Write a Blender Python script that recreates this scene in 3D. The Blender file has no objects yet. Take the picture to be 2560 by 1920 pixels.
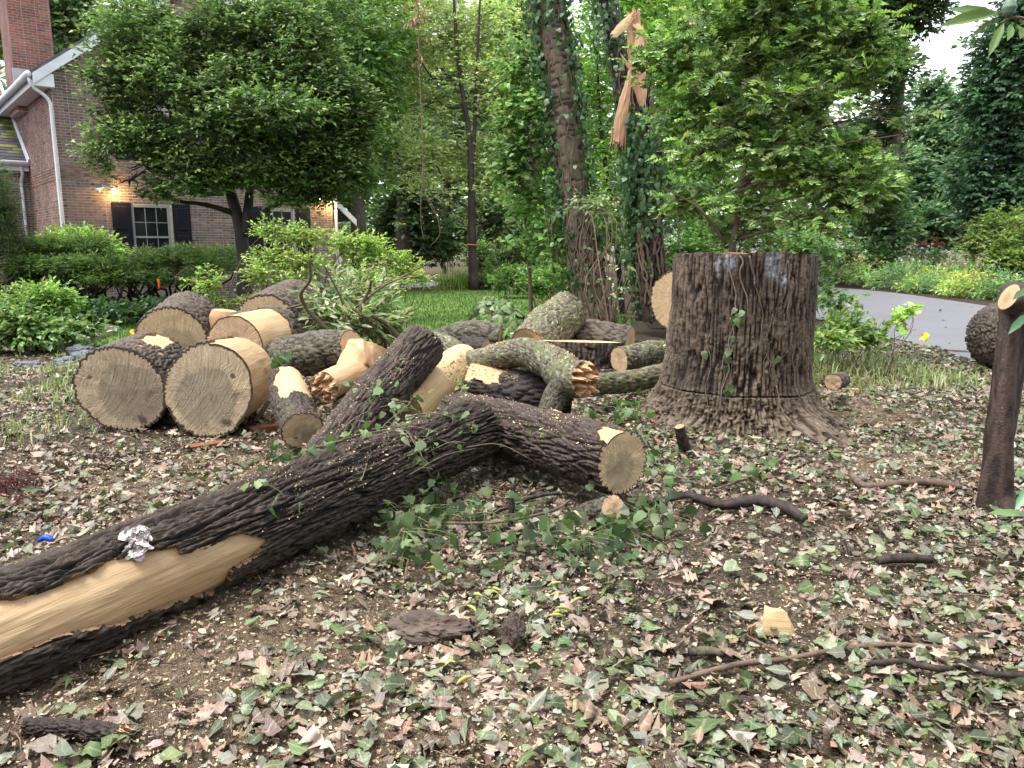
import bpy, math, random
import numpy as np
R = math.radians
sc = bpy.context.scene
# ---------------------------------------------------------------- camera, sky, sun, exposure
CAM_Z, PITCH, FPX = 1.5, R(9.97), 1934.0
cam_d = bpy.data.cameras.new('camera')
cam_d.sensor_width = 36.0
cam_d.lens = 36.0 * FPX / 2560.0
cam_d.clip_start = 0.05
cam_d.clip_end = 2000.0
cam = bpy.data.objects.new('camera', cam_d)
sc.collection.objects.link(cam)
cam.location = (0, 0, CAM_Z)
cam.rotation_euler = (R(90) - PITCH, 0, 0)
sc.camera = cam
SUN_EL, SUN_AZ = R(70), R(250)          # azimuth from +Y towards +X
world = bpy.data.worlds.new('World')
sc.world = world
world.use_nodes = True
wn = world.node_tree
wn.nodes.clear()
sky = wn.nodes.new('ShaderNodeTexSky')
sky.sky_type = 'NISHITA'
sky.sun_disc = False
sky.sun_elevation = SUN_EL
sky.sun_rotation = SUN_AZ
sky.air_density = 1.0
sky.dust_density = 2.0
sky.ozone_density = 1.0
hs = wn.nodes.new('ShaderNodeHueSaturation')
hs.inputs['Saturation'].default_value = 0.22       # overcast: the sky is a nearly white sheet of cloud
bg = wn.nodes.new('ShaderNodeBackground')
bg.inputs['Strength'].default_value = 0.15
wo = wn.nodes.new('ShaderNodeOutputWorld')
wn.links.new(sky.outputs[0], hs.inputs['Color'])
wn.links.new(hs.outputs[0], bg.inputs['Color'])
wn.links.new(bg.outputs[0], wo.inputs['Surface'])
sun_d = bpy.data.lights.new('sun', 'SUN')
sun_d.energy = 1.4
sun_d.angle = R(22)
sun_d.color = (1.0, 0.97, 0.92)
sun = bpy.data.objects.new('sun', sun_d)
sc.collection.objects.link(sun)
sun.rotation_euler = (R(90) - SUN_EL, 0, math.pi - SUN_AZ)
sc.view_settings.view_transform = 'Standard'
sc.view_settings.look = 'None'
sc.view_settings.exposure = 1.7
sc.view_settings.gamma = 1.0
sc.view_settings.use_curve_mapping = False
sc.render.engine = 'CYCLES'
sc.cycles.use_denoising = True
sc.cycles.max_bounces = 7
sc.cycles.diffuse_bounces = 4
sc.cycles.glossy_bounces = 2
sc.cycles.transmission_bounces = 4
sc.cycles.caustics_reflective = False
sc.cycles.caustics_refractive = False
# ---------------------------------------------------------------- helpers
col = sc.collection
rng = np.random.default_rng(7)
random.seed(7)
def ray(px, py):
    x = (px - 1280.0) / FPX; y = (960.0 - py) / FPX
    return np.array([x, math.cos(PITCH) + y * math.sin(PITCH), -math.sin(PITCH) + y * math.cos(PITCH)])
def at(px, py, Y):                       # the point at distance Y in front of the camera
    d = ray(px, py); t = Y / d[1]
    return np.array([d[0] * t, Y, CAM_Z + d[2] * t])
def H(px, py, z=0.0):                    # the point on the level z
    d = ray(px, py); t = (z - CAM_Z) / d[2]
    return np.array([d[0] * t, d[1] * t, z])
def nrm(v):
    v = np.asarray(v, float); return v / np.maximum(np.linalg.norm(v, axis=-1, keepdims=True), 1e-9)
def hash3(ix, iy, iz, s=0):
    h = (ix.astype(np.int64) * 374761393 + iy.astype(np.int64) * 668265263 + iz.astype(np.int64) * 2147483647 + s * 974634777) & 0xffffffff
    h = ((h ^ (h >> 13)) * 1274126177) & 0xffffffff
    h = ((h ^ (h >> 16)) * 2246822519) & 0xffffffff
    return ((h ^ (h >> 15)) & 0xffffff) / float(0xffffff)
def vnoise(p, s=0):                      # value noise in -1..1
    p = np.asarray(p, float); i = np.floor(p); f = p - i; f = f * f * (3 - 2 * f)
    i = i.astype(np.int64); o = 0
    for a in (0, 1):
        wa = f[..., 0] if a else 1 - f[..., 0]
        for b in (0, 1):
            wb = f[..., 1] if b else 1 - f[..., 1]
            for c in (0, 1):
                wc = f[..., 2] if c else 1 - f[..., 2]
                o = o + wa * wb * wc * hash3(i[..., 0] + a, i[..., 1] + b, i[..., 2] + c, s)
    return o * 2 - 1
def fbm(p, oct=3, s=0):
    p = np.asarray(p, float); o = 0; a = 1.0
    for k in range(oct):
        o = o + a * vnoise(p * 2 ** k, s + k); a *= 0.5
    return o
def worley(u, v, nu, s=0, jit=0.85):     # 2-D cells, wrapping every nu cells in u; returns F1, F2, id
    iu = np.floor(u).astype(np.int64); iv = np.floor(v).astype(np.int64)
    f1 = np.full(u.shape, 9.0); f2 = np.full(u.shape, 9.0); cid = np.zeros(u.shape)
    for a in (-1, 0, 1):
        for b in (-1, 0, 1):
            cu = iu + a; cv = iv + b; w = np.mod(cu, nu)
            px = cu + 0.5 + jit * (hash3(w, cv, w * 0, s) - 0.5); py = cv + 0.5 + jit * (hash3(w, cv, w * 0 + 1, s) - 0.5)
            d = np.sqrt((px - u) ** 2 + (py - v) ** 2); k = hash3(w, cv, w * 0 + 2, s)
            n = d < f1
            f2 = np.where(n, f1, np.minimum(f2, d)); cid = np.where(n, k, cid); f1 = np.where(n, d, f1)
    return f1, f2, cid
def sstep(a, b, x):
    t = np.clip((x - a) / (b - a), 0, 1); return t * t * (3 - 2 * t)
def mesh_np(name, V, F, smooth=True, attrs=None):
    """V (n,3); F: list of index arrays (m,3) or (m,4); attrs: {name: (n,) or (n,3)} on the points"""
    me = bpy.data.meshes.new(name)
    V = np.asarray(V, np.float32); F = [np.asarray(f, np.int32) for f in (F if isinstance(F, list) else [F]) if len(f)]
    me.vertices.add(len(V)); me.vertices.foreach_set('co', V.ravel())
    nl = sum(f.size for f in F); npoly = sum(len(f) for f in F)
    me.loops.add(nl); me.polygons.add(npoly)
    me.loops.foreach_set('vertex_index', np.concatenate([f.ravel() for f in F]))
    tot = np.concatenate([np.full(len(f), f.shape[1], np.int32) for f in F])
    st = np.concatenate([[0], np.cumsum(tot)[:-1]]).astype(np.int32)
    me.polygons.foreach_set('loop_start', st); me.polygons.foreach_set('loop_total', tot)
    me.polygons.foreach_set('use_smooth', np.full(npoly, bool(smooth)))
    for k, a in (attrs or {}).items():
        a = np.asarray(a, np.float32)
        if a.ndim == 1:
            at_ = me.attributes.new(k, 'FLOAT', 'POINT'); at_.data.foreach_set('value', a)
        else:
            c4 = np.ones((len(a), 4), np.float32); c4[:, :3] = a
            at_ = me.attributes.new(k, 'FLOAT_COLOR', 'POINT'); at_.data.foreach_set('color', c4.ravel())
    me.update(calc_edges=True); me.validate()
    return me
def link(name, me, mat=None, parent=None, **kw):
    o = bpy.data.objects.new(name, me); col.objects.link(o)
    if mat is not None and me is not None and not me.materials:
        for m in (mat if isinstance(mat, (list, tuple)) else [mat]): me.materials.append(m)
    if parent is not None: o.parent = parent
    for k, v in kw.items(): o[k] = v
    return o
def part(name, V, F, mat, parent=None, smooth=True, attrs=None, **kw):
    """a mesh given in world space; a child is moved into its parent's space"""
    V = np.asarray(V, float)
    if parent is not None:
        p = parent; off = np.zeros(3)
        while p is not None: off += np.array(p.location); p = p.parent
        V = V - off
    return link(name, mesh_np(name, V, F, smooth, attrs), mat, parent, **kw)
def thing(name, label, cat, loc=(0, 0, 0), group=None):
    o = bpy.data.objects.new(name, None); col.objects.link(o); o.location = [float(c) for c in loc]
    o.empty_display_size = 0.1
    o['label'] = label; o['category'] = cat
    if group: o['group'] = group
    return o
def tag(o, label, cat, group=None):
    o['label'] = label; o['category'] = cat
    if group: o['group'] = group
    return o
class MB:                                # collects pieces of one mesh
    def __init__(s): s.v = []; s.f3 = []; s.f4 = []; s.a = {}; s.n = 0
    def add(s, V, F, **attrs):
        V = np.asarray(V, float).reshape(-1, 3)
        for f in (F if isinstance(F, list) else [F]):
            f = np.asarray(f)
            if len(f): (s.f4 if f.shape[1] == 4 else s.f3).append(f + s.n)
        s.v.append(V); s.n += len(V)
        for k, a in attrs.items():
            a = np.asarray(a, float)
            if a.ndim <= 1 and k == 'col': a = np.tile(a, (len(V), 1))
            elif a.ndim == 0: a = np.full(len(V), float(a))
            s.a.setdefault(k, []).append(a)
        return s
    def F(s): return ([np.concatenate(s.f3)] if s.f3 else []) + ([np.concatenate(s.f4)] if s.f4 else [])
    def build(s, name, mat, parent=None, smooth=True, **kw):
        return part(name, np.concatenate(s.v), s.F(), mat, parent, smooth, {k: np.concatenate(a) for k, a in s.a.items()}, **kw)
BOXF = np.array([[0, 3, 2, 1], [4, 5, 6, 7], [0, 1, 5, 4], [1, 2, 6, 5], [2, 3, 7, 6], [3, 0, 4, 7]])
def boxv(x0, x1, y0, y1, z0, z1):
    return np.array([[x0, y0, z0], [x1, y0, z0], [x1, y1, z0], [x0, y1, z0], [x0, y0, z1], [x1, y0, z1], [x1, y1, z1], [x0, y1, z1]], float)
def resample(P, n, rad=None):            # smooth path through the points
    P = np.asarray(P, float); k = len(P)
    t = np.concatenate([[0], np.cumsum(np.linalg.norm(np.diff(P, axis=0), axis=1))])
    u = np.linspace(0, t[-1], n)
    if k == 2: Q = np.stack([np.interp(u, t, P[:, c]) for c in range(3)], 1)
    else:
        m = np.gradient(P, t, axis=0); j = np.clip(np.searchsorted(t, u, 'right') - 1, 0, k - 2)
        h = (t[j + 1] - t[j])[:, None]; x = ((u - t[j])[:, None]) / h
        Q = (2*x**3-3*x**2+1)*P[j] + (x**3-2*x**2+x)*h*m[j] + (-2*x**3+3*x**2)*P[j+1] + (x**3-x**2)*h*m[j+1]
    r = None if rad is None else np.interp(u, t if len(rad) == k else np.linspace(0, t[-1], len(rad)), rad)
    return Q, u, r
def frames_along(Q):
    T = nrm(np.gradient(Q, axis=0)); A = np.zeros_like(T); B = np.zeros_like(T)
    a = np.cross(T[0], [0, 0, 1.0]); a = a if np.linalg.norm(a) > 0.2 else np.cross(T[0], [1.0, 0, 0]); a = nrm(a)
    for i in range(len(Q)):
        a = nrm(a - T[i] * a.dot(T[i])); A[i] = a; B[i] = np.cross(T[i], a)
    return T, A, B
def gridF(nr, ns, wrap=True):
    i = np.arange(nr - 1)[:, None]; j = np.arange(ns if wrap else ns - 1)[None, :]; k = (j + 1) % ns
    return np.stack([i * ns + j, i * ns + k, (i + 1) * ns + k, (i + 1) * ns + j], -1).reshape(-1, 4)
def tube(P, rad, ns=6, n=None, lump=0.0, s=0):
    """a plain tapering tube; returns V, [quads, end triangles]"""
    Q, u, r = resample(P, n or max(3, len(P) * 3), rad)
    T, A, B = frames_along(Q); th = np.linspace(0, 2 * math.pi, ns, endpoint=False)
    rr = r[:, None] * np.ones(ns)
    if lump: rr = rr * (1 + lump * vnoise(np.stack([np.cos(th)[None] * 1.5 + 0 * rr, np.sin(th)[None] * 1.5 + 0 * rr, (u / max(r.mean(), 1e-3) * 0.35)[:, None] + 0 * rr], -1), s))
    V = Q[:, None] + rr[..., None] * (np.cos(th)[None, :, None] * A[:, None] + np.sin(th)[None, :, None] * B[:, None])
    V = np.concatenate([V.reshape(-1, 3), Q[:1], Q[-1:]]); m = len(Q) * ns; j = np.arange(ns); k = (j + 1) % ns
    tri = np.concatenate([np.stack([np.full(ns, m), k, j], 1), np.stack([np.full(ns, m + 1), m - ns + j, m - ns + k], 1)])
    return V, [gridF(len(Q), ns), tri]
# ---- leaves
def leaf_t(rows, fold=0.25, droop=0.2, wave=0.0, seed=0):
    """rows: (mid y, side x, side y); unit length leaf along +Y, upper face +Z. Short outlines fold along the midrib, long lobed ones are a strip"""
    g = random.Random(seed); n = len(rows)
    def z(x, y): return abs(x) * fold * (1 + .3 * g.uniform(-1, 1)) - droop * y * y + wave * g.uniform(-1, 1)
    if n <= 4 and rows[0][1] < .05:
        ins = rows[1:-1]; V = [(0, rows[0][0], 0)] + [(x, y, z(x, y)) for _, x, y in ins] + [(0, rows[-1][0], -droop)] + [(-x, y, z(x, y)) for _, x, y in reversed(ins)]
        k = len(ins); t = k + 1
        if k == 1: F = [(0, 1, 2), (0, 2, 3)]
        else: F = [(0, 1, 2, 3), (0, 3, 4, 5)]
        return np.array(V, float), np.array(F)
    V = []; tw = g.uniform(-.25, .25)
    for my, sx, sy in rows:
        for s in (-1, 1): V.append((s * sx, sy, z(sx, sy) + s * sx * tw * (1 + sy)))
    F = [(2 * i, 2 * i + 1, 2 * i + 3, 2 * i + 2) for i in range(n - 1)]
    return np.array(V, float), np.array(F)
OVATE = [(0, .01, 0), (.3, .2, .3), (.65, .2, .62), (1, .01, 1)]
SLIM = [(0, .01, 0), (.35, .12, .35), (.7, .11, .7), (1, .01, 1)]
ROUND = [(0, .02, 0), (.25, .34, .2), (.6, .36, .58), (1, .02, 1)]
IVY = [(0, .03, -.02), (.06, .24, -.1), (.14, .41, .12), (.3, .31, .27), (.42, .34, .5), (.65, .17, .68), (1, .01, 1)]
CHIP = [(0, .2, .05), (1, .24, .93)]
OAK = [(0, .015, 0), (.16, .03, .14), (.2, .24, .3), (.32, .07, .34), (.4, .38, .56), (.5, .08, .5), (.6, .34, .78), (.72, .08, .72), (.82, .17, .92), (1, .01, 1)]
MAPLE = [(0, .03, 0), (.05, .34, -.08), (.12, .22, .1), (.2, .52, .34), (.36, .2, .36), (.42, .36, .66), (.6, .1, .6), (.75, .14, .8), (1, .01, 1)]
PIECE = [(0, .22, .05), (.5, .36, .42), (1, .2, .93)]
QUADL = [(0, .02, 0), (.45, .3, .45), (1, .02, 1)]
def tset(rows, k=5, fold=(.1, .4), droop=(.0, .35), wave=.04, seed=0):
    g = random.Random(seed); o = [leaf_t(rows, g.uniform(*fold), g.uniform(*droop), wave, seed + i) for i in range(k)]
    return np.stack([a for a, b in o]), o[0][1]
def frame_dn(d, n):                      # rotation with +Y along d and +Z near n
    y = nrm(d); x = nrm(np.cross(y, n)); z = np.cross(x, y)
    return np.stack([x, y, z], -1)
def scatter(mb, ts, pos, rot, size, colr, g=None, attr='col', veins=False):
    """adds one leaf per row of pos to the MB"""
    T, F = ts; g = g or rng; n = len(pos); k = g.integers(0, len(T), n); nv = T.shape[1]
    size = np.asarray(size, float)
    L = T[k] * (size[:, None, None] if size.ndim == 1 else size[:, None, :])
    V = np.einsum('nij,nvj->nvi', rot, L) + np.asarray(pos)[:, None]
    Fa = (F[None] + (np.arange(n) * nv)[:, None, None]).reshape(-1, F.shape[1])
    ex = {'lx': T[k][:, :, 0].reshape(-1), 'ly': T[k][:, :, 1].reshape(-1)} if veins else {}
    mb.add(V.reshape(-1, 3), Fa, **{attr: np.repeat(np.clip(colr, 0, 1), nv, axis=0)}, **ex)
def rand_dir(n, g=None):
    g = g or rng; return nrm(g.normal(size=(n, 3)))
def pal(cols, n, w=None, var=0.18, g=None):
    """n colours drawn from a palette, each a little lighter or darker"""
    g = g or rng; c = np.asarray(cols, float); w = None if w is None else np.asarray(w, float) / np.sum(w)
    o = c[g.choice(len(c), n, p=w)]
    return o * (1 + var * g.normal(size=(n, 1))).clip(.4, 1.8) * (1 + 0.06 * g.normal(size=(n, 3)))
# ---------------------------------------------------------------- materials
def newmat(name):
    m = bpy.data.materials.new(name); m.use_nodes = True; nt = m.node_tree; nt.nodes.clear()
    return m, nt
def ND(nt, typ, props=None, **ins):
    n = nt.nodes.new('ShaderNode' + typ)
    for k, v in (props or {}).items(): setattr(n, k, v)
    for k, v in ins.items():
        key = k.replace('_', ' ')
        s = n.inputs[int(k[1:])] if (k[0] == 'i' and k[1:].isdigit()) else n.inputs[key]
        if isinstance(v, bpy.types.NodeSocket): nt.links.new(v, s)
        else: s.default_value = v if not (isinstance(v, tuple) and len(v) == 3 and s.type == 'RGBA') else (*v, 1)
    return n
def MA(nt, op, a, b=0.0, c=None):
    n = ND(nt, 'Math', {'operation': op}, i0=a, i1=b)
    if c is not None:
        if isinstance(c, bpy.types.NodeSocket): nt.links.new(c, n.inputs[2])
        else: n.inputs[2].default_value = c
    return n.outputs[0]
def MIX(nt, f, a, b, mode='MIX'):
    n = nt.nodes.new('ShaderNodeMix'); n.data_type = 'RGBA'; n.blend_type = mode; n.clamp_factor = True
    for s, v in ((n.inputs[0], f), (n.inputs[6], a), (n.inputs[7], b)):
        if isinstance(v, bpy.types.NodeSocket): nt.links.new(v, s)
        else: s.default_value = (*v, 1) if isinstance(v, tuple) and len(v) == 3 else v
    return n.outputs[2]
def NOI(nt, vec, scale, detail=3.0, rough=0.55, dist=0.0):
    return ND(nt, 'TexNoise', None, Vector=vec, Scale=scale, Detail=detail, Roughness=rough, Distortion=dist).outputs[0]
def RAMP(nt, f, lo, hi, a=0.0, b=1.0):
    return ND(nt, 'MapRange', {'interpolation_type': 'SMOOTHSTEP'}, Value=f, From_Min=lo, From_Max=hi, To_Min=a, To_Max=b).outputs[0]
def ATT(nt, name): return ND(nt, 'Attribute', {'attribute_name': name})
def FIN(nt, color, rough=0.8, bump=None, bstr=0.4, bdist=0.01, spec=0.3, extra=None, **kw):
    p = ND(nt, 'BsdfPrincipled', None, Base_Color=color, Roughness=rough, **kw)
    p.inputs['Specular IOR Level'].default_value = spec
    if bump is not None:
        b = ND(nt, 'Bump', None, Height=bump, Strength=bstr, Distance=bdist); nt.links.new(b.outputs[0], p.inputs['Normal'])
    o = nt.nodes.new('ShaderNodeOutputMaterial'); nt.links.new(p.outputs[0], o.inputs[0])
    return p
def POS(nt): return ND(nt, 'TexCoord').outputs['Object']
def m_plain(name, c, rough=0.7, var=0.15, scale=6.0, bstr=0.2, spec=0.3, metal=0.0):
    m, nt = newmat(name); v = POS(nt); n = NOI(nt, v, scale, 4)
    f = RAMP(nt, n, .3, .7, 1 - var, 1 + var)
    cc = MIX(nt, 1.0, c, ND(nt, 'CombineColor', None, Red=f, Green=f, Blue=f).outputs[0], 'MULTIPLY')
    FIN(nt, cc, rough, NOI(nt, v, scale * 8, 3), bstr, 0.004, spec, Metallic=metal); return m
def m_leaf(name, rough=0.45, trans=0.35, spec=0.35, tint=(1.15, 1.2, .8), veins=False):
    m, nt = newmat(name); a = ATT(nt, 'col').outputs['Color']
    n = NOI(nt, POS(nt), 3.0, 2); f = RAMP(nt, n, .3, .7, .86, 1.14)
    c = MIX(nt, 1.0, a, ND(nt, 'CombineColor', None, Red=f, Green=f, Blue=f).outputs[0], 'MULTIPLY')
    if veins:
        ax = MA(nt, 'ABSOLUTE', ATT(nt, 'lx').outputs['Fac']); ly = ATT(nt, 'ly').outputs['Fac']
        sv = MA(nt, 'SINE', MA(nt, 'SUBTRACT', MA(nt, 'MULTIPLY', ly, 46.0), MA(nt, 'MULTIPLY', ax, 40.0)))
        k = MA(nt, 'MAXIMUM', RAMP(nt, ax, .045, .0, 0, .5), RAMP(nt, sv, .8, 1.0, 0, .22))
        mo = NOI(nt, POS(nt), 75.0, 4, .65); mo2 = NOI(nt, POS(nt), 16.0, 2)
        c = MIX(nt, RAMP(nt, MA(nt, 'ADD', mo, MA(nt, 'MULTIPLY_ADD', mo2, .5, -.25)), .5, .72, 0, .5), c, (.16, .1, .065))
        c = MIX(nt, RAMP(nt, mo, .3, .46, .35, 0), c, (.42, .36, .26))
        c = MIX(nt, k, c, (.45, .42, .28))
    p = ND(nt, 'BsdfPrincipled', None, Base_Color=c, Roughness=rough); p.inputs['Specular IOR Level'].default_value = spec
    if veins:
        b = ND(nt, 'Bump', None, Height=mo, Strength=.5, Distance=.004); nt.links.new(b.outputs[0], p.inputs['Normal'])
    o = nt.nodes.new('ShaderNodeOutputMaterial')
    if trans:
        t = ND(nt, 'BsdfTranslucent', None, Color=MIX(nt, 1.0, c, tint, 'MULTIPLY'))
        x = ND(nt, 'MixShader', None, i0=trans, i1=p.outputs[0], i2=t.outputs[0]); nt.links.new(x.outputs[0], o.inputs[0])
    else: nt.links.new(p.outputs[0], o.inputs[0])
    return m
def m_bark(name, ridge, furrow, lichen=0.0, lcol=(.3, .34, .24), moss=0.0, mcol=(.07, .1, .03), wet=0.0, fine=60.0, patch=None):
    """bh: height of the bark, 0 in a furrow, 1 on a ridge"""
    m, nt = newmat(name); v = POS(nt); h = ATT(nt, 'bh').outputs['Fac']
    n1 = NOI(nt, v, 5.0, 4); n2 = NOI(nt, v, fine, 4, .65); n3 = NOI(nt, v, 14.0, 3)
    f = MA(nt, 'ADD', h, MA(nt, 'MULTIPLY_ADD', n2, 0.9, -0.45))
    c = MIX(nt, RAMP(nt, f, .1, .9), furrow, ridge)
    g = MA(nt, 'MULTIPLY_ADD', n1, 1.1, 0.45)
    c = MIX(nt, 1.0, c, ND(nt, 'CombineColor', None, Red=g, Green=g, Blue=g).outputs[0], 'MULTIPLY')
    if moss:
        k = RAMP(nt, MA(nt, 'ADD', n3, MA(nt, 'MULTIPLY', n1, .5)), 1.0 - moss, 1.15 - moss)
        c = MIX(nt, MA(nt, 'MULTIPLY', k, .85), c, mcol)
    if lichen:
        n4 = NOI(nt, v, 22.0, 5, .7)
        k = MA(nt, 'MULTIPLY', RAMP(nt, n4, .66 - .3 * lichen, .74 - .3 * lichen), RAMP(nt, h, .2, .6))
        c = MIX(nt, MA(nt, 'MULTIPLY', k, .8), c, lcol)
    if patch:
        k = ATT(nt, 'paint').outputs['Fac']; n5 = NOI(nt, v, 30.0, 4)
        c = MIX(nt, MA(nt, 'MULTIPLY', k, RAMP(nt, n5, .3, .62)), c, patch)
    FIN(nt, c, .78 - .4 * wet, MA(nt, 'ADD', n2, NOI(nt, v, fine * 3, 3)), .7, .006, .3); return m
def m_endgrain(name, sap, heart, edge, hr=0.62, rings=34.0, pith=(.05, -.05), saw=1.0, dark=0.5, seed=0.0, rough=.75):
    """fc: position on the cut face in units of its radius"""
    m, nt = newmat(name); fc = ATT(nt, 'fc').outputs['Vector']
    off = ND(nt, 'VectorMath', {'operation': 'SUBTRACT'}, i0=fc, i1=(pith[0], pith[1], 0)).outputs[0]
    w = ND(nt, 'TexNoise', None, Vector=ND(nt, 'VectorMath', {'operation': 'ADD'}, i0=fc, i1=(seed, seed * .7, seed)).outputs[0], Scale=1.6, Detail=2.0)
    ws = ND(nt, 'VectorMath', {'operation': 'SCALE'}, i0=ND(nt, 'VectorMath', {'operation': 'SUBTRACT'}, i0=w.outputs[1], i1=(.5, .5, .5)).outputs[0], Scale=.46).outputs[0]
    q = ND(nt, 'VectorMath', {'operation': 'ADD'}, i0=off, i1=ws).outputs[0]
    sep = ND(nt, 'SeparateXYZ', None, Vector=q); x, y = sep.outputs[0], sep.outputs[1]
    r = MA(nt, 'SQRT', MA(nt, 'ADD', MA(nt, 'MULTIPLY', x, x), MA(nt, 'MULTIPLY', y, y)))
    sr = ND(nt, 'SeparateXYZ', None, Vector=fc)
    r0 = MA(nt, 'SQRT', MA(nt, 'ADD', MA(nt, 'MULTIPLY', sr.outputs[0], sr.outputs[0]), MA(nt, 'MULTIPLY', sr.outputs[1], sr.outputs[1])))
    ring = MA(nt, 'SINE', MA(nt, 'MULTIPLY', r, rings * 2.2))
    ring2 = NOI(nt, ND(nt, 'CombineXYZ', None, X=MA(nt, 'MULTIPLY', r, rings * .5), Y=seed, Z=0.0).outputs[0], 1.0, 3)
    ang = MA(nt, 'ARCTAN2', y, x)
    rays = NOI(nt, ND(nt, 'CombineXYZ', None, X=MA(nt, 'MULTIPLY', ang, 15.0), Y=MA(nt, 'MULTIPLY', r, 1.5), Z=seed).outputs[0], 1.6, 4, .6)
    # chainsaw marks sweep in shallow arcs across the face
    arc = MA(nt, 'ADD', MA(nt, 'MULTIPLY', sr.outputs[0], 1.0), MA(nt, 'MULTIPLY', MA(nt, 'MULTIPLY', sr.outputs[1], sr.outputs[1]), .35))
    arc = MA(nt, 'ADD', arc, MA(nt, 'MULTIPLY', sr.outputs[1], -.55))
    sw = NOI(nt, ND(nt, 'CombineXYZ', None, X=MA(nt, 'MULTIPLY', arc, 26.0), Y=MA(nt, 'MULTIPLY', sr.outputs[1], 1.2), Z=seed).outputs[0], 1.0, 4, .6)
    hm = RAMP(nt, MA(nt, 'ADD', r, MA(nt, 'MULTIPLY_ADD', w.outputs[0], .44, -.22)), hr - .04, hr + .06)
    c = MIX(nt, hm, heart, sap)
    k = MA(nt, 'ADD', MA(nt, 'MULTIPLY', ring, .045), MA(nt, 'MULTIPLY_ADD', ring2, .4, .78))
    k = MA(nt, 'ADD', k, MA(nt, 'MULTIPLY_ADD', rays, .9, -.45)); k = MA(nt, 'ADD', k, MA(nt, 'MULTIPLY_ADD', sw, 1.1 * saw, -.55 * saw))
    c = MIX(nt, 1.0, c, ND(nt, 'CombineColor', None, Red=k, Green=k, Blue=k).outputs[0], 'MULTIPLY')
    st = MA(nt, 'MULTIPLY', RAMP(nt, NOI(nt, fc, 2.3, 3), .55, .75), dark)
    c = MIX(nt, st, c, tuple(.42 * a for a in heart))
    cr = NOI(nt, ND(nt, 'CombineXYZ', None, X=MA(nt, 'MULTIPLY', ang, 7.0), Y=MA(nt, 'MULTIPLY', r, .6), Z=seed + 9.0).outputs[0], 1.9, 2, .5)
    c = MIX(nt, RAMP(nt, MA(nt, 'ABSOLUTE', MA(nt, 'SUBTRACT', cr, .5)), .012, .004, 0, .45), c, tuple(.35 * a for a in heart))
    for (kx, ky, kr) in ((.1 + .3 * math.sin(seed), -.72, .09), (.62 * math.cos(seed * 3), .3, .05)):
        d = ND(nt, 'VectorMath', {'operation': 'DISTANCE'}, i0=ND(nt, 'VectorMath', {'operation': 'ADD'}, i0=fc, i1=ws).outputs[0], i1=(kx, ky, 0)).outputs['Value']
        if dark > .45: c = MIX(nt, RAMP(nt, d, kr * 1.7, kr * .7, 0, .85), c, (.07, .055, .045))
    c = MIX(nt, RAMP(nt, MA(nt, 'ADD', r0, MA(nt, 'MULTIPLY_ADD', NOI(nt, fc, 9.0, 3), .06, -.03)), .93, .965), c, edge)
    FIN(nt, c, rough, MA(nt, 'ADD', MA(nt, 'MULTIPLY', sw, saw), MA(nt, 'MULTIPLY', rays, .7)), .9, .012, .25); return m
def m_wood(name, c1, c2, rough=.55, along=(1, 1, 12), sawd=0.0):
    """bare wood under the bark: long smooth grain"""
    m, nt = newmat(name); v = ATT(nt, 'lg').outputs['Vector']   # lg: (around, along, 0)
    mp = ND(nt, 'Mapping', None, Vector=v, Scale=(14.0, 1.2, 1.0)).outputs[0]
    n = NOI(nt, mp, 3.0, 5, .55, .6); n2 = NOI(nt, v, 2.2, 3); n3 = NOI(nt, POS(nt), 55.0, 2)
    c = MIX(nt, RAMP(nt, MA(nt, 'ADD', MA(nt, 'MULTIPLY', n, .6), MA(nt, 'MULTIPLY', n2, .4)), .35, .66), c1, c2)
    c = MIX(nt, RAMP(nt, n3, .71, .76, 0, .75), c, (.2, .11, .05))
    c = MIX(nt, RAMP(nt, NOI(nt, v, 5.0, 4, .7), .6, .75, 0, .2), c, tuple(.55 * a for a in c1))
    FIN(nt, c, rough, MA(nt, 'ADD', n, MA(nt, 'MULTIPLY', n2, 2.0)), .5, .012, .35); return m
M = {}
M['bark_stump'] = m_bark('bark_stump', (.175, .13, .092), (.026, .018, .014), lichen=.12, lcol=(.24, .21, .16), moss=.1, mcol=(.075, .075, .035), patch=(.33, .34, .37), wet=.1)
M['bark_log'] = m_bark('bark_log', (0.067, 0.046, 0.037), (0.020, 0.014, 0.011), moss=.16, wet=.5)
M['bark_fore'] = m_bark('bark_fore', (0.059, 0.043, 0.033), (0.014, 0.011, 0.008), moss=.14, mcol=(.05, .06, .02), wet=.4)
M['bark_round'] = m_bark('bark_round', (0.120, 0.094, 0.075), (0.038, 0.027, 0.021), lichen=.1, wet=.1)
M['bark_lichen'] = m_bark('bark_lichen', (0.153, 0.132, 0.093), (0.051, 0.039, 0.029), lichen=.45, lcol=(.28, .3, .21), moss=.3, mcol=(.12, .135, .055), fine=45)
M['bark_moss'] = m_bark('bark_moss', (.115, .1, .075), (.032, .026, .02), lichen=.3, lcol=(.2, .215, .15), moss=.2, mcol=(.085, .1, .04))
M['bark_dark'] = m_bark('bark_dark', (0.053, 0.039, 0.034), (0.017, 0.012, 0.011), wet=.4)
M['bark_cherry'] = m_bark('bark_cherry', (0.160, 0.116, 0.088), (0.044, 0.030, 0.024), lichen=.12, wet=.15)
M['bark_twig'] = m_bark('bark_twig', (.17, .12, .085), (.09, .062, .045), lichen=.05)
M['bark_grey'] = m_bark('bark_grey', (0.104, 0.092, 0.076), (0.048, 0.040, 0.032), lichen=.25)
SAP = (.60, .43, .25)
M['face_a'] = m_endgrain('face_a', (0.54, 0.42, 0.285), (0.36, 0.295, 0.205), (.075, .05, .035), .66, 30, (.2, -.08), 1.1, .6, 1.0)
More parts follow.
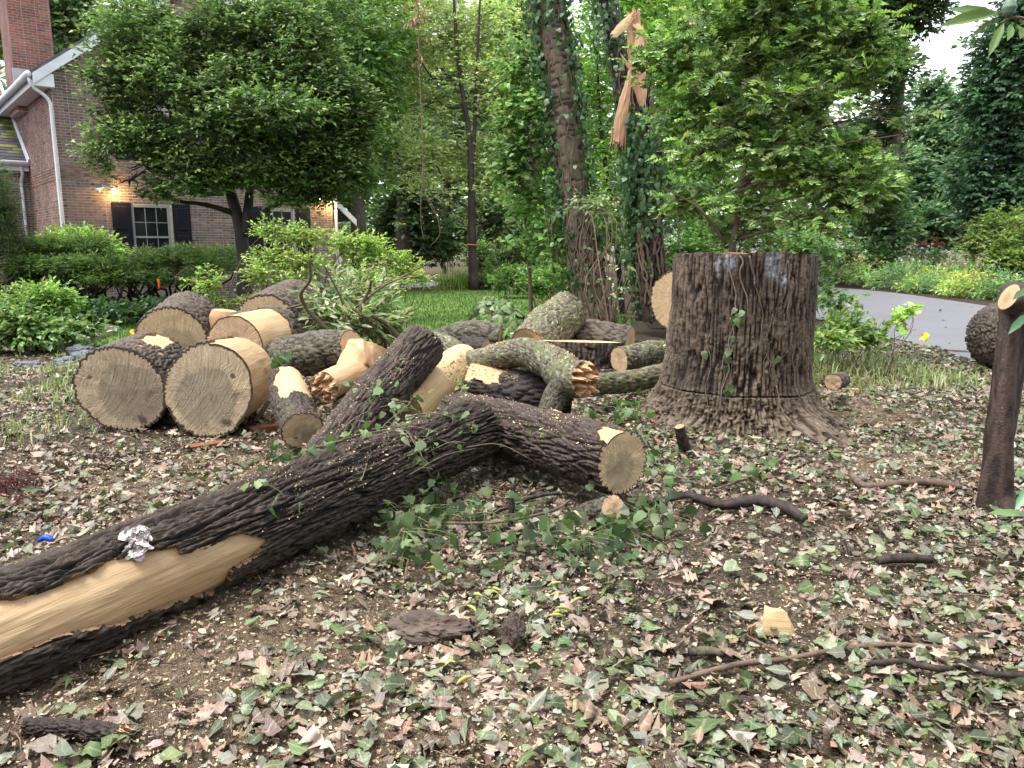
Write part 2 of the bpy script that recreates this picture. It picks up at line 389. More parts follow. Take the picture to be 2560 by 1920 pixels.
M['face_b'] = m_endgrain('face_b', (0.56, 0.43, 0.285), (0.37, 0.3, 0.21), (.075, .05, .035), .62, 34, (-.12, -.2), 1.0, .55, 2.3)
M['face_c'] = m_endgrain('face_c', (0.64, 0.48, 0.29), (0.46, 0.36, 0.22), (.07, .045, .03), .55, 24, (.12, -.2), .7, .3, 3.1)
M['face_d'] = m_endgrain('face_d', (0.62, 0.43, 0.255), (0.5, 0.36, 0.22), (.08, .05, .035), .5, 30, (0, -.1), .6, .3, 4.2)
M['face_e'] = m_endgrain('face_e', (0.56, 0.39, 0.23), (0.49, 0.335, 0.2), (.1, .06, .04), .4, 40, (.1, .1), .5, .15, 5.5)
M['wood_bare'] = m_wood('wood_bare', (.44, .295, .16), (.53, .375, .215))
M['wood_pale'] = m_wood('wood_pale', (0.528, 0.350, 0.175), (0.608, 0.441, 0.252), .6)
M['wood_split'] = m_wood('wood_split', (0.484, 0.274, 0.137), (0.577, 0.395, 0.230), .65)
M['wood_red'] = m_wood('wood_red', (0.368, 0.170, 0.093), (0.528, 0.357, 0.212), .65)
M['leaf'] = m_leaf('leaf', .4, .4, .45)
M['leaf_gloss'] = m_leaf('leaf_gloss', .34, .36, .5)
M['leaf_far'] = m_leaf('leaf_far', .55, .4, .3)
M['litter'] = m_leaf('litter', .42, .06, .5, (1, 1, 1), True)
M['litter_green'] = m_leaf('litter_green', .34, .18, .5, (1.1, 1.2, .6), True)
M['dead'] = m_leaf('dead', .6, .1, .3, (1, 1, 1))
M['chips'] = m_leaf('chips', .8, 0.0, .2)
M['petal'] = m_leaf('petal', .6, .3, .2, (1, 1, 1))
# ---------------------------------------------------------------- ground, lawn, drive, beds
def gh(x, y):                            # height of the littered ground
    x = np.asarray(x, float); y = np.asarray(y, float); z0 = np.zeros_like(x + y)
    f = sstep(15, 11, y) * sstep(-1, 1, y) * sstep(16, 10, np.abs(x))
    p = np.stack([x + z0, y + z0, z0], -1)
    return f * (0.028 * fbm(p * 0.9, 3, 11) + 0.012 * fbm(p * 4.0, 2, 12) - 0.0)
def sawzone(p):                          # where the saws stood: a mat of pale chips, fewer leaves on top
    z = 0
    for cx, cy, r0 in ((3.0, 7.3, 1.3), (-1.0, 2.7, 1.0), (.2, 2.1, .8), (3.3, 5.6, .8), (-.3, 3.6, .6), (1.3, 3.1, .5), (3.8, 9.2, 1.2), (-2.2, 5.2, .7)):
        z = np.maximum(z, np.exp(-((p[..., 0] - cx) ** 2 + (p[..., 1] - cy) ** 2) / r0 ** 2))
    q = np.stack([p[..., 0], p[..., 1], 0 * p[..., 0]], -1)
    return np.clip(.85 * z + .55 * fbm(q * 1.5, 3, 33), 0, 1)
fx = np.concatenate([[-900, -400, -180, -90, -50, -30, -20, -14], np.arange(-9, 9.01, .09), [14, 20, 30, 50, 90, 180, 400, 900]])
fy = np.concatenate([[-300, -100, -40, -15, -5, -1], np.arange(.5, 13, .09), [14, 16, 19, 23, 30, 40, 60, 100, 200, 500, 1200]])
X, Y = np.meshgrid(fx, fy)
V = np.stack([X, Y, gh(X, Y)], -1).reshape(-1, 3)
m, nt = newmat('forest_floor'); v = POS(nt)
n1 = NOI(nt, v, 1.1, 4); n2 = NOI(nt, v, 26.0, 5, .7); n3 = NOI(nt, v, 5.0, 4)
wv_ = ND(nt, 'TexNoise', None, Vector=v, Scale=38.0, Detail=3.0)
vw = ND(nt, 'VectorMath', {'operation': 'ADD'}, i0=v, i1=ND(nt, 'VectorMath', {'operation': 'SCALE'}, i0=ND(nt, 'VectorMath', {'operation': 'SUBTRACT'}, i0=wv_.outputs[1], i1=(.5, .5, .5)).outputs[0], Scale=.045).outputs[0]).outputs[0]
def shreds(scale, pos, cols):            # shredded leaf and chip, too small to be told apart
    vo = ND(nt, 'TexVoronoi', {'distance': 'EUCLIDEAN'}, Vector=ND(nt, 'Mapping', None, Vector=vw, Scale=(1.0, 1.7, 1.0), Rotation=(0, 0, pos[0])).outputs[0], Scale=scale)
    cr = ND(nt, 'ValToRGB', None, Fac=ND(nt, 'SeparateColor', None, Color=vo.outputs['Color']).outputs[0]); e = cr.color_ramp; e.interpolation = 'CONSTANT'
    while len(e.elements) < len(cols): e.elements.new(.5)
    for k, c in enumerate(cols): e.elements[k].position = k / len(cols); e.elements[k].color = (*c, 1)
    return cr.outputs[0], vo.outputs['Distance']
ca, da = shreds(62.0, (.4,), [(0.047, 0.032, 0.023), (0.176, 0.121, 0.088), (0.068, 0.047, 0.034), (0.270, 0.203, 0.142), (0.108, 0.115, 0.061), (0.034, 0.024, 0.018), (0.216, 0.142, 0.101), (0.081, 0.095, 0.054), (0.378, 0.284, 0.189)])
cb, db = shreds(125.0, (1.9,), [(0.041, 0.028, 0.020), (0.297, 0.223, 0.149), (0.081, 0.057, 0.041), (0.405, 0.297, 0.189), (0.135, 0.095, 0.068), (0.061, 0.068, 0.041), (0.203, 0.142, 0.101)])
c = MIX(nt, RAMP(nt, n2, .44, .56), ca, cb)
sdm = RAMP(nt, MA(nt, 'ADD', ATT(nt, 'saw').outputs['Fac'], MA(nt, 'MULTIPLY_ADD', n2, .7, -.35)), .3, .75, 0, .85)
fs = NOI(nt, v, 180.0, 3, .7); c = MIX(nt, sdm, c, MIX(nt, RAMP(nt, fs, .35, .65), (.22, .155, .095), (.46, .35, .22)))
FIN(nt, c, .8, MA(nt, 'ADD', n2, MA(nt, 'ADD', da, db)), 1.0, .03, .3)
M['ground'] = m
ground = link('ground', mesh_np('ground', V, gridF(len(fy), len(fx), False), True, {'saw': sawzone(V) * (np.abs(V[:, 0]) < 9) * (V[:, 1] < 12.5) * (V[:, 1] > .5)}), M['ground'], kind='structure')
def sheet(name, poly, z, mat, kind='structure', sub=0):
    poly = np.asarray(poly, float)[:, :2]; n = len(poly)
    if sub:                              # a smoother outline
        P3 = np.concatenate([poly, poly[:1]]); P3 = np.concatenate([P3, np.zeros((len(P3), 1))], 1)
        poly = resample(P3, n * sub)[0][:-1, :2]; n = len(poly)
    V = np.concatenate([poly, np.full((n, 1), z)], 1)
    me = bpy.data.meshes.new(name); me.from_pydata(V.tolist(), [], [list(range(n))]); me.update()
    if me.polygons[0].normal.z < 0: me.flip_normals()
    return link(name, me, mat, kind=kind)
def m_grass(name, a, b):
    m, nt = newmat(name); v = POS(nt); n = NOI(nt, v, .7, 4); n2 = NOI(nt, v, 40.0, 4, .7)
    c = MIX(nt, RAMP(nt, MA(nt, 'ADD', MA(nt, 'MULTIPLY', n, .5), MA(nt, 'MULTIPLY', n2, .5)), .36, .64), a, b)
    FIN(nt, c, .8, n2, .8, .03, .2); return m
M['lawn'] = m_grass('lawn', (.07, .13, .028), (.15, .24, .06))
M['lawn_far'] = m_grass('lawn_far', (.12, .24, .04), (.18, .32, .07))
m, nt = newmat('asphalt'); v = POS(nt); n = NOI(nt, v, 260.0, 2, .7); n1 = NOI(nt, v, .5, 4)
n7 = NOI(nt, v, 3.0, 4, .7); f = MA(nt, 'ADD', MA(nt, 'MULTIPLY_ADD', n, .08, .075), MA(nt, 'MULTIPLY', n1, .08)); f = MA(nt, 'SUBTRACT', f, RAMP(nt, n7, .58, .72, 0, .035))
FIN(nt, ND(nt, 'CombineColor', None, Red=f, Green=MA(nt, 'MULTIPLY', f, 1.0), Blue=MA(nt, 'MULTIPLY', f, 1.1)).outputs[0], .55, n, .3, .004, .4); M['asphalt'] = m
M['mulch'] = m_plain('mulch', (.05, .034, .027), .95, .5, 14, 1.0, .1)
def pin(pts, poly):                      # points inside a polygon
    x, y = pts[:, 0], pts[:, 1]; o = np.zeros(len(pts), bool); n = len(poly)
    for i in range(n):
        x1, y1 = poly[i][:2]; x2, y2 = poly[(i + 1) % n][:2]
        c = ((y1 > y) != (y2 > y)) & (x < (x2 - x1) * (y - y1) / (y2 - y1 + 1e-12) + x1); o ^= c
    return o
LAWN = np.array([(-3.2, 11.0), (-6.0, 11.6), (-8.6, 12.6), (-10.5, 14.6), (-9.5, 15.9), (-7.4, 17.0), (-6.6, 19.5), (-5.0, 23.5), (-3.8, 26.5), (-2.0, 27.4), (.6, 26.6), (2.4, 23.0), (2.6, 18.5), (2.2, 14.5), (1.2, 12.0), (-.8, 11.2)])
sheet('lawn', LAWN, .03, M['lawn'], sub=5)
DRIVE = [H(1690, 722), H(1860, 714), H(2040, 718), H(2200, 730), H(2340, 748), H(2480, 769), H(2700, 806), H(3050, 868), H(3150, 1010), H(2720, 968), H(2470, 914), H(2330, 874), H(2190, 838), H(2040, 800), H(1850, 765), H(1690, 745)]
sheet('driveway', DRIVE, .025, M['asphalt'], sub=3)
sheet('side_drive', [(-9, 28.5), (-5.5, 28.2), (-4.3, 28.4), (-3.2, 30), (-3.6, 36), (-6, 40), (-12, 38)], .03, M['asphalt'], sub=3)
def bedpts(p0, p1, n): return [p0 + (p1 - p0) * k / n for k in range(n + 1)]
BED = [H(1600, 705), H(1860, 708), H(2040, 712), H(2200, 722), H(2340, 738), H(2480, 758), H(2700, 792), H(2900, 760), H(2700, 705), H(2500, 690), H(2300, 684), H(2100, 678), H(1850, 672), H(1600, 675)]
BED2 = [H(1600, 724), H(1860, 715), H(2040, 719), H(2200, 731), H(2340, 749), H(2480, 770), H(2700, 807), H(2900, 760), H(2700, 705), H(2500, 690), H(2300, 684), H(2100, 678), H(1850, 672), H(1600, 675)]
sheet('flower_bed', BED2, .018, M['mulch'])
sheet('far_lawn', [(14, 38), (34, 33), (60, 40), (60, 80), (18, 80)], .012, M['lawn_far'])
sheet('shrub_bed', [(-16, 15.4), (-10.9, 15.0), (-9.4, 16.3), (-7.2, 17.4), (-6.4, 19.8), (-4.8, 23.8), (-5.2, 25.5), (-9, 23), (-16, 19)], .016, M['mulch'])
sheet('tree_bed', [(-4.6, 27.6), (-3.6, 26.8), (-1.9, 27.7), (.8, 26.9), (2.6, 23.4), (2.9, 18.6), (2.6, 14.5), (6, 13.5), (9, 20), (8, 34), (-3, 34)], .014, M['mulch'])
# grass blades on the lawns
def blades(name, pts, h, cols, parent=None, w=.004, lean=.5, mat='leaf', **kw):
    n = len(pts); g = rng; a = g.uniform(0, 2 * math.pi, n); d = np.stack([np.cos(a), np.sin(a), 0 * a], 1)
    s = np.stack([-d[:, 1], d[:, 0], 0 * a], 1); hh = h * g.uniform(.5, 1.3, n)
    ww = w * g.uniform(.7, 1.4, n); ln = lean * g.uniform(.1, 1, n)
    b0 = pts - s * ww[:, None]; b1 = pts + s * ww[:, None]
    mid = pts + d * (hh * ln * .35)[:, None] + np.array([0, 0, 1]) * (hh * .6)[:, None]
    tip = pts + d * (hh * ln)[:, None] + np.array([0, 0, 1]) * (hh * np.sqrt(np.maximum(.1, 1 - ln * ln * .6)))[:, None]
    V = np.stack([b0, b1, mid + s * ww[:, None] * .8, mid - s * ww[:, None] * .8, tip], 1).reshape(-1, 3); i = np.arange(n)[:, None] * 5
    mb = MB(); mb.add(V, [np.concatenate([i, i + 1, i + 2, i + 3], 1), np.concatenate([i + 3, i + 2, i + 4], 1)], col=np.repeat(pal(cols, n), 5, axis=0))
    return mb.build(name, M[mat], parent, True, **kw)
GR = [(.09, .19, .03), (.13, .24, .05), (.17, .27, .07), (.07, .15, .03)]
p = np.stack([rng.uniform(-11, 3, 40000), 11 + 16.5 * rng.random(40000) ** 1.3, np.full(40000, .03)], 1)
p = p[pin(p, LAWN)]
blades('lawn_grass', p, .06, GR, w=.009, kind='stuff')
p = np.stack([rng.uniform(15, 34, 9000), rng.uniform(36, 62, 9000), np.full(9000, .01)], 1)
blades('far_grass', p, .1, [(.16, .30, .05), (.2, .36, .07)], w=.03, kind='stuff')
# ---------------------------------------------------------------- brick house (local x along the gable wall, local y along the side wall)
HOUSE_A = R(40)
hc = at(163, 560, 19.6); house = thing('brick_house', 'brown brick house with slate roof and gable wall behind the clipped shrubs', 'house', (hc[0], hc[1], 0))
house.rotation_euler = (0, 0, HOUSE_A)
M['mortar'] = m_plain('mortar', (.47, .42, .375), .95, .2, 9, .5)
m, nt = newmat('brick'); c = ATT(nt, 'col').outputs['Color']; n = NOI(nt, POS(nt), 1.2, 4); n2 = NOI(nt, POS(nt), 70.0, 3)
k = MA(nt, 'ADD', RAMP(nt, n, .3, .7, .72, 1.15), MA(nt, 'MULTIPLY_ADD', n2, .4, -.2))
FIN(nt, MIX(nt, 1.0, c, ND(nt, 'CombineColor', None, Red=k, Green=k, Blue=k).outputs[0], 'MULTIPLY'), .88, n2, .5, .004, .2); M['brick'] = m
M['white_paint'] = m_plain('white_paint', (.62, .65, .7), .5, .08, 3, .1)
M['shutter'] = m_plain('shutter', (.008, .009, .016), .55, .2, 8, .1, .15)
M['glass'] = m_plain('glass', (.01, .013, .016), .05, .1, 3, .0, .12)
M['muntin'] = m_plain('muntin', (.22, .24, .24), .5, .1, 3, .1)
M['slate'] = m_plain('slate', (.09, .09, .1), .7, .35, 4, .5)
M['slate_moss'] = m_plain('slate_moss', (.12, .12, .05), .9, .4, 7, .6)
M['lamp_metal'] = m_plain('lamp_metal', (.35, .36, .38), .4, .1, 5, .1, .5, .6)
m, nt = newmat('bulb'); p = FIN(nt, (.9, .8, .6), .3); p.inputs['Emission Color'].default_value = (1, .62, .22, 1); p.inputs['Emission Strength'].default_value = 30.0; M['bulb'] = m
W_, EAVE, DEP = 7.3, 5.75, 9.0
RIDGE = EAVE + 2.75
BRC = [(.2, .14, .125), (.235, .16, .14), (.175, .132, .12), (.215, .168, .152), (.12, .104, .1)]
BRW = [4, 3, 3, 3, 1.2]
def lp(name, V, F, mat, parent, smooth=False, attrs=None, **kw): return link(name, mesh_np(name, V, F, smooth, attrs), mat, parent, **kw)
def lbox(name, b, mat, parent, **kw): return lp(name, boxv(*b), BOXF, mat, parent, **kw)
# body of the walls (mortar) with gable
g_ = W_ / 2
Vw = np.array([[0, 0, 0], [W_, 0, 0], [W_, 0, EAVE], [g_, 0, RIDGE], [0, 0, EAVE], [0, DEP, 0], [W_, DEP, 0], [W_, DEP, EAVE], [g_, DEP, RIDGE], [0, DEP, EAVE]], float)
WIN = [(1.55, 2.5, .95, 2.62), (5.05, 6.0, .95, 2.62), (1.75, 2.6, 3.75, 5.1), (4.9, 5.75, 3.75, 5.1)]
mbw = MB(); Vb_ = Vw.copy(); Vb_[:5, 1] = .13
wf = [np.array([[0, 4, 9, 5], [1, 6, 7, 2], [4, 3, 8, 9], [3, 2, 7, 8], [0, 5, 6, 1], [0, 1, 2, 4], [9, 7, 6, 5]]), np.array([[4, 2, 3], [8, 7, 9]])]
mbw.add(Vb_, wf)
xs = sorted({0, W_} | {v for w in WIN for v in w[:2]}); zs_ = sorted({0, EAVE} | {v for w in WIN for v in w[2:]})
for xa, xb in zip(xs[:-1], xs[1:]):
    for za, zb in zip(zs_[:-1], zs_[1:]):
        if not any(w[0] < (xa + xb) / 2 < w[1] and w[2] < (za + zb) / 2 < w[3] for w in WIN): mbw.add(boxv(xa, xb, 0, .13, za, zb), BOXF)
mbw.add(np.array([[0, 0, EAVE], [W_, 0, EAVE], [g_, 0, RIDGE], [0, .13, EAVE], [W_, .13, EAVE], [g_, .13, RIDGE]]), [np.array([[0, 1, 2]]), np.array([[0, 3, 4, 1], [0, 2, 5, 3], [1, 4, 5, 2]])])
wall = link('wall', mesh_np('wall', np.concatenate(mbw.v), mbw.F(), False), M['mortar'], house)
BL, BH, BD, MJ = .2, .055, .09, .014
SHW = .46
def wall_bricks(x0, x1, z0, z1, holes=(), gable=False):
    out = []; ch = BH + MJ; k = 0; z = z0
    while z + BH < z1:
        head = (k % 2 == 1); x = x0 + (0 if not head else 0); q = 0
        while x < x1 - .02:
            L = (.096 if (q % 2 == 0) == (k % 2 == 0) else BL)          # Flemish bond
            e = min(x + L, x1); cx = (x + e) / 2
            bad = any(a - .01 < e and x < b + .01 and c_ - .02 < z + BH and z < d_ + .02 for a, b, c_, d_ in holes)
            if gable and z + BH > EAVE:
                lim = (z + BH - EAVE) / (RIDGE - EAVE) * g_; bad |= x < lim + .02 or e > W_ - lim - .02
            if not bad: out.append((x, e, z, L < .15))
            x = e + MJ; q += 1
        z += ch; k += 1
    return out
def brick_col(n, heads, extra=0): 
    c = pal(BRC, n, BRW, .12); h = np.asarray(heads); c[h] = c[h] * .72 + np.array([.012, .012, .012]); return c
holes = [(a, b, c_, d_) for a, b, c_, d_ in WIN]
BELT = 3.18
bf = wall_bricks(0, W_, .02, RIDGE, holes, True)
unit = {}
heads = [b[3] for b in bf]; bc = brick_col(len(bf), heads)
# the bricks that show largest: the near part of the gable wall above the shrubs, each an object
score = [(b[0] + abs(b[2] - 2.4) * .8 + (9 if b[3] or b[1] - b[0] < .19 else 0)) for b in bf]
order = np.argsort(score); single = set(order[:290].tolist())
bmats = []
for i, c in enumerate(BRC[:4]):
    V = boxv(0, BL, -.008, .05, 0, BH); V[:, 1] += (0, 0, 0, 0, 0, 0, 0, 0)
    bmats.append(mesh_np('brick', V, BOXF, False, {'col': np.tile(c, (8, 1))})); bmats[-1].materials.append(M['brick'])
mb = MB(); jr = np.random.default_rng(3)
for i, (x, e, z, hd) in enumerate(bf):
    out = .012 if BELT < z < BELT + .3 else 0
    if i in single:
        o = bpy.data.objects.new('brick', bmats[jr.integers(0, 4)]); col.objects.link(o); o.parent = wall
        o.location = (x, -out + jr.uniform(-.002, .002), z); continue
    mb.add(boxv(x, e, -.008 - out + jr.uniform(-.002, .002), .05, z, z + BH), BOXF, col=bc[i])
mb2 = wall_bricks(.11, DEP, .02, EAVE, (), False); c2 = brick_col(len(mb2), [b[3] for b in mb2]) * np.array([1.2, 1.02, .98])
for i, (y, e, z, hd) in enumerate(mb2):
    if y < 6.4:
        out = .012 if BELT < z < BELT + .3 else 0
        mb.add(boxv(-.008 - out + jr.uniform(-.002, .002), .05, y, e, z, z + BH), BOXF, col=c2[i])
o = lp('brick_courses', np.concatenate(mb.v), mb.F(), M['brick'], wall, attrs={'col': np.concatenate(mb.a['col'])}); o['kind'] = 'stuff'
# roof with overhang, slates in courses
def roof_slope(xa, za, xb, zb, y0, y1, name, parent, mat, n=22, th=.05, L=.32, moss=None):
    d = np.array([xb - xa, zb - za]); ln = np.linalg.norm(d); d = d / ln; nn = np.array([-d[1], d[0]]) * (1 if d[0] > 0 else -1)
    base = []
    for y in (y0, y1):
        for (s, t) in ((0, 0), (ln, 0), (ln, th), (0, th)):
            base.append((xa + d[0] * s + nn[0] * t, y, za + d[1] * s + nn[1] * t))
    V = np.array(base); F = np.array([[0, 1, 2, 3], [7, 6, 5, 4], [3, 2, 6, 7], [0, 4, 5, 1], [0, 3, 7, 4], [1, 5, 6, 2]])
    r = lp(name, V, F, M['slate'], parent)
    mb = MB(); s = 0; k = 0
    while s < ln - .05:
        y = y0 - (k % 2) * .12
        while y < y1:
            a, b = max(y, y0), min(y + .24, y1) - .008
            if b - a > .03:
                s1 = min(s + .26, ln); lift = .014 + jr.uniform(0, .006); q = []
                for yy in (a, b):
                    for (ss, t) in ((s, th + .004), (s1, th + .002), (s1, th + .008), (s, th + lift + .008)):
                        q.append((xa + d[0] * ss + nn[0] * t, yy, za + d[1] * ss + nn[1] * t))
                mb.add(np.array(q), F, col=pal([(.075, .075, .085), (.1, .1, .11), (.085, .09, .085)], 1, var=.2)[0] if not (moss and jr.random() < moss(a)) else pal([(.13, .13, .04), (.1, .1, .05)], 1)[0])
            y += .24
        s += .22; k += 1
    o = lp('slate_courses', np.concatenate(mb.v), mb.F(), M['slate_c'], r, attrs={'col': np.concatenate(mb.a['col'])}); o['kind'] = 'stuff'
    return r
m, nt = newmat('slate_c'); FIN(nt, ATT(nt, 'col').outputs['Color'], .6, NOI(nt, POS(nt), 60.0, 3), .4, .004, .4); M['slate_c'] = m
sl = (RIDGE - EAVE) / g_
roof = roof_slope(-.42, EAVE - .42 * sl + .12, g_, RIDGE + .12, -.22, DEP + .2, 'roof', house, 'slate')
roof_slope(W_ + .42, EAVE - .42 * sl + .12, g_, RIDGE + .12, -.22, DEP + .2, 'roof', house, 'slate')
# white barge boards, eave fascia, gutter and downspout
def bar_xz(name, xa, za, xb, zb, y0, y1, h, parent, mat='white_paint'):
    V = np.array([[xa, y0, za], [xb, y0, zb], [xb, y0, zb + h], [xa, y0, za + h], [xa, y1, za], [xb, y1, zb], [xb, y1, zb + h], [xa, y1, za + h]], float)
    F = np.array([[0, 1, 2, 3], [7, 6, 5, 4], [0, 4, 5, 1], [3, 2, 6, 7], [0, 3, 7, 4], [1, 5, 6, 2]])
    return lp(name, V, F, M[mat], parent)
bar_xz('barge_board', -.42, EAVE - .42 * sl - .12, g_, RIDGE - .12, -.27, -.23, .24, roof)
bar_xz('barge_board', W_ + .42, EAVE - .42 * sl - .12, g_, RIDGE - .12, -.27, -.23, .24, roof)
bar_xz('soffit', -.4, EAVE - .42 * sl - .1, g_, RIDGE - .1, -.229, -.012, .06, roof)
lbox('eave_return', (-.40, .02, -.235, -.012, EAVE - .47, EAVE - .17), M['white_paint'], roof)
lbox('fascia', (-.40, -.02, -.01, DEP, EAVE - .42, EAVE - .17), M['white_paint'], roof)
Q = []
def ltube(name, P, r, mat, parent, ns=8, n=None): V, F = tube(P, r, ns, n); return lp(name, V, F, M[mat], parent, True)
ltube('gutter', [(-.50, -.2, EAVE - .22), (-.50, DEP, EAVE - .22)], [.075, .075], 'white_paint', roof, 8, 3)
ltube('downspout', [(-.48, -.13, EAVE - .3), (-.47, -.13, EAVE - .4), (-.42, -.12, EAVE - .48), (-.14, -.07, EAVE - .7), (-.08, -.06, EAVE - .8), (-.075, -.06, EAVE - .92)] + [(-.075, -.06, EAVE - .95 - k * .35) for k in range(1, 14)], [.04, .04], 'white_paint', house, 8, 70)
ltube('downspout', [(W_ + .07, -.06, 5.2), (W_ + .07, -.06, .1)], [.05] * 2, 'white_paint', house, 8, 4)
# chimney through the side eave
ch_w = lbox('chimney', (-.22, .78, 3.5, 4.9, 5.2, 10.6), M['mortar'], house)
def chim_bricks():
    mb = MB(); z = 5.22; k = 0
    while z < 10.55:
        dark = sstep(6, 10, z)
        for face in (0, 1):
            a, b = ((-.22, .78) if face == 0 else (3.5, 4.9)); x = a; q = 0
            while x < b - .02:
                L = .096 if (q % 2 == 0) == (k % 2 == 0) else BL
                e = min(x + L, b); c = pal([(.30, .115, .09), (.34, .14, .11), (.27, .12, .1), (.24, .14, .125)], 1, var=.12)[0]
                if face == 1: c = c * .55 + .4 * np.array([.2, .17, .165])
                s = .008
                mb.add(boxv(x, e, 3.5 - s, 3.55, z, z + BH) if face == 0 else boxv(-.22 - s, -.17, x, e, z, z + BH), BOXF, col=c)
                x = e + MJ; q += 1
        z += BH + MJ; k += 1
    o = lp('brick_courses', np.concatenate(mb.v), mb.F(), M['brick'], ch_w, attrs={'col': np.concatenate(mb.a['col'])}); o['kind'] = 'stuff'
chim_bricks()
lbox('flashing', (-.26, .82, 3.44, 3.485, 5.7, 6.3), M['lamp_metal'], ch_w)
# windows with sash, panes and panelled shutters
def window(x0, x1, z0, z1, light=True):
    w = lbox('window', (x0, x1, .05, .08, z0, z1), M['shutter'], house)
    mb = MB()
    for b in ((x0, x0 + .06, -.005, .06, z0, z1), (x1 - .06, x1, -.005, .06, z0, z1), (x0 + .06, x1 - .06, -.005, .06, z1 - .07, z1), (x0 + .06, x1 - .06, -.03, .06, z0, z0 + .06), (x0 + .06, x1 - .06, 0, .05, (z0 + z1) / 2 - .025, (z0 + z1) / 2 + .025)): mb.add(boxv(*b), BOXF)
    lp('frame', np.concatenate(mb.v), mb.F(), M['muntin'], w)
    nx, nz = 3, 4; gx0, gx1, gz0, gz1 = x0 + .06, x1 - .06, z0 + .06, z1 - .07
    for i in range(nx):
        for j in range(nz):
            a = gx0 + (gx1 - gx0) * i / nx; b = gx0 + (gx1 - gx0) * (i + 1) / nx; c = gz0 + (gz1 - gz0) * j / nz; d = gz0 + (gz1 - gz0) * (j + 1) / nz
            t = jr.uniform(-.004, .004)
            V = boxv(a + .008, b - .008, .028, .034, c + .008, d - .008); V[[4, 5, 6, 7], 1] += t
            lp('pane', V, BOXF, M['glass'], w)
    mb = MB()
    for i in range(1, nx): a = gx0 + (gx1 - gx0) * i / nx; mb.add(boxv(a - .009, a + .009, .018, .036, gz0, gz1), BOXF)
    for j in (1, 3): a = gz0 + (gz1 - gz0) * j / nz; mb.add(boxv(gx0, gx1, .019, .035, a - .009, a + .009), BOXF)
    lp('muntins', np.concatenate(mb.v), mb.F(), M['muntin'], w)
    for a in (x0 - SHW - .01, x1 + .07):
        s = lbox('shutter', (a, a + SHW, -.045, -.012, z0 - .02, z1 + .04), M['shutter'], house)
        zm = z0 + .57 * (z1 - z0)
        for (c, d) in ((z0 + .06, zm - .06), (zm + .06, z1 - .05)):
            V = boxv(a + .08, a + SHW - .08, -.058, -.046, c, d); V[[0, 4], 0] += .02; V[[1, 5], 0] -= .02; V[[0, 1], 2] += .02; V[[4, 5], 2] -= .02
            lp('raised_panel', V, BOXF, M['shutter'], s)
for w in WIN: window(*w)
# flood lamps under the string course
def flood(x, z, lit, both):
    f = lbox('flood_lamp', (x - .06, x + .06, -.05, -.012, z - .06, z + .06), M['lamp_metal'], house)
    for s, on in ((-1, both), (1, True)):
        V, F = tube([(x, -.05, z - .01), (x + s * .1, -.13, z - .03), (x + s * .16, -.18, z - .07)], [.03, .03, .045], 8, 6); lp('lamp_arm', V, F, M['lamp_metal'], f, True)
        V, F = tube([(x + s * .165, -.185, z - .075), (x + s * .2, -.215, z - .11), (x + s * .215, -.23, z - .125)], [.05, .06, .03], 10, 6)
        lp('bulb', V, F, M['bulb'] if on else M['white_paint'], f, True)
    if lit:
        ld = bpy.data.lights.new('lamp_light', 'POINT'); ld.energy = lit; ld.color = (1, .58, .22); ld.shadow_soft_size = .05
        lo = bpy.data.objects.new('lamp_light', ld); col.objects.link(lo); lo.parent = house; lo.location = (x + .22, -.3, z - .16)
flood(.95, 3.02, 9, False); flood(6.95, 3.02, 16, True)
# low wing against the side wall with a mossy slate roof
wy = 4.3; we = 3.9
lbox('wing_wall', (-6, -.012, wy, wy + 5, 0, we - .1), M['mortar'], house)
mb = MB()
wb = wall_bricks(-3.2, -.02, .02, we - .12); wc = brick_col(len(wb), [b[3] for b in wb])
for i, (x, e, z, hd) in enumerate(wb): mb.add(boxv(x, e, wy - .008, wy + .05, z, z + BH), BOXF, col=wc[i])
o = lp('brick_courses', np.concatenate(mb.v), mb.F(), M['brick'], house, attrs={'col': np.concatenate(mb.a['col'])}); o['kind'] = 'stuff'
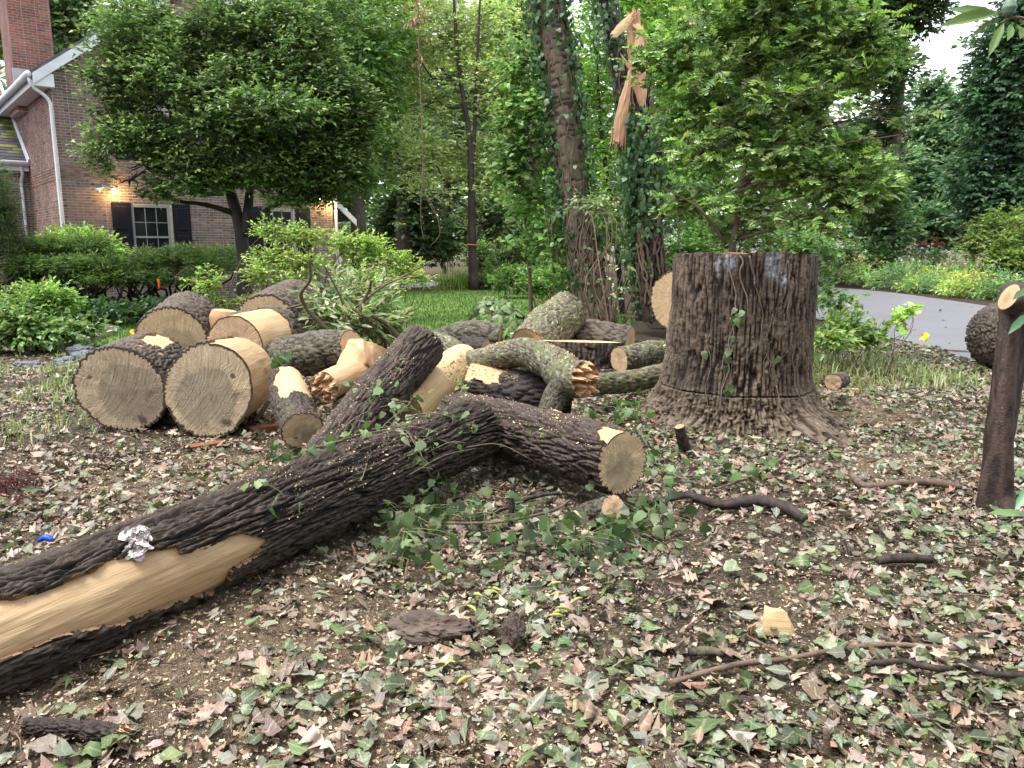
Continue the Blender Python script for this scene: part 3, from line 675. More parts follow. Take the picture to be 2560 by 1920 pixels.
# its roof rises away from us: swap axes of a slope by building it directly
def wing_roof():
    y0, z0, y1, z1 = wy - .3, we - .1, wy + 3.2, we + 2.5
    d = np.array([y1 - y0, z1 - z0]); ln = np.linalg.norm(d); d /= ln; nn = np.array([-d[1], d[0]])
    F = np.array([[3, 2, 1, 0], [4, 5, 6, 7], [7, 6, 2, 3], [1, 5, 4, 0], [4, 7, 3, 0], [2, 6, 5, 1]])
    def q(x0, x1, s0, s1, t0, t1, t2, t3): return np.array([[x, y0 + d[0] * s + nn[0] * t, z0 + d[1] * s + nn[1] * t] for x in (x0, x1) for s, t in ((s0, t0), (s1, t1), (s1, t2), (s0, t3))])
    r = lp('wing_roof', q(-6, -.03, 0, ln, 0, 0, .05, .05), F, M['slate'], house)
    mb = MB(); s = 0; k = 0
    while s < ln:
        x = -4.2 - (k % 2) * .15
        while x < -.1:
            b = min(x + .29, -.06); cc = pal([(.035, .034, .04), (.05, .048, .052)], 1, var=.2)[0]
            if jr.random() < .75 * sstep(-.95, -.3, x) * sstep(.1, .5, s): cc = pal([(.13, .14, .03), (.09, .1, .03)], 1)[0]
            mb.add(q(x, b, s, min(s + .2, ln), .052, .052, .06, .075), F, col=cc); x += .3
        s += .16; k += 1
    o = lp('slate_courses', np.concatenate(mb.v), mb.F(), M['slate_c'], r, attrs={'col': np.concatenate(mb.a['col'])}); o['kind'] = 'stuff'
    lp('flashing_board', q(-.06, -.02, -.05, ln, .06, .06, .24, .24), F, M['white_paint'], r)
    lp('fascia', boxv(-6, -.03, wy - .27, wy - .02, we - .26, we - .12), BOXF, M['white_paint'], r)
    ltube('gutter', [(-6, wy - .36, we - .06), (-.02, wy - .36, we - .06)], [.075] * 2, 'white_paint', r, 8, 3)
wing_roof()
ltube('downspout', [(-.25, wy - .3, we - .14), (-.2, wy - .26, we - .3), (-.22, wy - .07, we - .55)] + [(-.22, wy - .07, we - .6 - k * .3) for k in range(1, 9)], [.045, .045], 'white_paint', house, 8, 40)
# small porch gable beyond the far corner
pr = bar_xz('porch_roof', W_ + .15, 3.1, W_ + 1.0, 2.35, .5, 3, .1, house, 'slate')
bar_xz('barge_board', W_ + .15, 2.98, W_ + 1.05, 2.2, .44, .49, .2, pr)
# ---------------------------------------------------------------- logs, rounds and the stump
def proj(V):
    V = np.asarray(V, float); d = V - np.array([0, 0, CAM_Z]); cp, sp = math.cos(PITCH), math.sin(PITCH)
    f = d[..., 1] * cp - d[..., 2] * sp; u = d[..., 1] * sp + d[..., 2] * cp; f = np.maximum(f, 1e-3)
    return np.stack([1280 + FPX * d[..., 0] / f, 960 - FPX * u / f], -1)
def bark_h(th, s, Rm, cw, cl, seed, warp=.5, cross=.2):
    """height field of furrowed bark: long lens-shaped plates; th, s arrays"""
    nu = max(6, int(round(2 * math.pi * Rm / cw))); cs, sn = np.cos(th) * Rm, np.sin(th) * Rm
    p = np.stack([cs, sn, s], -1)
    sx = min(.7, 2.2 * cw / cl); w1 = fbm(p * np.array([1, 1, sx]) / (cw * 2.2), 2, seed); w2 = fbm(p * np.array([1, 1, sx]) / (cw * 2.0), 2, seed + 5)
    u = th / (2 * math.pi) * nu + warp * w1; v = s / cl + .35 * w2
    f1, f2, cid = worley(u, v, nu, seed)
    h = sstep(.02, .26, f2 - f1)
    g1, g2, c2 = worley(u * 2 + .3, v * 3.1, nu * 2, seed + 9)          # cracks across the plates
    h = h * (1 - cross + cross * sstep(.0, .22, g2 - g1)) * (.75 + .25 * cid)
    h = h * (1 + .3 * fbm(p * np.array([1, 1, .3]) / (cw * .3), 2, seed + 13)) + .2 * fbm(p * np.array([1, 1, .3]) / (cw * .22), 3, seed + 3)
    return np.clip(h, -.2, 1.1)
SURF = {}
M['inner_bark'] = m_plain('inner_bark', (.2, .12, .065), .8, .3, 30, .4)
def Q_far(P): return float(np.mean([q[1] for q in P])) > 6.3
def log(name, label, P, rad, bark='bark_log', faces=('face_a', 'face_a'), ns=150, nr=90, cw=.032, cl=.15, amp=.016, seed=1, lump=.05, debark=None, wood='wood_pale', oval=None,
        jag=(0, 0), cat='log', group=None, rough_end=0.004, bwarp=.5, key=None, dense=None):
    if Q_far(P): ns, nr = int(ns * .85), int(nr * .8)
    Q, u, r = resample(P, nr, rad); T, A, B = frames_along(Q); th = np.linspace(0, 2 * math.pi, ns, endpoint=False)
    if dense: th = np.sort(np.concatenate([np.linspace(dense[0], dense[1], int(ns * .6)), np.linspace(dense[1], dense[0] + 2 * math.pi, ns - int(ns * .6) + 2)[1:-1]]))
    TH = np.broadcast_to(th, (nr, ns)); S = np.broadcast_to(u[:, None], (nr, ns)); RR = np.broadcast_to(r[:, None], (nr, ns)); Rm = float(r.mean())
    pc = np.stack([np.cos(TH) * Rm, np.sin(TH) * Rm, S], -1)
    lum = 1 + lump * fbm(pc / (Rm * 1.6), 3, seed + 20)
    if oval is not None: lum = lum * (1 + oval[0] * np.cos(2 * (TH - oval[1])))
    h = bark_h(TH, S, Rm, cw, cl, seed, bwarp)
    D = np.cos(TH)[..., None] * A[:, None] + np.sin(TH)[..., None] * B[:, None]
    base = RR * lum
    V0 = Q[:, None] + base[..., None] * D
    Vb = Q[:, None] + (base + amp * (h - 1))[..., None] * D
    mask = np.zeros((nr, ns), bool)
    if debark is not None:
        mask = debark(TH, S / u[-1], V0)
        th_b = .8 * amp + .004
        wv = .006 * fbm(np.stack([np.cos(TH) * Rm * 12, np.sin(TH) * Rm * 12, S * 2.2], -1), 3, seed + 40)
        Vw = Q[:, None] + (base - th_b + wv * min(1, Rm / .2))[..., None] * D
    e = thing(name, label, cat, (Q[:, 0].mean(), Q[:, 1].mean(), max(0.0, float(Vb[..., 2].min()))), group)
    F = gridF(nr, ns); flat = Vb.reshape(-1, 3); fm = mask.reshape(-1)[F].sum(1) >= 2
    if fm.any() and not fm.all():
        C = fm.reshape(nr - 1, ns); flw_ = Vw.reshape(-1, 3); di = C.copy()           # wood runs on a little under the edge of the bark
        for _ in range(3): di = di | np.roll(di, 1, 1) | np.roll(di, -1, 1) | np.pad(di, ((1, 0), (0, 0)))[:-1] | np.pad(di, ((0, 1), (0, 0)))[1:]
        up_, lo_ = [], []
        a_ = C != np.roll(C, 1, 1); ii, jj = np.nonzero(a_); up_ += [np.stack([ii * ns + jj, (ii + 1) * ns + jj], 1)]
        b_ = C[1:] != C[:-1]; ii, jj = np.nonzero(b_); up_ += [np.stack([(ii + 1) * ns + jj, (ii + 1) * ns + (jj + 1) % ns], 1)]
        ed = np.concatenate(up_); sk = np.concatenate([flat[ed[:, 0]], flat[ed[:, 1]], flw_[ed[:, 1]], flw_[ed[:, 0]]]); k_ = np.arange(len(ed))
        part('torn_edge', sk, np.stack([k_, k_ + len(ed), k_ + 2 * len(ed), k_ + 3 * len(ed)], 1), M['inner_bark'], e, False, kind='stuff')
        wood_sel = di.reshape(-1); flatw = flw_
    elif fm.any(): wood_sel = fm; flatw = Vw.reshape(-1, 3)
    else: wood_sel = fm; flatw = flat
    at_ = {'bh': np.clip(h, 0, 1).reshape(-1)}
    lg = np.stack([(TH * Rm).reshape(-1), S.reshape(-1), 0 * S.reshape(-1)], 1)
    def sub(name, sel, mat, smooth=True, attrs=None, src=flat):
        if not sel.any(): return
        f = F[sel]; idx, inv = np.unique(f, return_inverse=True)
        part(name, src[idx], inv.reshape(f.shape), M[mat], e, smooth, {k: a[idx] for k, a in attrs.items()})
    sub('bark', ~fm, bark, True, at_); sub('bare_wood', wood_sel, wood, True, {'lg': lg}, flatw)
    if fm.any(): Vb = np.where(mask[..., None], Vw, Vb)
    ncap = 7
    for end, fmat in ((0, faces[0]), (-1, faces[1])):
        if fmat is None: continue
        ring = Vb[end]; c = Q[end]; tdir = -T[0] if end == 0 else T[-1]
        k = np.linspace(1, 0, ncap + 1)[:-1]
        L = c + (ring - c)[None] * k[:, None, None]
        fcx = ((L - c) @ A[end]) / r[end]; fcy = -((L - c) @ B[end]) / r[end]
        fm_ = lum[end][None] * k[:, None]
        fc0 = np.stack([np.cos(th)[None] * k[:, None], -np.sin(th)[None] * k[:, None], 0 * fm_], -1)
        dj = rough_end * fbm(np.stack([fcx * 3, fcy * 3, 0 * fcx], -1), 3, seed + 60)
        j = jag[end]
        if j:
            st = fbm(np.stack([fcx * 5, fcy * 5, 0 * fcx], -1), 3, seed + 70); dj = dj + j * (np.round(st * 4) / 4 * .7 + .3 * st)
        dj = dj * np.minimum(1, (1 - k) * 5)[:, None]
        L = L + dj[..., None] * tdir
        V = np.concatenate([L.reshape(-1, 3), (c + tdir * dj[-1].mean())[None]]); m_ = ncap * ns
        jx = np.arange(ns); tri = np.stack([np.full(ns, m_), (ncap - 1) * ns + jx, (ncap - 1) * ns + (jx + 1) % ns], 1)
        Fq = gridF(ncap, ns)
        if end == 0: pass
        else: Fq = Fq[:, ::-1]; tri = tri[:, ::-1]
        fc = np.concatenate([fc0.reshape(-1, 3), np.zeros((1, 3))])
        if j: part('broken_end', V, [Fq, tri], M[fmat], e, False, {'lg': V * 6, 'fc': fc})
        else: part('cut_face', V, [Fq, tri], M[fmat], e, True, {'fc': fc})
    N = D
    SURF[key or name + str(len(SURF))] = (Vb, np.where(mask, 1, 0), N, e, u)
    return e
def pix_mask(poly, nz=6, seed=0):
    poly = np.asarray(poly, float)
    def f(TH, S, V0):
        q = proj(V0); n = np.stack([fbm(V0 * 5, 2, seed), fbm(V0 * 9 + 7, 3, seed + 1)], -1) * nz
        return pin((q + n).reshape(-1, 2), poly).reshape(TH.shape)
    return f
def ang_mask(c0, w, s0=0., s1=1., seed=0, inv=False):
    def f(TH, S, V0):
        d = np.abs((TH - c0 + math.pi) % (2 * math.pi) - math.pi) + .35 * fbm(V0 * 7, 3, seed)
        ss = S + .07 * fbm(V0 * 9, 2, seed + 2); m = (d < w) & (ss > s0) & (ss < s1)
        return ~m if inv else m
    return f
# -- the long foreground trunk with the torn strip of bark
a, b = at(231, 1487, 2.78), at(1192, 1072, 4.95); d = (b - a)
P_fore = [a - d * .45, a - d * .2, a, a + d * .5, b]
BARE = [(-500, 1630), (-100, 1515), (0, 1486), (133, 1462), (240, 1424), (272, 1392), (339, 1378), (446, 1360), (461, 1384), (493, 1378), (618, 1333), (682, 1346), (640, 1398), (602, 1418), (580, 1438), (570, 1482), (480, 1506), (374, 1536), (295, 1570), (143, 1592), (90, 1622), (0, 1648), (-100, 1688), (-500, 1880)]
log('fallen_tree_log', 'long dark trunk lying across the foreground with a torn strip of bare tan wood', P_fore, [.225, .222, .215, .212, .205], 'bark_fore', ('face_c', 'face_c'), 300, 450, .03, .5, .034, 3, .05,
    pix_mask(BARE, 7, 4), 'wood_bare', cat='fallen tree', key='fore', bwarp=.7, dense=(R(-120), R(60)))
# -- the log crossing behind it, sawn end towards us
log('sawn_log', 'dark brown log with notched pale sawn end propped behind the fallen trunk', [at(1140, 1046, 5.5), at(1350, 1098, 4.85), at(1557, 1155, 4.22)], [.2, .2, .2], 'bark_log', ('face_c', 'face_c'), 200, 250, .032, .26, .026, 8, .05,
    ang_mask(R(-72), .45, .925, 1.1, 5), 'wood_pale', bwarp=.9, key='mid')
log('small_round', 'small mossy round log lying under the notched sawn log', [at(1440, 1300, 4.45), at(1533, 1270, 4.0)], [.085, .072], 'bark_moss', ('face_d', 'face_d'), 70, 40, .03, .08, .008, 9, .08)
log('leaning_log', 'dark furrowed log leaning up against the pile behind the trunk', [at(802, 1182, 5.12), at(940, 1000, 5.75), at(1062, 858, 6.25)], [.2, .2, .195], 'bark_log', ('face_d', 'face_d'), 180, 230, .032, .26, .024, 13, .04, key='lean')
# -- the two big rounds on the left
log('big_round', 'large sawn round with fully barked rim at the outer end of the pile', [at(299, 974, 6.12), at(392, 925, 6.95)], [.37, .355], 'bark_round', ('face_a', 'face_e'), 240, 90, .036, .2, .024, 21, .035,
    ang_mask(R(-70), .3, .3, 1.1, 22), 'wood_pale', oval=(.045, .6), key='r1')
log('big_round', 'large sawn round with its bark half peeled beside the fully barked round', [at(524, 976, 6.05), at(592, 942, 6.72)], [.385, .37], 'bark_round', ('face_b', 'face_e'), 240, 90, .036, .2, .024, 23, .03,
    ang_mask(R(-18), 1.35, -.1, 1.1, 24), 'wood_bare', oval=(.05, 2.0), key='r2')
log('sawn_log', 'rough barked log with tan sawn end behind the two big rounds', [at(430, 853, 8.5), at(478, 802, 9.5)], [.4, .37], 'bark_round', ('face_c', 'face_e'), 170, 90, .042, .14, .028, 25, .05, key='r3')
log('peeled_log', 'short peeled log standing upright among the bark covered rounds', [(at(560, 822, 8.9)) - np.array([0, 0, .55]), at(561, 790, 8.9), at(562, 776, 8.9)], [.18, .175, .15], 'bark_round', ('face_e', 'face_e'), 60, 40, .05, .12, .01, 26, .03, ang_mask(0, 9, -1, 2), 'wood_split')
log('peeled_log', 'peeled pale log with a dark bark scrap lying behind the half peeled round', [at(588, 868, 7.5), at(690, 838, 8.3)], [.33, .33], 'bark_moss', ('face_e', 'face_e'), 110, 60, .05, .12, .025, 27, .03, ang_mask(R(-75), 1.5, -.1, .72, 28), 'wood_pale')
log('big_round', 'large tan round with thick ridged bark at the back of the pile', [at(668, 822, 9.2), at(742, 778, 10.1)], [.43, .42], 'bark_round', ('face_c', 'face_e'), 170, 90, .045, .14, .03, 29, .03, key='r4')
log('wood_slice', 'thin pale slice of wood lying on top of the back round', [at(655, 758, 9.5), at(662, 748, 9.5)], [.14, .14], 'bark_round', ('face_e', 'face_d'), 50, 8, .05, .1, .008, 30, .06, cat='wood slice')
log('mossy_log', 'green mossy log lying between the peeled rounds and the split block', [at(705, 900, 7.6), at(800, 882, 7.2), at(880, 868, 7.0)], [.22, .21, .17], 'bark_moss', ('face_e', 'face_e'), 110, 90, .04, .12, .016, 31, .1, key='moss')
log('hollow_log', 'short pale log with hollow rotten end below the split block', [at(812, 968, 6.15), at(905, 930, 6.6)], [.14, .15], 'bark_round', ('wood_split', 'face_e'), 70, 50, .04, .12, .012, 32, .08, ang_mask(R(-60), 1.7, -.1, 1.1, 33), 'wood_split', jag=(.05, 0))
log('stub_log', 'short half peeled log tilted on end beside the leaning log', [at(756, 1078, 5.35), at(724, 985, 5.9), at(714, 945, 6.1)], [.15, .155, .13], 'bark_log', ('face_c', 'face_e'), 100, 70, .035, .1, .014, 34, .06, ang_mask(R(-70), 1.0, .42, 1.1, 35), 'wood_pale', key='stub')
log('peeled_log', 'sawdust covered peeled log behind the elbow of the trunk', [at(1010, 1030, 5.95), at(1085, 960, 6.4), at(1160, 905, 6.9)], [.19, .19, .185], 'bark_log', ('face_e', 'face_d'), 100, 70, .04, .12, .012, 36, .04, ang_mask(R(-60), 2.2, -.1, 1.1, 37), 'wood_pale', key='saw')
# -- crooked lichen limb and what it lies on
log('crooked_limb', 'crooked lichen grey limb with splintered end lying across the pile', [at(1085, 852, 7.2), at(1130, 872, 7.0), at(1175, 905, 6.75), at(1250, 892, 6.55), at(1320, 884, 6.4), at(1380, 910, 6.25), at(1420, 940, 6.1), at(1462, 948, 5.95)],
    [.1, .1, .105, .12, .13, .14, .16, .15], 'bark_lichen', ('face_e', 'wood_split'), 90, 150, .022, .07, .009, 41, .12, jag=(0, .1), cat='limb', key='limb')
log('limb_stub', 'mossy stub pointing down from the splintered limb end', [at(1420, 945, 6.05), at(1385, 995, 6.0), at(1372, 1030, 5.95)], [.12, .1, .09], 'bark_moss', ('face_e', 'face_e'), 60, 40, .022, .07, .009, 42, .1, cat='limb')
log('dark_log', 'dark furrowed log topped with sawdust under the crooked limb', [at(1175, 968, 6.55), at(1290, 985, 6.45), at(1420, 985, 6.5)], [.22, .21, .2], 'bark_dark', ('face_d', 'face_e'), 130, 120, .034, .17, .02, 43, .05, ang_mask(R(-95), .9, -.1, .35, 44), 'wood_pale', key='dark')
log('dark_log', 'slim grey barked log lying between the limb end and the stump', [at(1460, 962, 6.9), at(1560, 955, 7.2), at(1665, 935, 7.4)], [.1, .11, .11], 'bark_lichen', ('face_e', 'face_e'), 70, 70, .03, .12, .012, 45, .08)
log('lichen_log', 'pale lichen spotted log end resting beside the flaring stump base', [at(1548, 900, 7.6), at(1640, 880, 7.9)], [.13, .13], 'bark_lichen', ('face_e', 'face_e'), 70, 50, .03, .1, .012, 46, .08)
log('bark_log', 'broad grey log with peeling bark behind the flat sawn slab', [at(1330, 865, 9.4), at(1480, 850, 9.2), at(1575, 862, 9.0)], [.24, .25, .22], 'bark_round', ('face_e', 'face_e'), 100, 80, .045, .2, .025, 47, .06)
log('lichen_log', 'thick lichen covered log with ragged end raised against the ivy log', [at(1325, 868, 8.6), at(1375, 818, 8.9), at(1425, 778, 9.2)], [.26, .27, .24], 'bark_lichen', ('face_e', 'bark_lichen'), 110, 90, .03, .12, .018, 48, .1, jag=(0, .08), key='lich')
log('ivy_log', 'log bristling with upturned ivy leaves at the lawn edge', [at(1215, 790, 9.6), at(1262, 818, 9.3), at(1320, 872, 9.0)], [.22, .25, .24], 'bark_dark', ('face_e', 'face_e'), 80, 60, .04, .15, .012, 49, .06, key='ivylog')
log('dark_log', 'mossy dark log lying on the grass left of the ivy log', [at(1085, 860, 9.4), at(1170, 838, 9.2), at(1260, 845, 9.0)], [.16, .19, .18], 'bark_moss', ('face_e', 'face_e'), 80, 70, .035, .16, .02, 50, .06)
log('dark_log', 'short red brown barked block behind the bend of the crooked limb', [at(1160, 868, 7.9), at(1215, 872, 7.8)], [.13, .12], 'bark_dark', ('face_e', 'face_e'), 60, 30, .03, .12, .015, 51, .06)
# -- the flat slab cut from the stump
def slab():
    c = at(1438, 880, 8.35); n = nrm(np.array([.03, .092, 1.0])); hgt = .15
    log('sawn_slab', 'wide flat sawn slab with pale upper face and dark bark rim', [c - n * hgt, c - n * .02, c + n * (hgt - .03)], [.53, .52, .51], 'bark_log', ('face_e', 'face_d'), 260, 50, .045, .3, .035, 52, .05, cat='wood slab', key='slab')
slab()
log('big_round', 'distant pale round facing us half hidden by the stump', [at(1692, 752, 12.6), at(1760, 745, 13.4)], [.5, .49], 'bark_round', ('face_e', 'face_e'), 120, 40, .06, .2, .03, 53, .03)
log('bark_round', 'coarse barked round standing on edge by the driveway', [at(2650, 880, 8.6), at(2550, 846, 9.4), at(2500, 838, 9.9)], [.43, .44, .43], 'bark_round', ('face_e', 'face_e'), 190, 130, .045, .06, .05, 54, .03, cat='log')
log('cut_chunk', 'small sawn chunk beside the root flare of the stump', [at(2083, 955, 7.3), at(2105, 950, 7.6)], [.085, .08], 'bark_round', ('face_e', 'face_e'), 50, 20, .03, .1, .008, 55, .08, cat='wood chunk')
M['wood_red_b'] = m_plain('wood_red_b', (.2, .085, .045), .8, .3, 30, .5)
# -- blocks and wedges
def chunk(name, label, cat, C, n=14, amp=.012, mat='wood_split', seed=0, grain=(0, 1)):
    """C: 8 corners like boxv; six warped faces closed at the seams"""
    C = np.asarray(C, float); mb = MB(); t = np.linspace(0, 1, n); a, b = np.meshgrid(t, t, indexing='ij')
    for f in BOXF:
        p = C[f]; V = (p[0][None, None] * ((1 - a) * (1 - b))[..., None] + p[1] * (a * (1 - b))[..., None] + p[2] * (a * b)[..., None] + p[3] * ((1 - a) * b)[..., None]).reshape(-1, 3)
        L = np.linalg.norm(C[6] - C[0]); cen = C.mean(0)
        q = V - cen; V = V - q * (.10 * (np.linalg.norm(q, axis=1) / (L / 2)) ** 3)[:, None]
        V = V + amp * np.stack([fbm(V * 5 / L, 4, seed), fbm(V * 5 / L + 31, 4, seed + 1), fbm(V * 5 / L + 57, 4, seed + 2)], 1)
        ax = nrm(C[grain[1]] - C[grain[0]]); s = V @ ax; o = V - np.outer(s, ax)
        mb.add(V, gridF(n, n, False), lg=np.stack([np.linalg.norm(o - o.mean(0), axis=1) * 1.0, s * .25 + o[:, 0], 0 * s], 1))
    e = mb.build(name, M[mat]); return tag(e, label, cat)
def pc(*pts): return np.array([at(*p) for p in pts])
chunk('split_block', 'pale split block of wood dusted with sawdust above the hollow log', 'wood block', pc((818, 935, 6.5), (930, 955, 6.2), (970, 940, 6.9), (850, 920, 7.2), (872, 850, 6.7), (905, 838, 6.6), (975, 876, 6.9), (900, 845, 7.2)), 18, .02, 'wood_split', 3)
w0 = H(1900, 1600); chunk('wood_wedge', 'pale flat wedge of sapwood standing in the leaf litter', 'wood wedge', pc((1900, 1592, w0[1]), (1996, 1600, w0[1] - .02), (2000, 1580, w0[1] + .1), (1905, 1575, w0[1] + .1), (1908, 1518, w0[1] + .04), (1962, 1528, w0[1] + .02), (1955, 1520, w0[1] + .09), (1912, 1512, w0[1] + .09)), 10, .004, 'wood_pale', 5)
def plank(name, label, p0, p1, w, h, mat='wood_split', cat='wood plank', seed=0):
    d = nrm(p1 - p0); s = nrm(np.cross(d, [0, 0, 1])) * w / 2; u = np.array([0, 0, h])
    C = np.array([p0 - s, p1 - s * .8, p1 + s * .8, p0 + s, p0 - s + u, p1 - s * .8 + u * .9, p1 + s * .8 + u * .9, p0 + s + u])
    return chunk(name, label, cat, C, 8, .004, mat, seed)
plank('split_plank', 'thin split plank on the litter beside the stump root', H(2068, 978), H(2150, 978), .05, .03, seed=11)
plank('split_plank', 'orange split slat near the small sawn chunk', H(2110, 935), H(2160, 925), .05, .03, 'wood_split', seed=12)
log('rotten_branch', 'dark rotten branch piece in the litter at the near corner', [H(62, 1815, .03), H(180, 1822, .035), H(300, 1835, .03)], [.026, .032, .03], 'bark_dark', ('wood_split', 'wood_split'), 60, 90, .012, .05, .009, 113, .25, jag=(.02, .03), cat='branch')
plank('bark_slab', 'reddish bark slab on the ground between big round and stub log', H(620, 1085), H(715, 1070), .12, .05, 'wood_red_b', 'bark piece', 14)
plank('bark_slab', 'flat bark flake lying in front of the half peeled round', H(470, 1125), H(560, 1110), .1, .03, 'wood_red_b', 'bark piece', 15)
plank('wood_chip', 'pale bark chip lying behind the sawn log', at(1228, 1020, 5.75), at(1295, 1028, 5.7), .1, .03, 'wood_split', 'wood chip', 16)
plank('wood_chip', 'square pale wood chip behind the middle of the sawn log', at(1352, 1052, 5.5), at(1395, 1040, 5.6), .1, .05, 'wood_split', 'wood chip', 17)
for k, (a, b, lb) in enumerate([((2440, 1185), (2462, 1230), 'small pale cut stick end near the twisted trunk'), ((880, 1365), (890, 1395), 'orange wood splinter on the leaf litter below the trunk'), ((1010, 1460), (1020, 1405), 'thin upright splinter stuck in the litter')]):
    plank('wood_splinter', lb, H(*a) if a[1] > b[1] else H(*b), at(*(b if a[1] > b[1] else a), H(*max(a, b, key=lambda q: q[1]))[1]), .03, .02, 'wood_split', 'splinter', 20 + k)
# -- the tall stump
def stump():
    cx, cy = 1.99, 6.78; e = thing('tree_stump', 'tall thick tree stump with furrowed bark and a saw kerf near its base', 'stump', (cx, cy, 0))
    ns = 370; zs = np.concatenate([np.linspace(-.06, .285, 60), np.linspace(.29, .335, 22), np.linspace(.34, 1.0, 110)[0:]]); zs = zs / 1.0
    t = np.concatenate([zs[zs <= .34], np.linspace(.345, 1.43, 160)]); nr = len(t)
    th = np.linspace(0, 2 * math.pi, ns, endpoint=False); TH, Z = np.meshgrid(th, t)
    lob = 0
    for a0, w, am, fall in ((-58, .3, .5, .13), (178, .32, .3, .25), (-24, .3, .26, .16), (-112, .25, .14, .14), (-86, .2, .1, .1), (35, .5, .3, .2), (95, .5, .3, .2), (140, .4, .2, .2), (-147, .26, .22, .18), (-132, .16, .1, .1)):
        d = (TH - R(a0) + math.pi) % (2 * math.pi) - math.pi
        lob = lob + am * np.exp(-(d / w) ** 2) * np.exp(-np.maximum(Z, 0) / fall)
    Rb = .615 + .05 * (1 - Z / 1.43) ** 2 + lob + .018 * np.cos(3 * TH + 1) + .012 * np.cos(7 * TH + .4) * (1.2 - Z * .5)
    p = np.stack([np.cos(TH) * .62, np.sin(TH) * .62, Z], -1)
    Z = Z + sstep(1.3, 1.43, Z) * (.012 * fbm(p * 5, 3, 88))
    Rb = Rb + .02 * fbm(p * 2.5, 3, 90)
    h = bark_h(TH, Z * 1.0, .62, .036, .55, 91, .5, .2)
    h = .8 * np.clip(h * 1.25, 0, 1) + .12 * fbm(p * np.array([1, 1, .08]) * 80, 2, 94) + .08 * fbm(p * 26, 2, 96)
    h = h * (.8 + .3 * fbm(p * np.array([1, 1, .5]) * 3.2, 2, 86)).clip(.35, 1.15)
    amp = .058 * (1 - .25 * sstep(.5, 1.2, Z)); low = sstep(.4, .1, Z)
    h = np.clip(h + low * .22 * fbm(p * np.array([1, 1, .5]) * 26, 3, 93), -.2, 1.2)
    hl = bark_h(TH, Z, .95, .034, .22, 98, .9, .4); h = h * (1 - .75 * low) + .75 * low * hl
    rad = Rb + amp * (h - 1) + low * .03 * fbm(np.stack([np.cos(TH) * Rb, np.sin(TH) * Rb, Z], -1) * 9, 4, 99)
    kz = .31 + .012 * np.cos(TH - R(150)); front = sstep(.35, -.1, np.sin(TH))
    kerf = np.exp(-((Z - kz) / .007) ** 4) * front
    rad = rad - .03 * kerf * (.35 + .65 * sstep(-.3, .2, fbm(p * 4, 2, 92))) + .006 * front * sstep(.002, -.01, Z - kz)
    tilt = sstep(.9, 1.43, Z)
    V = np.stack([cx + rad * np.cos(TH), cy + rad * np.sin(TH), Z + tilt * (-.028 * np.sin(TH) - .012 * np.cos(TH))], -1)
    q = proj(V); pn = fbm(p * 6, 3, 95)
    paint = np.zeros_like(Z)
    for (x0, y0, rx, ry) in ((1822, 650, 26, 34), (1932, 665, 26, 45), (1960, 695, 18, 34), (1795, 665, 10, 40)):
        paint = np.maximum(paint, sstep(1.15, .4, np.sqrt(((q[..., 0] - x0) / rx) ** 2 + ((q[..., 1] - y0) / ry) ** 2) + .35 * pn))
    paint = paint * (np.sin(TH) < 0)
    part('bark', V.reshape(-1, 3), gridF(nr, ns), M['bark_stump'], e, True, {'bh': np.clip(h, 0, 1).reshape(-1), 'paint': paint.reshape(-1)})
    ring = V[-1]; c = ring.mean(0); k = np.linspace(1, 0, 15)[:-1]; L = c + (ring - c)[None] * k[:, None, None]
    L[..., 2] += .004 * fbm(L * 6, 2, 97) * (1 - k)[:, None]
    m_ = 14 * ns; jx = np.arange(ns); tri = np.stack([np.full(ns, m_), (13) * ns + (jx + 1) % ns, 13 * ns + jx], 1)
    fc = np.stack([np.cos(th)[None] * k[:, None], np.sin(th)[None] * k[:, None], 0 * k[:, None] + 0 * th[None]], -1)
    part('cut_face', np.concatenate([L.reshape(-1, 3), c[None]]), [gridF(14, ns)[:, ::-1], tri], M['face_d'], e, True, {'fc': np.concatenate([fc.reshape(-1, 3), np.zeros((1, 3))])})
    SURF['stump'] = (V, None, None, e, t)
    # heap of bark crumbs and a red brown strip on the far rim of the cut
    part('bark_scrap', *tube([(cx - .3, cy - .35, 1.446), (cx - .2, cy - .3, 1.452), (cx - .12, cy - .32, 1.45), (cx - .02, cy - .36, 1.446)], [.006, .016, .011, .005], 7, 14, .6, 3), M['wood_red_b'], e, True)
    # ivy stems clinging to the bark
    def surf(a, z, off=.004):
        i = int(np.argmin(abs(t - z))); j = int(round((a % (2 * math.pi)) / (2 * math.pi) * ns)) % ns
        r2 = max(rad[i, (j + k2) % ns] for k2 in range(-4, 5)); tz = sstep(.9, 1.43, z)
        return np.array([cx + (r2 + off) * math.cos(a), cy + (r2 + off) * math.sin(a), z + tz * .02])
    g = random.Random(5)
    for a0, z0, z1, r0 in ((-117, 1.42, .3, .007), (-108, 1.42, 1.0, .008), (-113, .95, .1, .005), (-101, 1.42, 1.15, .009), (-96, 1.2, .4, .0035), (-80, .98, .45, .003), (-70, 1.38, .25, .0045), (-128, .8, .1, .0035), (-75, .4, .02, .005)):
        P = []; a = R(a0); z = z0
        while z > z1:
            P.append(surf(a, z)); z -= g.uniform(.05, .12); a += R(g.uniform(-3.5, 3.5))
        if len(P) > 2:
            part('ivy_stem', *tube(P, [r0, r0 * .7], 5, len(P) * 3), M['stem_grey'], e)
    mb = MB()
    L_ = [(-109, 1.02), (-107, .98), (-110, .96), (-105, .97), (-112, .7), (-113, .63), (-110, .8), (-115, .55), (-131, .66), (-74, .63), (-110, .4), (-113, .36), (-104, 1.0), (-108, .94)]
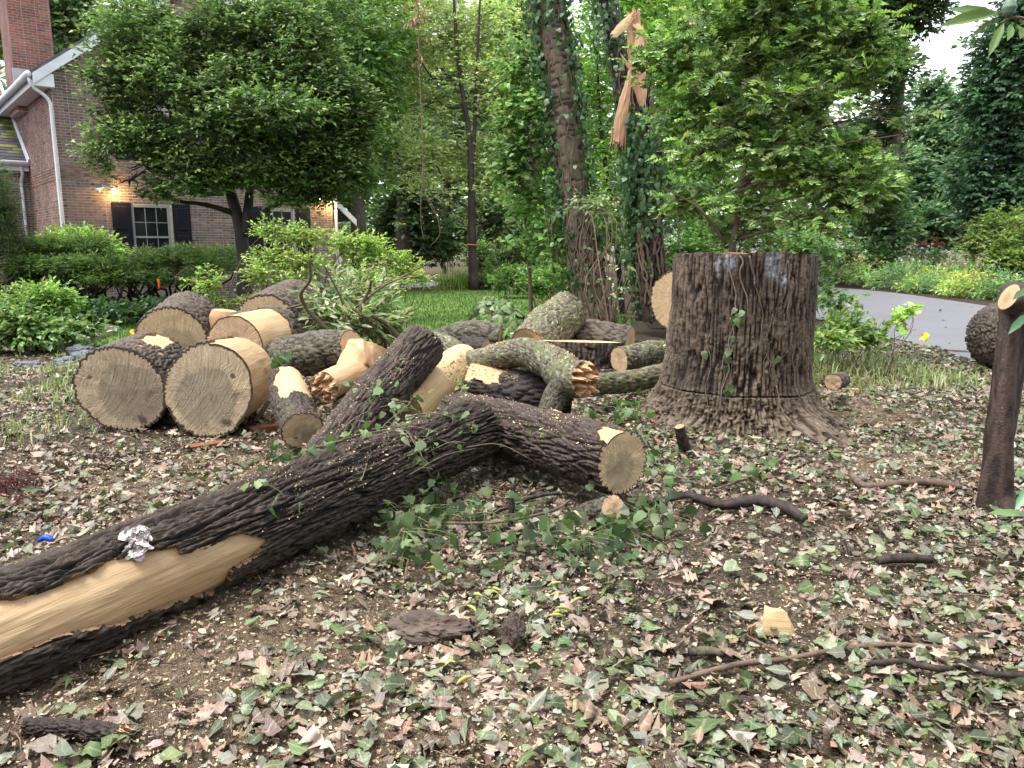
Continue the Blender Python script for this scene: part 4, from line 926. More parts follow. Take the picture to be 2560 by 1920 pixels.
    for a, z in L_:
        p0 = surf(R(a), z, .02); o = np.array([math.cos(R(a)), math.sin(R(a)), .5]); d = np.array([g.uniform(-.8, .8), g.uniform(-.3, .1), -1.0])
        scatter(mb, T_IVY, p0[None], frame_dn(d[None], o[None]), np.array([g.uniform(.05, .085)]), pal([(.12, .2, .08), (.2, .28, .14)], 1))
    mb.build('ivy_leaves', M['leaf'], e)
    return e
M['stem_grey'] = m_plain('stem_grey', (.17, .13, .095), .8, .25, 30, .3)
T_IVY = tset(IVY, 6, (-.1, .35), (-.1, .4), .05, 1)
T_OVATE = tset([(0, .01, 0), (.45, .24, .46), (1, .01, 1)], 6, (.05, .4), (0, .4), .03, 2)
T_SLIM = tset(SLIM, 6, (.05, .4), (0, .5), .03, 3)
T_ROUND = tset(ROUND, 6, (0, .3), (0, .35), .04, 4)
T_OAK = tset(OAK, 6, (-.05, .25), (-.05, .35), .04, 5)
T_MAPLE = tset(MAPLE, 6, (-.1, .25), (-.1, .4), .05, 6)
T_PIECE = tset(PIECE, 8, (-.4, .5), (-.3, .4), .1, 7)
T_CHIP = tset(CHIP, 8, (-.4, .5), (-.3, .4), .1, 17)
T_IVYC = tset(IVY, 10, (-.45, .6), (-.5, .8), .09, 18)
T_OAKC = tset(OAK, 8, (-.5, .7), (-.4, .9), .08, 19)
T_MAPC = tset(MAPLE, 10, (-.5, .7), (-.5, .9), .1, 20)
T_OVAC = tset(OVATE, 10, (-.4, .9), (-.4, .9), .06, 21)
T_ROUC = tset(ROUND, 10, (-.4, .6), (-.4, .8), .07, 22)
T_QUAD = tset(QUADL, 6, (.05, .35), (0, .35), .04, 8)
stump()
# -- the twisted small trunk at the edge of the picture
def twisted():
    P = [at(2488, 1300, 4.35), at(2490, 1230, 4.35), at(2500, 1120, 4.36), at(2515, 980, 4.38), at(2530, 860, 4.4), at(2542, 770, 4.42), at(2536, 728, 4.42)]
    Q, u, r = resample(P, 160, [.12, .092, .082, .079, .078, .085, .07]); T, A, B = frames_along(Q); ns = 110; th = np.linspace(0, 2 * math.pi, ns, endpoint=False)
    TH, S = np.meshgrid(th, u); tw = TH + 1.1 * S
    lob = 1 + .2 * np.cos(2 * tw + .5) + .13 * np.cos(3 * tw + 1.2) + .08 * fbm(np.stack([np.cos(TH), np.sin(TH), S * 3], -1) * 1.3, 3, 5)
    h = .5 + .5 * fbm(np.stack([np.cos(TH) * 3, np.sin(TH) * 3, S * 9], -1), 4, 6)
    base = 1 + .5 * np.exp(-S / .09) * (.5 + .5 * np.cos(4 * TH))
    rad = r[:, None] * lob * base + .007 * (h - .5)
    V = Q[:, None] + rad[..., None] * (np.cos(TH)[..., None] * A[:, None] + np.sin(TH)[..., None] * B[:, None])
    e = thing('twisted_trunk', 'dark twisted small trunk cut off at chest height by the picture edge', 'tree trunk', (Q[0, 0], Q[0, 1], 0))
    part('bark', V.reshape(-1, 3), gridF(len(u), ns), M['bark_tw'], e, True, {'bh': np.clip(h, 0, 1).reshape(-1)})
    V, F = tube([Q[-6], Q[-2], Q[-1] + np.array([-.01, -.01, .02])], [.065, .072, .066], 24, 8, .1); part('cut_top', V, F, M['bark_tw'], e, True, {'bh': np.full(len(V), .5)})
    c = at(2522, 742, 4.30); n = nrm(np.array([-.75, -.35, .55])); a = nrm(np.cross(n, [0, 0, 1])); b = np.cross(n, a); t = np.linspace(0, 2 * math.pi, 28, endpoint=False)
    L = [c + n * .012 * (1 - k) + k * (.052 * np.cos(t)[:, None] * a + .085 * np.sin(t)[:, None] * b) for k in (1, .66, .33, .02)]
    fc = np.concatenate([np.stack([k * np.cos(t), k * np.sin(t), 0 * t], 1) for k in (1, .66, .33, .02)])
    Vr, Fr = tube([c - n * .09, c - n * .001], [.07, .062], 20, 5, .1); part('branch_collar', Vr, Fr, M['bark_tw'], e, True, {'bh': np.full(len(Vr), .5)})
    part('cut_face', np.concatenate(L), gridF(4, 28), M['face_e'], e, True, {'fc': fc})
M['bark_tw'] = m_bark('bark_tw', (.075, .05, .04), (.025, .017, .015), lichen=.05, wet=.75, fine=40)
twisted()
# -- sawdust caught on upper faces of the logs
def sawdust(key, n, up=.55, size=.008, smin=0., smax=1., keepout=None, cols=((.62, .47, .28), (.7, .56, .36), (.5, .36, .2))):
    Vb, mask, N, e, u = SURF[key]; nr, ns = Vb.shape[:2]
    tu = np.gradient(Vb, axis=0); tv = np.gradient(Vb, axis=1); nn = nrm(np.cross(tv, tu)); c = Vb.mean(1, keepdims=True); nn = nn * np.sign((nn * (Vb - c)).sum(-1, keepdims=True))
    i = rng.integers(int(nr * smin), max(int(nr * smax), 1), n * 6); j = rng.integers(0, ns, n * 6)
    ok = nrm(Vb - c)[i, j, 2] > up
    if key == 'fore': ok &= mask[i, j] == 0
    ok &= rng.random(n * 6) < sstep(-.35, .35, fbm(Vb[i, j] * 5, 3, 77) + .15)
    i, j = i[ok][:n], j[ok][:n]; m_ = len(i); p = Vb[i, j] + nn[i, j] * .002 + rng.normal(0, .003, (m_, 3)) * .6
    mb = MB(); scatter(mb, T_CHIP, p, frame_dn(rand_dir(m_), nn[i, j] + .7 * rand_dir(m_)), size * .62 * rng.lognormal(0, .55, m_), pal(cols, m_, var=.12))
    mb.build('sawdust', M['chips'], e, False, kind='stuff')
sawdust('fore', 4200, .2, .007, .45, 1.0)
sawdust('mid', 3200, .45, .008); sawdust('lean', 2000, .3, .009); sawdust('saw', 2500, .1, .011); sawdust('limb', 2200, .75, .009, .2, .9)
sawdust('dark', 1500, .7, .01, 0, .5); sawdust('lich', 900, .2, .011); sawdust('stub', 300, .3, .008); sawdust('slab', 500, .95, .01, .9, 1.0) if False else None
# ---------------------------------------------------------------- trees and shrubs
K_ = 2560 / 2212.0
UP = np.array([0, 0, 1.0])
def dd(x, y, Y): return at(x * K_, y * K_, Y)
def blob(x, y, rx, ry, Y, rd=None):      # an ellipsoid of foliage; sizes come from its size seen at that distance
    s = Y / math.cos(PITCH) * K_ / FPX
    return dd(x, y, Y), np.array([rx * s, (rd if rd else .8 * (rx + ry) / 2 * s), ry * s])
def foliage(mb, blobs, nspray, nleaf, size, ts, cols, w=None, length=.35, flat=.45, droop=0.0, tipcol=None, tipf=.25, shell=.42, spread=1.0, var=.16, seed=0, normal_up=1.0, wts=None, zmin=0.03, side=1.0, colscale=.18, gap=-.55, gscale=.9):
    g = np.random.default_rng(seed + 100)
    C = np.array([b[0] for b in blobs]); Rr = np.array([b[1] for b in blobs]); wt = np.prod(Rr, axis=1) ** .62 if wts is None else np.asarray(wts, float)
    k = g.choice(len(blobs), nspray, p=wt / wt.sum()); u = nrm(g.normal(size=(nspray, 3)))
    rr = g.random(nspray) ** shell; rr = rr * (1 + .22 * fbm(u * 2.2 + k[:, None] * 3.7, 2, seed))
    p = C[k] + u * Rr[k] * rr[:, None]
    kp = fbm(p * (gscale / max(length, .2)) * .45, 2, seed + 8) > gap          # clumps and holes in the crown
    p, u, k = p[kp], u[kp], k[kp]; nspray = len(p)
    d = nrm(nrm(u / Rr[k]) * np.array([1, 1, flat]) + UP * (.12 - droop) + .35 * g.normal(size=(nspray, 3)) * np.array([1, 1, .6]))
    L = length * g.uniform(.6, 1.3, nspray); sp = pal(np.ones((1, 3)), nspray, var=var, g=g)
    t = g.random((nspray, nleaf)); t = np.sort(t, 1)
    pos = p[:, None] + d[:, None] * ((t - .5) * L[:, None])[..., None]
    sd = nrm(np.cross(d, UP)); sg = np.where(np.arange(nleaf) % 2 == 0, 1.0, -1.0)[None, :, None]
    al = (g.uniform(.5, 1.25, (nspray, nleaf)) * (1 - .55 * t))[..., None] * spread
    ld = d[:, None] * np.cos(al) + sd[:, None] * sg * np.sin(al) * side - UP * (droop * .6) + .22 * g.normal(size=(nspray, nleaf, 3))
    nu = UP * normal_up + .45 * g.normal(size=(nspray, nleaf, 3)) + .25 * d[:, None]
    n = nspray * nleaf; c = pal(cols, n, w, var * .6, g) * np.repeat(sp, nleaf, 0)
    c = c * (1 + colscale * 2 * fbm(np.repeat(p, nleaf, 0) * .9, 2, seed + 4))[:, None].clip(.55, 1.6)
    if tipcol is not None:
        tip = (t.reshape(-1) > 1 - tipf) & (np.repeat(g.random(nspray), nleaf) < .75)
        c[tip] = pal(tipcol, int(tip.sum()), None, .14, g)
    c = c * LEAF_GAIN
    pos = pos.reshape(-1, 3); ok = pos[:, 2] > zmin
    scatter(mb, ts, pos[ok], frame_dn(ld.reshape(-1, 3)[ok], nu.reshape(-1, 3)[ok]), size * g.uniform(.65, 1.25, n)[ok], c[ok], g)
    return p, d, L
def limb(mb, P, r, ns=7, n=None, lump=.12, s=0):
    V, F = tube(P, r, ns, n, lump, s); mb.add(V, F, bh=np.clip(.5 + .4 * fbm(V * 9, 2, s), 0, 1))
def bend(a, b, k=.12, seed=0):
    g = np.random.default_rng(seed); L = np.linalg.norm(b - a); m1 = a + (b - a) * .35 + g.normal(size=3) * L * k; m2 = a + (b - a) * .7 + g.normal(size=3) * L * k
    return [a, m1, m2, b]
def tree(name, label, cat, trunks, blobs, nspray, nleaf, size, ts, cols, bark='bark_grey', limbs=True, group=None, twigs=0, mat='leaf', twr=.006, seed=0, stubs=6, parts=('trunk', 'crown'), **kw):
    """trunks: list of (points, radii)"""
    P0 = np.asarray(trunks[0][0][0] if trunks else blobs[0][0]); e = thing(name, label, cat, (P0[0], P0[1], 0), group)
    tb = MB(); g = np.random.default_rng(seed)
    for i, (P, r) in enumerate(trunks): limb(tb, P, r, 12 if i == 0 else 8, max(10, len(P) * 4), .1, seed + i)
    ax = [p for P, r in trunks for p in resample(P, 14)[0]]; ar = [q for P, r in trunks for q in resample(P, 14, r)[2]]
    if limbs and ax:
        A_ = np.array(ax)
        for i, (c, rr) in enumerate(blobs):
            cand = np.where(A_[:, 2] < c[2] - .1 * rr[2])[0]; cand = cand if len(cand) else np.arange(len(A_))
            j = cand[np.argmin(np.linalg.norm(A_[cand] - c, axis=1))]; r0 = min(ar[j] * .6, .09 + .02 * rr[0])
            limb(tb, bend(A_[j], c, .08, seed + 50 + i), [r0, r0 * .7, r0 * .5, r0 * .3], 6, 9, .1, seed + i)
            for q in range(stubs):
                tp = c + nrm(g.normal(size=3)) * rr * .85; limb(tb, bend(c, tp, .1, seed + i * 9 + q), [r0 * .35, r0 * .08], 4, 5, 0, seed)
    cb = MB(); p, d, L = foliage(cb, blobs, nspray, nleaf, size, ts, cols, seed=seed, **kw)
    if twigs:
        Cs = np.array([b[0] for b in blobs])
        for i in g.choice(len(p), min(twigs, len(p)), replace=False):
            near = Cs[np.argmin(np.linalg.norm(Cs - p[i], axis=1))]; a = p[i] + (near - p[i]) * .45
            limb(tb, [a, (a + p[i]) / 2 + g.normal(size=3) * .03, p[i] + d[i] * L[i] * .5], [twr * 1.6, twr, twr * .4], 3, 4, 0, 1)
    if tb.v: tb.build(parts[0], M[bark], e)
    cb.build(parts[1], M[mat], e)
    return e
LEAF_GAIN = np.array([1.6, 1.5, 1.5])
DKG = [(.025, .06, .02), (.035, .08, .025), (.05, .10, .03)]
MDG = [(.06, .12, .035), (.085, .16, .045), (.115, .2, .06)]
LTG = [(.12, .22, .05), (.17, .29, .07), (.22, .34, .09), (.1, .18, .045)]
# far wood that closes the view
def far_wood():
    mb = MB(); g = np.random.default_rng(5); bl = []
    for i in range(34):
        px = -200 + i * 95 + g.uniform(-30, 30); Y = g.uniform(62, 80)
        top = 120 + 110 * math.sin(i * 1.3) + g.uniform(-80, 80)
        if 2170 < px < 2480: top = 430 + g.uniform(-30, 30)
        y = (top + 640) / 2; ry = (640 - top) / 2
        bl.append(blob(px / K_, y / K_, 75, ry / K_, Y, 4.0))
    foliage(mb, bl, 11000, 5, .8, T_QUAD, [(.1, .16, .085), (.14, .2, .11), (.19, .26, .14)], length=1.6, seed=11, colscale=.3)
    mb.build('far_woods', M['leaf_far'], kind='stuff')
far_wood()
def sky_blocker_behind():                     # unseen leaf mass added behind the viewer, kept low to block low sky
    g = np.random.default_rng(15); bl = []
    for k in range(14):
        a = R(195 + 150 * k / 13); d = g.uniform(7, 10); bl.append((np.array([math.cos(a) * d * 1.3, math.sin(a) * d + 1, g.uniform(1.5, 3.2)]), np.array([2.6, 2.2, 2.4])))
    mb = MB(); foliage(mb, bl, 3600, 6, .6, T_QUAD, [(.04, .08, .03), (.06, .12, .04)], length=1.5, seed=16); mb.build('leafy_sky_blocker', M['leaf_far'], kind='stuff')
sky_blocker_behind()
def bgtree(name, label, px, Y, trunk_r, blobs, cols, nspray, size=.2, seed=0, lean=0.0, group='trees in the background', ts=None, bark='bark_grey', **kw):
    b = at(px, 700, Y); top = max(c[2] for c, r in blobs); nspray = int(nspray * .74); size = size * 1.13
    P = [np.array([b[0], Y, -.05]), np.array([b[0] + lean * .3, Y, top * .35]), np.array([b[0] + lean * .7, Y, top * .7]), np.array([b[0] + lean, Y, top])]
    return tree(name, label, 'tree', [(P, [trunk_r * 1.3, trunk_r, trunk_r * .75, trunk_r * .3])], blobs, nspray, 6, size, ts or T_QUAD, cols, bark, seed=seed, group=group, stubs=3, mat='leaf_far', **kw)
B = blob
bgtree('background_tree', 'leafy tree showing behind the chimney and slate roof', 90, 40, .3, [B(150, 40, 80, 70, 40), B(60, 60, 90, 80, 42), B(210, 110, 60, 60, 40)], [(.07, .12, .05), (.10, .16, .07), (.13, .2, .09)], 2600, .34, 21, length=.9)
bgtree('background_tree', 'dark leafy tree beside the house gable behind the layered tree', 900, 27, .22, [B(740, 60, 130, 110, 27), B(780, 190, 90, 110, 26), B(690, -40, 150, 70, 28), B(800, 330, 60, 80, 27), B(740, 420, 60, 50, 28), B(790, 100, 60, 80, 25)], MDG, 5200, .17, 22, length=.6, droop=.15)
bgtree('background_tree', 'dark shaded tree with bare grey trunk right of the house', 1010, 35, .35, [B(880, 440, 70, 60, 35), B(830, 500, 80, 60, 36), B(930, 520, 80, 50, 36), B(870, 330, 70, 70, 36), B(1050, 470, 70, 60, 37)], [(.06, .11, .05), (.085, .145, .065), (.12, .18, .08)], 4200, .22, 23, length=.7)
bgtree('background_tree', 'dim tree deep behind the leaning ivy clad trunk', 1330, 40, .3, [B(1120, 480, 80, 60, 40), B(1180, 380, 90, 90, 42), B(1080, 300, 80, 120, 44), B(1200, 200, 100, 120, 45), B(1250, 500, 70, 60, 42), B(1120, 100, 100, 110, 46), B(1030, 480, 60, 70, 44)], [(.06, .12, .045), (.09, .16, .06), (.12, .2, .075)], 6200, .28, 24, length=.8)
bgtree('background_tree', 'tree behind the oak sapling closing the view above the stump', 1760, 30, .3, [B(1500, 100, 130, 130, 30), B(1650, 150, 120, 150, 30), B(1560, 330, 120, 110, 28), B(1720, 350, 100, 100, 30), B(1780, 100, 90, 110, 32), B(1420, 350, 90, 110, 30), B(1650, 470, 110, 50, 28), B(1400, 150, 80, 120, 30), B(1520, -20, 200, 60, 31), B(1760, 500, 70, 40, 30)], [(.09, .17, .045), (.13, .23, .06), (.18, .29, .08)], 8200, .22, 25, length=.7)
bgtree('background_tree', 'tall ivy wrapped tree standing beyond the driveway', 2205, 34, .34, [B(1900, 30, 110, 60, 34), B(1870, 120, 70, 70, 34), B(1930, 150, 60, 40, 33), B(1900, 240, 55, 70, 34), B(1860, 330, 60, 80, 35), B(2000, 10, 60, 50, 34), B(1890, -40, 150, 50, 34), B(1905, 400, 60, 60, 33), B(1915, 490, 60, 50, 33), B(1880, 560, 60, 30, 33)], [(.045, .09, .04), (.065, .12, .05), (.09, .16, .06)], 5200, .22, 26, length=.6)
bgtree('background_tree', 'pale layered tree in the gap under the open sky', 2330, 48, .3, [B(2010, 200, 40, 30, 48), B(1990, 290, 80, 70, 48), B(2060, 330, 80, 60, 47), B(2030, 420, 100, 70, 46), B(1930, 380, 70, 90, 46), B(2000, 490, 110, 50, 44), B(1880, 450, 70, 60, 44), B(2070, 250, 50, 50, 48)], [(.08, .15, .085), (.12, .2, .11), (.16, .25, .14)], 7000, .3, 27, length=.9)
bgtree('background_tree', 'big dark evergreen tree filling the upper corner by the drive', 2560, 38, .5, [B(2190, 130, 90, 100, 38), B(2150, 220, 75, 90, 38), B(2200, 300, 100, 110, 38), B(2130, 380, 90, 70, 38), B(2200, 430, 100, 60, 37), B(2250, 50, 110, 100, 38), B(2230, 200, 90, 120, 37), B(2160, 470, 90, 40, 38)], [(.035, .08, .045), (.05, .105, .055), (.075, .14, .07)], 9000, .24, 28, length=.8, droop=.2)
bgtree('background_tree', 'pale hazy tree behind the slender tree with orange tape', 1120, 44, .25, [B(900, 80, 110, 100, 44), B(1020, 60, 110, 100, 44), B(960, 190, 130, 90, 43), B(1080, 200, 80, 100, 44), B(880, 300, 80, 80, 43), B(1000, 330, 120, 70, 42), B(1120, 60, 80, 100, 45), B(820, 180, 60, 110, 44)], [(.13, .2, .1), (.17, .25, .13), (.22, .3, .16)], 5200, .32, 29, length=.9)
# the pale linden-like tree on the lawn edge
P1 = [at(1185, 722, 27.5), at(1180, 600, 27.5), at(1178, 460, 27.5), at(1172, 330, 27.5), at(1148, 180, 27.5), at(1135, 0, 27.5), at(1130, -160, 27.5)]; P1[0][2] = -.05
P2 = [at(1178, 440, 27.5), at(1186, 330, 27.5), at(1192, 180, 27.4), at(1200, 0, 27.3), at(1205, -120, 27.3)]
lind = tree('pale_tree', 'pale green slender tree with orange tape on its trunk at the lawn edge', 'tree', [(P1, [.2, .15, .12, .09, .065, .045, .02]), (P2, [.08, .07, .05, .03, .015])],
     [B(960, 90, 120, 90, 28.4), B(1010, 200, 130, 80, 28.4), B(920, 230, 90, 80, 28.4), B(900, 350, 90, 60, 27.9), B(1010, 330, 110, 60, 28.4), B(1060, 90, 90, 90, 28.9), B(960, -20, 150, 60, 28.9), B(860, 130, 60, 90, 28.4), B(1060, 400, 70, 40, 28.2), B(960, 420, 90, 35, 27.9), B(1050, 480, 60, 30, 28.2), B(1070, 220, 70, 90, 28.9)],
     7000, 6, .16, T_OVATE, [(.24, .33, .15), (.3, .39, .19), (.17, .25, .1), (.34, .41, .21)], 'bark_dark', twigs=260, seed=31, length=.6, flat=.3, tipcol=[(.34, .42, .16), (.28, .38, .14)], twr=.008, mat='leaf', gap=-.25)
V, F = tube([at(1180, 612, 27.5) + np.array([.175 * math.cos(a), .175 * math.sin(a), .01 * math.sin(2 * a)]) for a in np.linspace(0, 6.2, 14)], [.02, .02], 5, 28)
part('marking_tape', V, F, m_plain('orange_tape', (.8, .16, .03), .5, .1, 5, .1), lind)
# layered broad tree in front of the house
TY = 16.0
P1 = [at(612, 800, TY), at(608, 640, TY), at(598, 560, TY), at(562, 440, TY), at(528, 330, TY - .3), at(512, 200, TY - .5), at(500, 60, TY - .5)]; P1[0][2] = -.05
P2 = [at(612, 590, TY), at(622, 500, TY), at(632, 400, TY + .2), at(660, 290, TY + .3), at(700, 180, TY + .3), at(720, 40, TY + .3)]
P3 = [at(618, 575, TY), at(660, 530, TY - .1), at(740, 490, TY - .4), at(800, 470, TY - .6), at(870, 420, TY - .8)]
ht = tree('layered_tree', 'broad leafy tree with layered sprays in front of the brick gable', 'tree', [(P1, [.17, .13, .125, .1, .085, .06, .02]), (P2, [.11, .09, .08, .06, .05, .02]), (P3, [.08, .06, .05, .04, .02])],
     [B(330, 60, 130, 75, 15.6), B(480, 50, 130, 80, 15.6), B(260, 160, 80, 70, 15.4), B(380, 170, 120, 70, 15.2), B(240, 250, 55, 60, 15.4), B(310, 290, 75, 55, 15.4), B(480, 190, 110, 80, 15), B(600, 110, 120, 80, 15.4), B(580, 240, 130, 45, 14.6), B(680, 200, 100, 80, 15.4), B(730, 290, 75, 60, 15.6), B(690, 340, 90, 40, 15.4), B(310, 355, 45, 35, 15.4), B(700, 60, 100, 80, 15.8), B(450, 275, 90, 30, 14.8), B(770, 380, 40, 35, 15.8), B(640, 395, 80, 18, 15.6), B(470, 345, 60, 14, 15.2), B(520, 300, 80, 30, 15), B(650, 315, 100, 35, 15.2), B(400, 330, 60, 35, 15.2), B(280, 390, 35, 30, 15.4), B(760, 240, 60, 70, 15.6), B(430, 400, 70, 22, 15), B(540, 390, 70, 16, 15.4), B(230, 330, 50, 45, 15.4), B(700, 420, 60, 25, 15.8), B(340, 410, 40, 25, 15.2), B(300, 305, 80, 45, 15), B(235, 310, 55, 45, 15.2), B(420, 355, 80, 30, 15), B(570, 365, 100, 28, 15.2), B(700, 375, 80, 40, 15.4), B(630, 430, 60, 20, 15.6)],
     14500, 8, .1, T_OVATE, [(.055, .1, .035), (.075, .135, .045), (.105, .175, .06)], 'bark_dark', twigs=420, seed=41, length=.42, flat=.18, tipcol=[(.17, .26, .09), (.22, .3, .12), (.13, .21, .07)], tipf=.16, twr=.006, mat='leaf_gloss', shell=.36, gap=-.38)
# the leaning cherry with ivy
def ivy_on(mb, Q, r, n, cover, size=.085, seed=0, cols=None, out=.12):
    g = np.random.default_rng(seed); T, A, Bv = frames_along(Q); i = g.integers(0, len(Q), n * 3); th = g.uniform(0, 2 * math.pi, n * 3)
    D = np.cos(th)[:, None] * A[i] + np.sin(th)[:, None] * Bv[i]; p = Q[i] + D * r[i][:, None]
    keep = g.random(n * 3) < cover(p, D, i / len(Q)); p, D, i = p[keep][:n], D[keep][:n], i[keep][:n]
    m_ = len(p); p = p + D * (g.random(m_) ** 2 * out + .015)[:, None]
    d = -UP * .9 + .45 * g.normal(size=(m_, 3)); scatter(mb, T_IVY, p, frame_dn(d, D + .35 * UP + .4 * g.normal(size=(m_, 3))), size * g.uniform(.6, 1.3, m_), pal(cols or [(.05, .11, .045), (.075, .15, .06), (.11, .2, .09), (.15, .24, .12)], m_, None, .15, g), g)
def stems_on(mb, Q, r, k, seed, rad=.012, a0=0, aw=3.1):
    g = np.random.default_rng(seed); T, A, Bv = frames_along(Q)
    for _ in range(k):
        th = a0 + g.uniform(-aw, aw); i0 = g.integers(0, len(Q) // 3); i1 = min(len(Q) - 1, i0 + g.integers(len(Q) // 3, len(Q))); P = []
        for i in range(i0, i1, 3):
            th += g.normal() * .12; P.append(Q[i] + (math.cos(th) * A[i] + math.sin(th) * Bv[i]) * (r[i] + .015))
        if len(P) > 3:
            V, F = tube(P, [rad, rad * .7], 5, len(P) * 2); mb.add(V, F, bh=np.full(len(V), .8))
def barked_trunk(name, label, P, rad, bark, nr=160, ns=70, amp=.03, cw=.08, cl=.25, seed=0, cherry=False):
    Q, u, r = resample(P, nr, rad); T, A, Bv = frames_along(Q); th = np.linspace(0, 2 * math.pi, ns, endpoint=False); TH, S = np.meshgrid(th, u)
    if cherry:                           # horizontal lenticels above, furrows near the base
        pq = np.stack([np.cos(TH) * 2.2, np.sin(TH) * 2.2, S / .03], -1); h = .9 - .8 * sstep(.28, .5, vnoise(pq, seed)) + .12 * fbm(pq * np.array([3, 3, .5]), 2, seed + 1)
        h = h * (1 - sstep(3.2, 1.2, S)) + bark_h(TH, S, float(r.mean()), cw, cl, seed) * sstep(3.2, 1.2, S)
    else: h = bark_h(TH, S, float(r.mean()), cw, cl, seed)
    rad2 = r[:, None] * (1 + .06 * fbm(np.stack([np.cos(TH), np.sin(TH), S * .8], -1) * 1.5, 2, seed)) + amp * (h - 1) * (1 if not cherry else .55)
    V = Q[:, None] + rad2[..., None] * (np.cos(TH)[..., None] * A[:, None] + np.sin(TH)[..., None] * Bv[:, None])
    e = thing(name, label, 'tree', (Q[0, 0], Q[0, 1], 0))
    part('trunk', V.reshape(-1, 3), gridF(nr, ns), M[bark], e, True, {'bh': np.clip(h, 0, 1).reshape(-1)})
    return e, Q, r
YC = 14.6
e, Q, r = barked_trunk('ivy_cherry', 'leaning cherry trunk partly wrapped in ivy behind the log pile', [at(1492, 812, YC), at(1478, 740, YC), at(1452, 600, YC), at(1425, 420, YC), at(1398, 200, YC), at(1368, 0, YC), at(1345, -160, YC)], [.4, .335, .29, .265, .26, .25, .23], 'bark_cherry', seed=51, cherry=True, nr=220)
mb = MB()
def cov(p, D, s):
    q = proj(p); side = np.abs(D[:, 0]); top = sstep(330, 60, q[:, 1])
    return np.clip(.06 + .75 * sstep(.45, .9, side) * sstep(760, 560, q[:, 1]) * (.6 + .4 * sstep(-1, 1, vnoise(p * 2, 5))) + .75 * top * sstep(-.4, .3, vnoise(p * 1.6, 3)), 0, 1)
ivy_on(mb, Q, r, 2600, cov, .1, 5, out=.22); mb.build('ivy_leaves', M['leaf'], e)
mb = MB(); stems_on(mb, Q, r, 22, 6, .013); mb.build('ivy_stems', M['stem_bh'], e) if False else mb.build('ivy_stems', M['bark_twig'], e)
YB = 13.2
e, Q, r = barked_trunk('ivy_tree', 'dark slim trunk rising behind the splintered snag', [at(1612, 800, YB + .5), at(1600, 560, YB + .5), at(1570, 330, YB + .5), at(1546, 150, YB + .5), at(1520, 0, YB + .5), at(1500, -150, YB + .5)], [.17, .15, .14, .14, .14, .13], 'bark_dark', seed=52, ns=50)
mb = MB(); ivy_on(mb, Q, r, 1500, lambda p, D, s: .1 + .7 * sstep(-.2, .4, vnoise(p * 1.8, 8)) * (D[:, 0] < .5), .09, 7, out=.3); mb.build('ivy_leaves', M['leaf'], e)
mb = MB(); stems_on(mb, Q, r, 12, 8, .014); mb.build('ivy_stems', M['bark_twig'], e)
e, Q, r = barked_trunk('broken_snag', 'broken ivy covered trunk with splintered top and hanging strip of wood', [at(1640, 800, YB), at(1628, 640, YB), at(1618, 480, YB), at(1608, 330, YB), at(1600, 200, YB), at(1594, 160, YB)], [.24, .2, .18, .17, .165, .15], 'bark_dark', seed=53, ns=60)
mb = MB(); ivy_on(mb, Q, r, 2300, lambda p, D, s: .03 + .9 * sstep(.3, .5, s) * sstep(.84, .76, s) * (.35 + .65 * sstep(-.35, .1, vnoise(p * 2.3, 14))), .095, 9, out=.32); mb.build('ivy_leaves', M['leaf'], e)
mb = MB(); stems_on(mb, Q, r, 30, 10, .02); mb.build('ivy_stems', M['bark_twig'], e)
def splinter(name, P, w, t, mat, parent, seed, n=26):
    Q, u, ww = resample(P, n, w); T, A, Bv = frames_along(Q); sd = nrm(np.cross(T, [0, 1.0, 0])); ft = np.cross(T, sd); V = []
    m_ = 9; x = np.linspace(-1, 1, m_)
    for i in range(n):
        rag = .25 * vnoise(np.stack([x * 3, x * 0 + i * .35, x * 0], -1), seed)
        endr = 1.0
        for s in (1, -1):
            V.append(Q[i] + (ww[i] * endr * (x + .08 * vnoise(np.array([[i * .4, s, 0.]]), seed + 2)[0]))[:, None] * sd[i] + (s * t * (1 + rag) * (1 - .5 * x * x))[:, None] * ft[i] * 1.0)
    V = np.array(V).reshape(n, 2 * m_, 3)
    V[-1] += T[-1] * (np.tile(rng.uniform(-.1, .06, m_), 2))[:, None]; V[0] -= T[0] * (np.tile(rng.uniform(-.06, .1, m_), 2))[:, None]
    V[:, m_:] = V[:, m_:][:, ::-1]
    ring = V.reshape(-1, 3); F = gridF(n, 2 * m_)
    lg = np.stack([np.tile(np.concatenate([x, x[::-1]]), n) * .25, np.repeat(u, 2 * m_) * .12, 0 * np.repeat(u, 2 * m_)], 1)
    cap = [np.stack([k * 2 * m_ + np.arange(m_ - 1), k * 2 * m_ + np.arange(m_ - 1) + 1, k * 2 * m_ + 2 * m_ - 2 - np.arange(m_ - 1), k * 2 * m_ + 2 * m_ - 1 - np.arange(m_ - 1)], 1) for k in (0, n - 1)]
    return part(name, ring, [F] + cap, M[mat], parent, False, {'lg': lg})
splinter('split_wood', [at(1594, 190, YB - .12), at(1588, 110, YB - .12), at(1584, 28, YB - .1)], [.13, .12, .1], .05, 'wood_red', e, 1)
splinter('split_wood', [at(1600, 152, YB - .2), at(1598, 110, YB - .18), at(1597, 60, YB - .16)], [.05, .08, .03], .02, 'wood_pale', e, 2)
splinter('split_wood', [at(1580, 40, YB - .2), at(1556, 66, YB - .22), at(1532, 90, YB - .24)], [.05, .075, .05], .015, 'wood_pale', e, 3)
splinter('split_wood', [at(1588, 62, YB - .2), at(1602, 74, YB - .22), at(1614, 86, YB - .22)], [.04, .045, .01], .012, 'wood_pale', e, 4)
splinter('split_wood', [at(1606, 262, YB - .2), at(1600, 215, YB - .19), at(1592, 150, YB - .16)], [.05, .12, .13], .03, 'wood_red', e, 8)
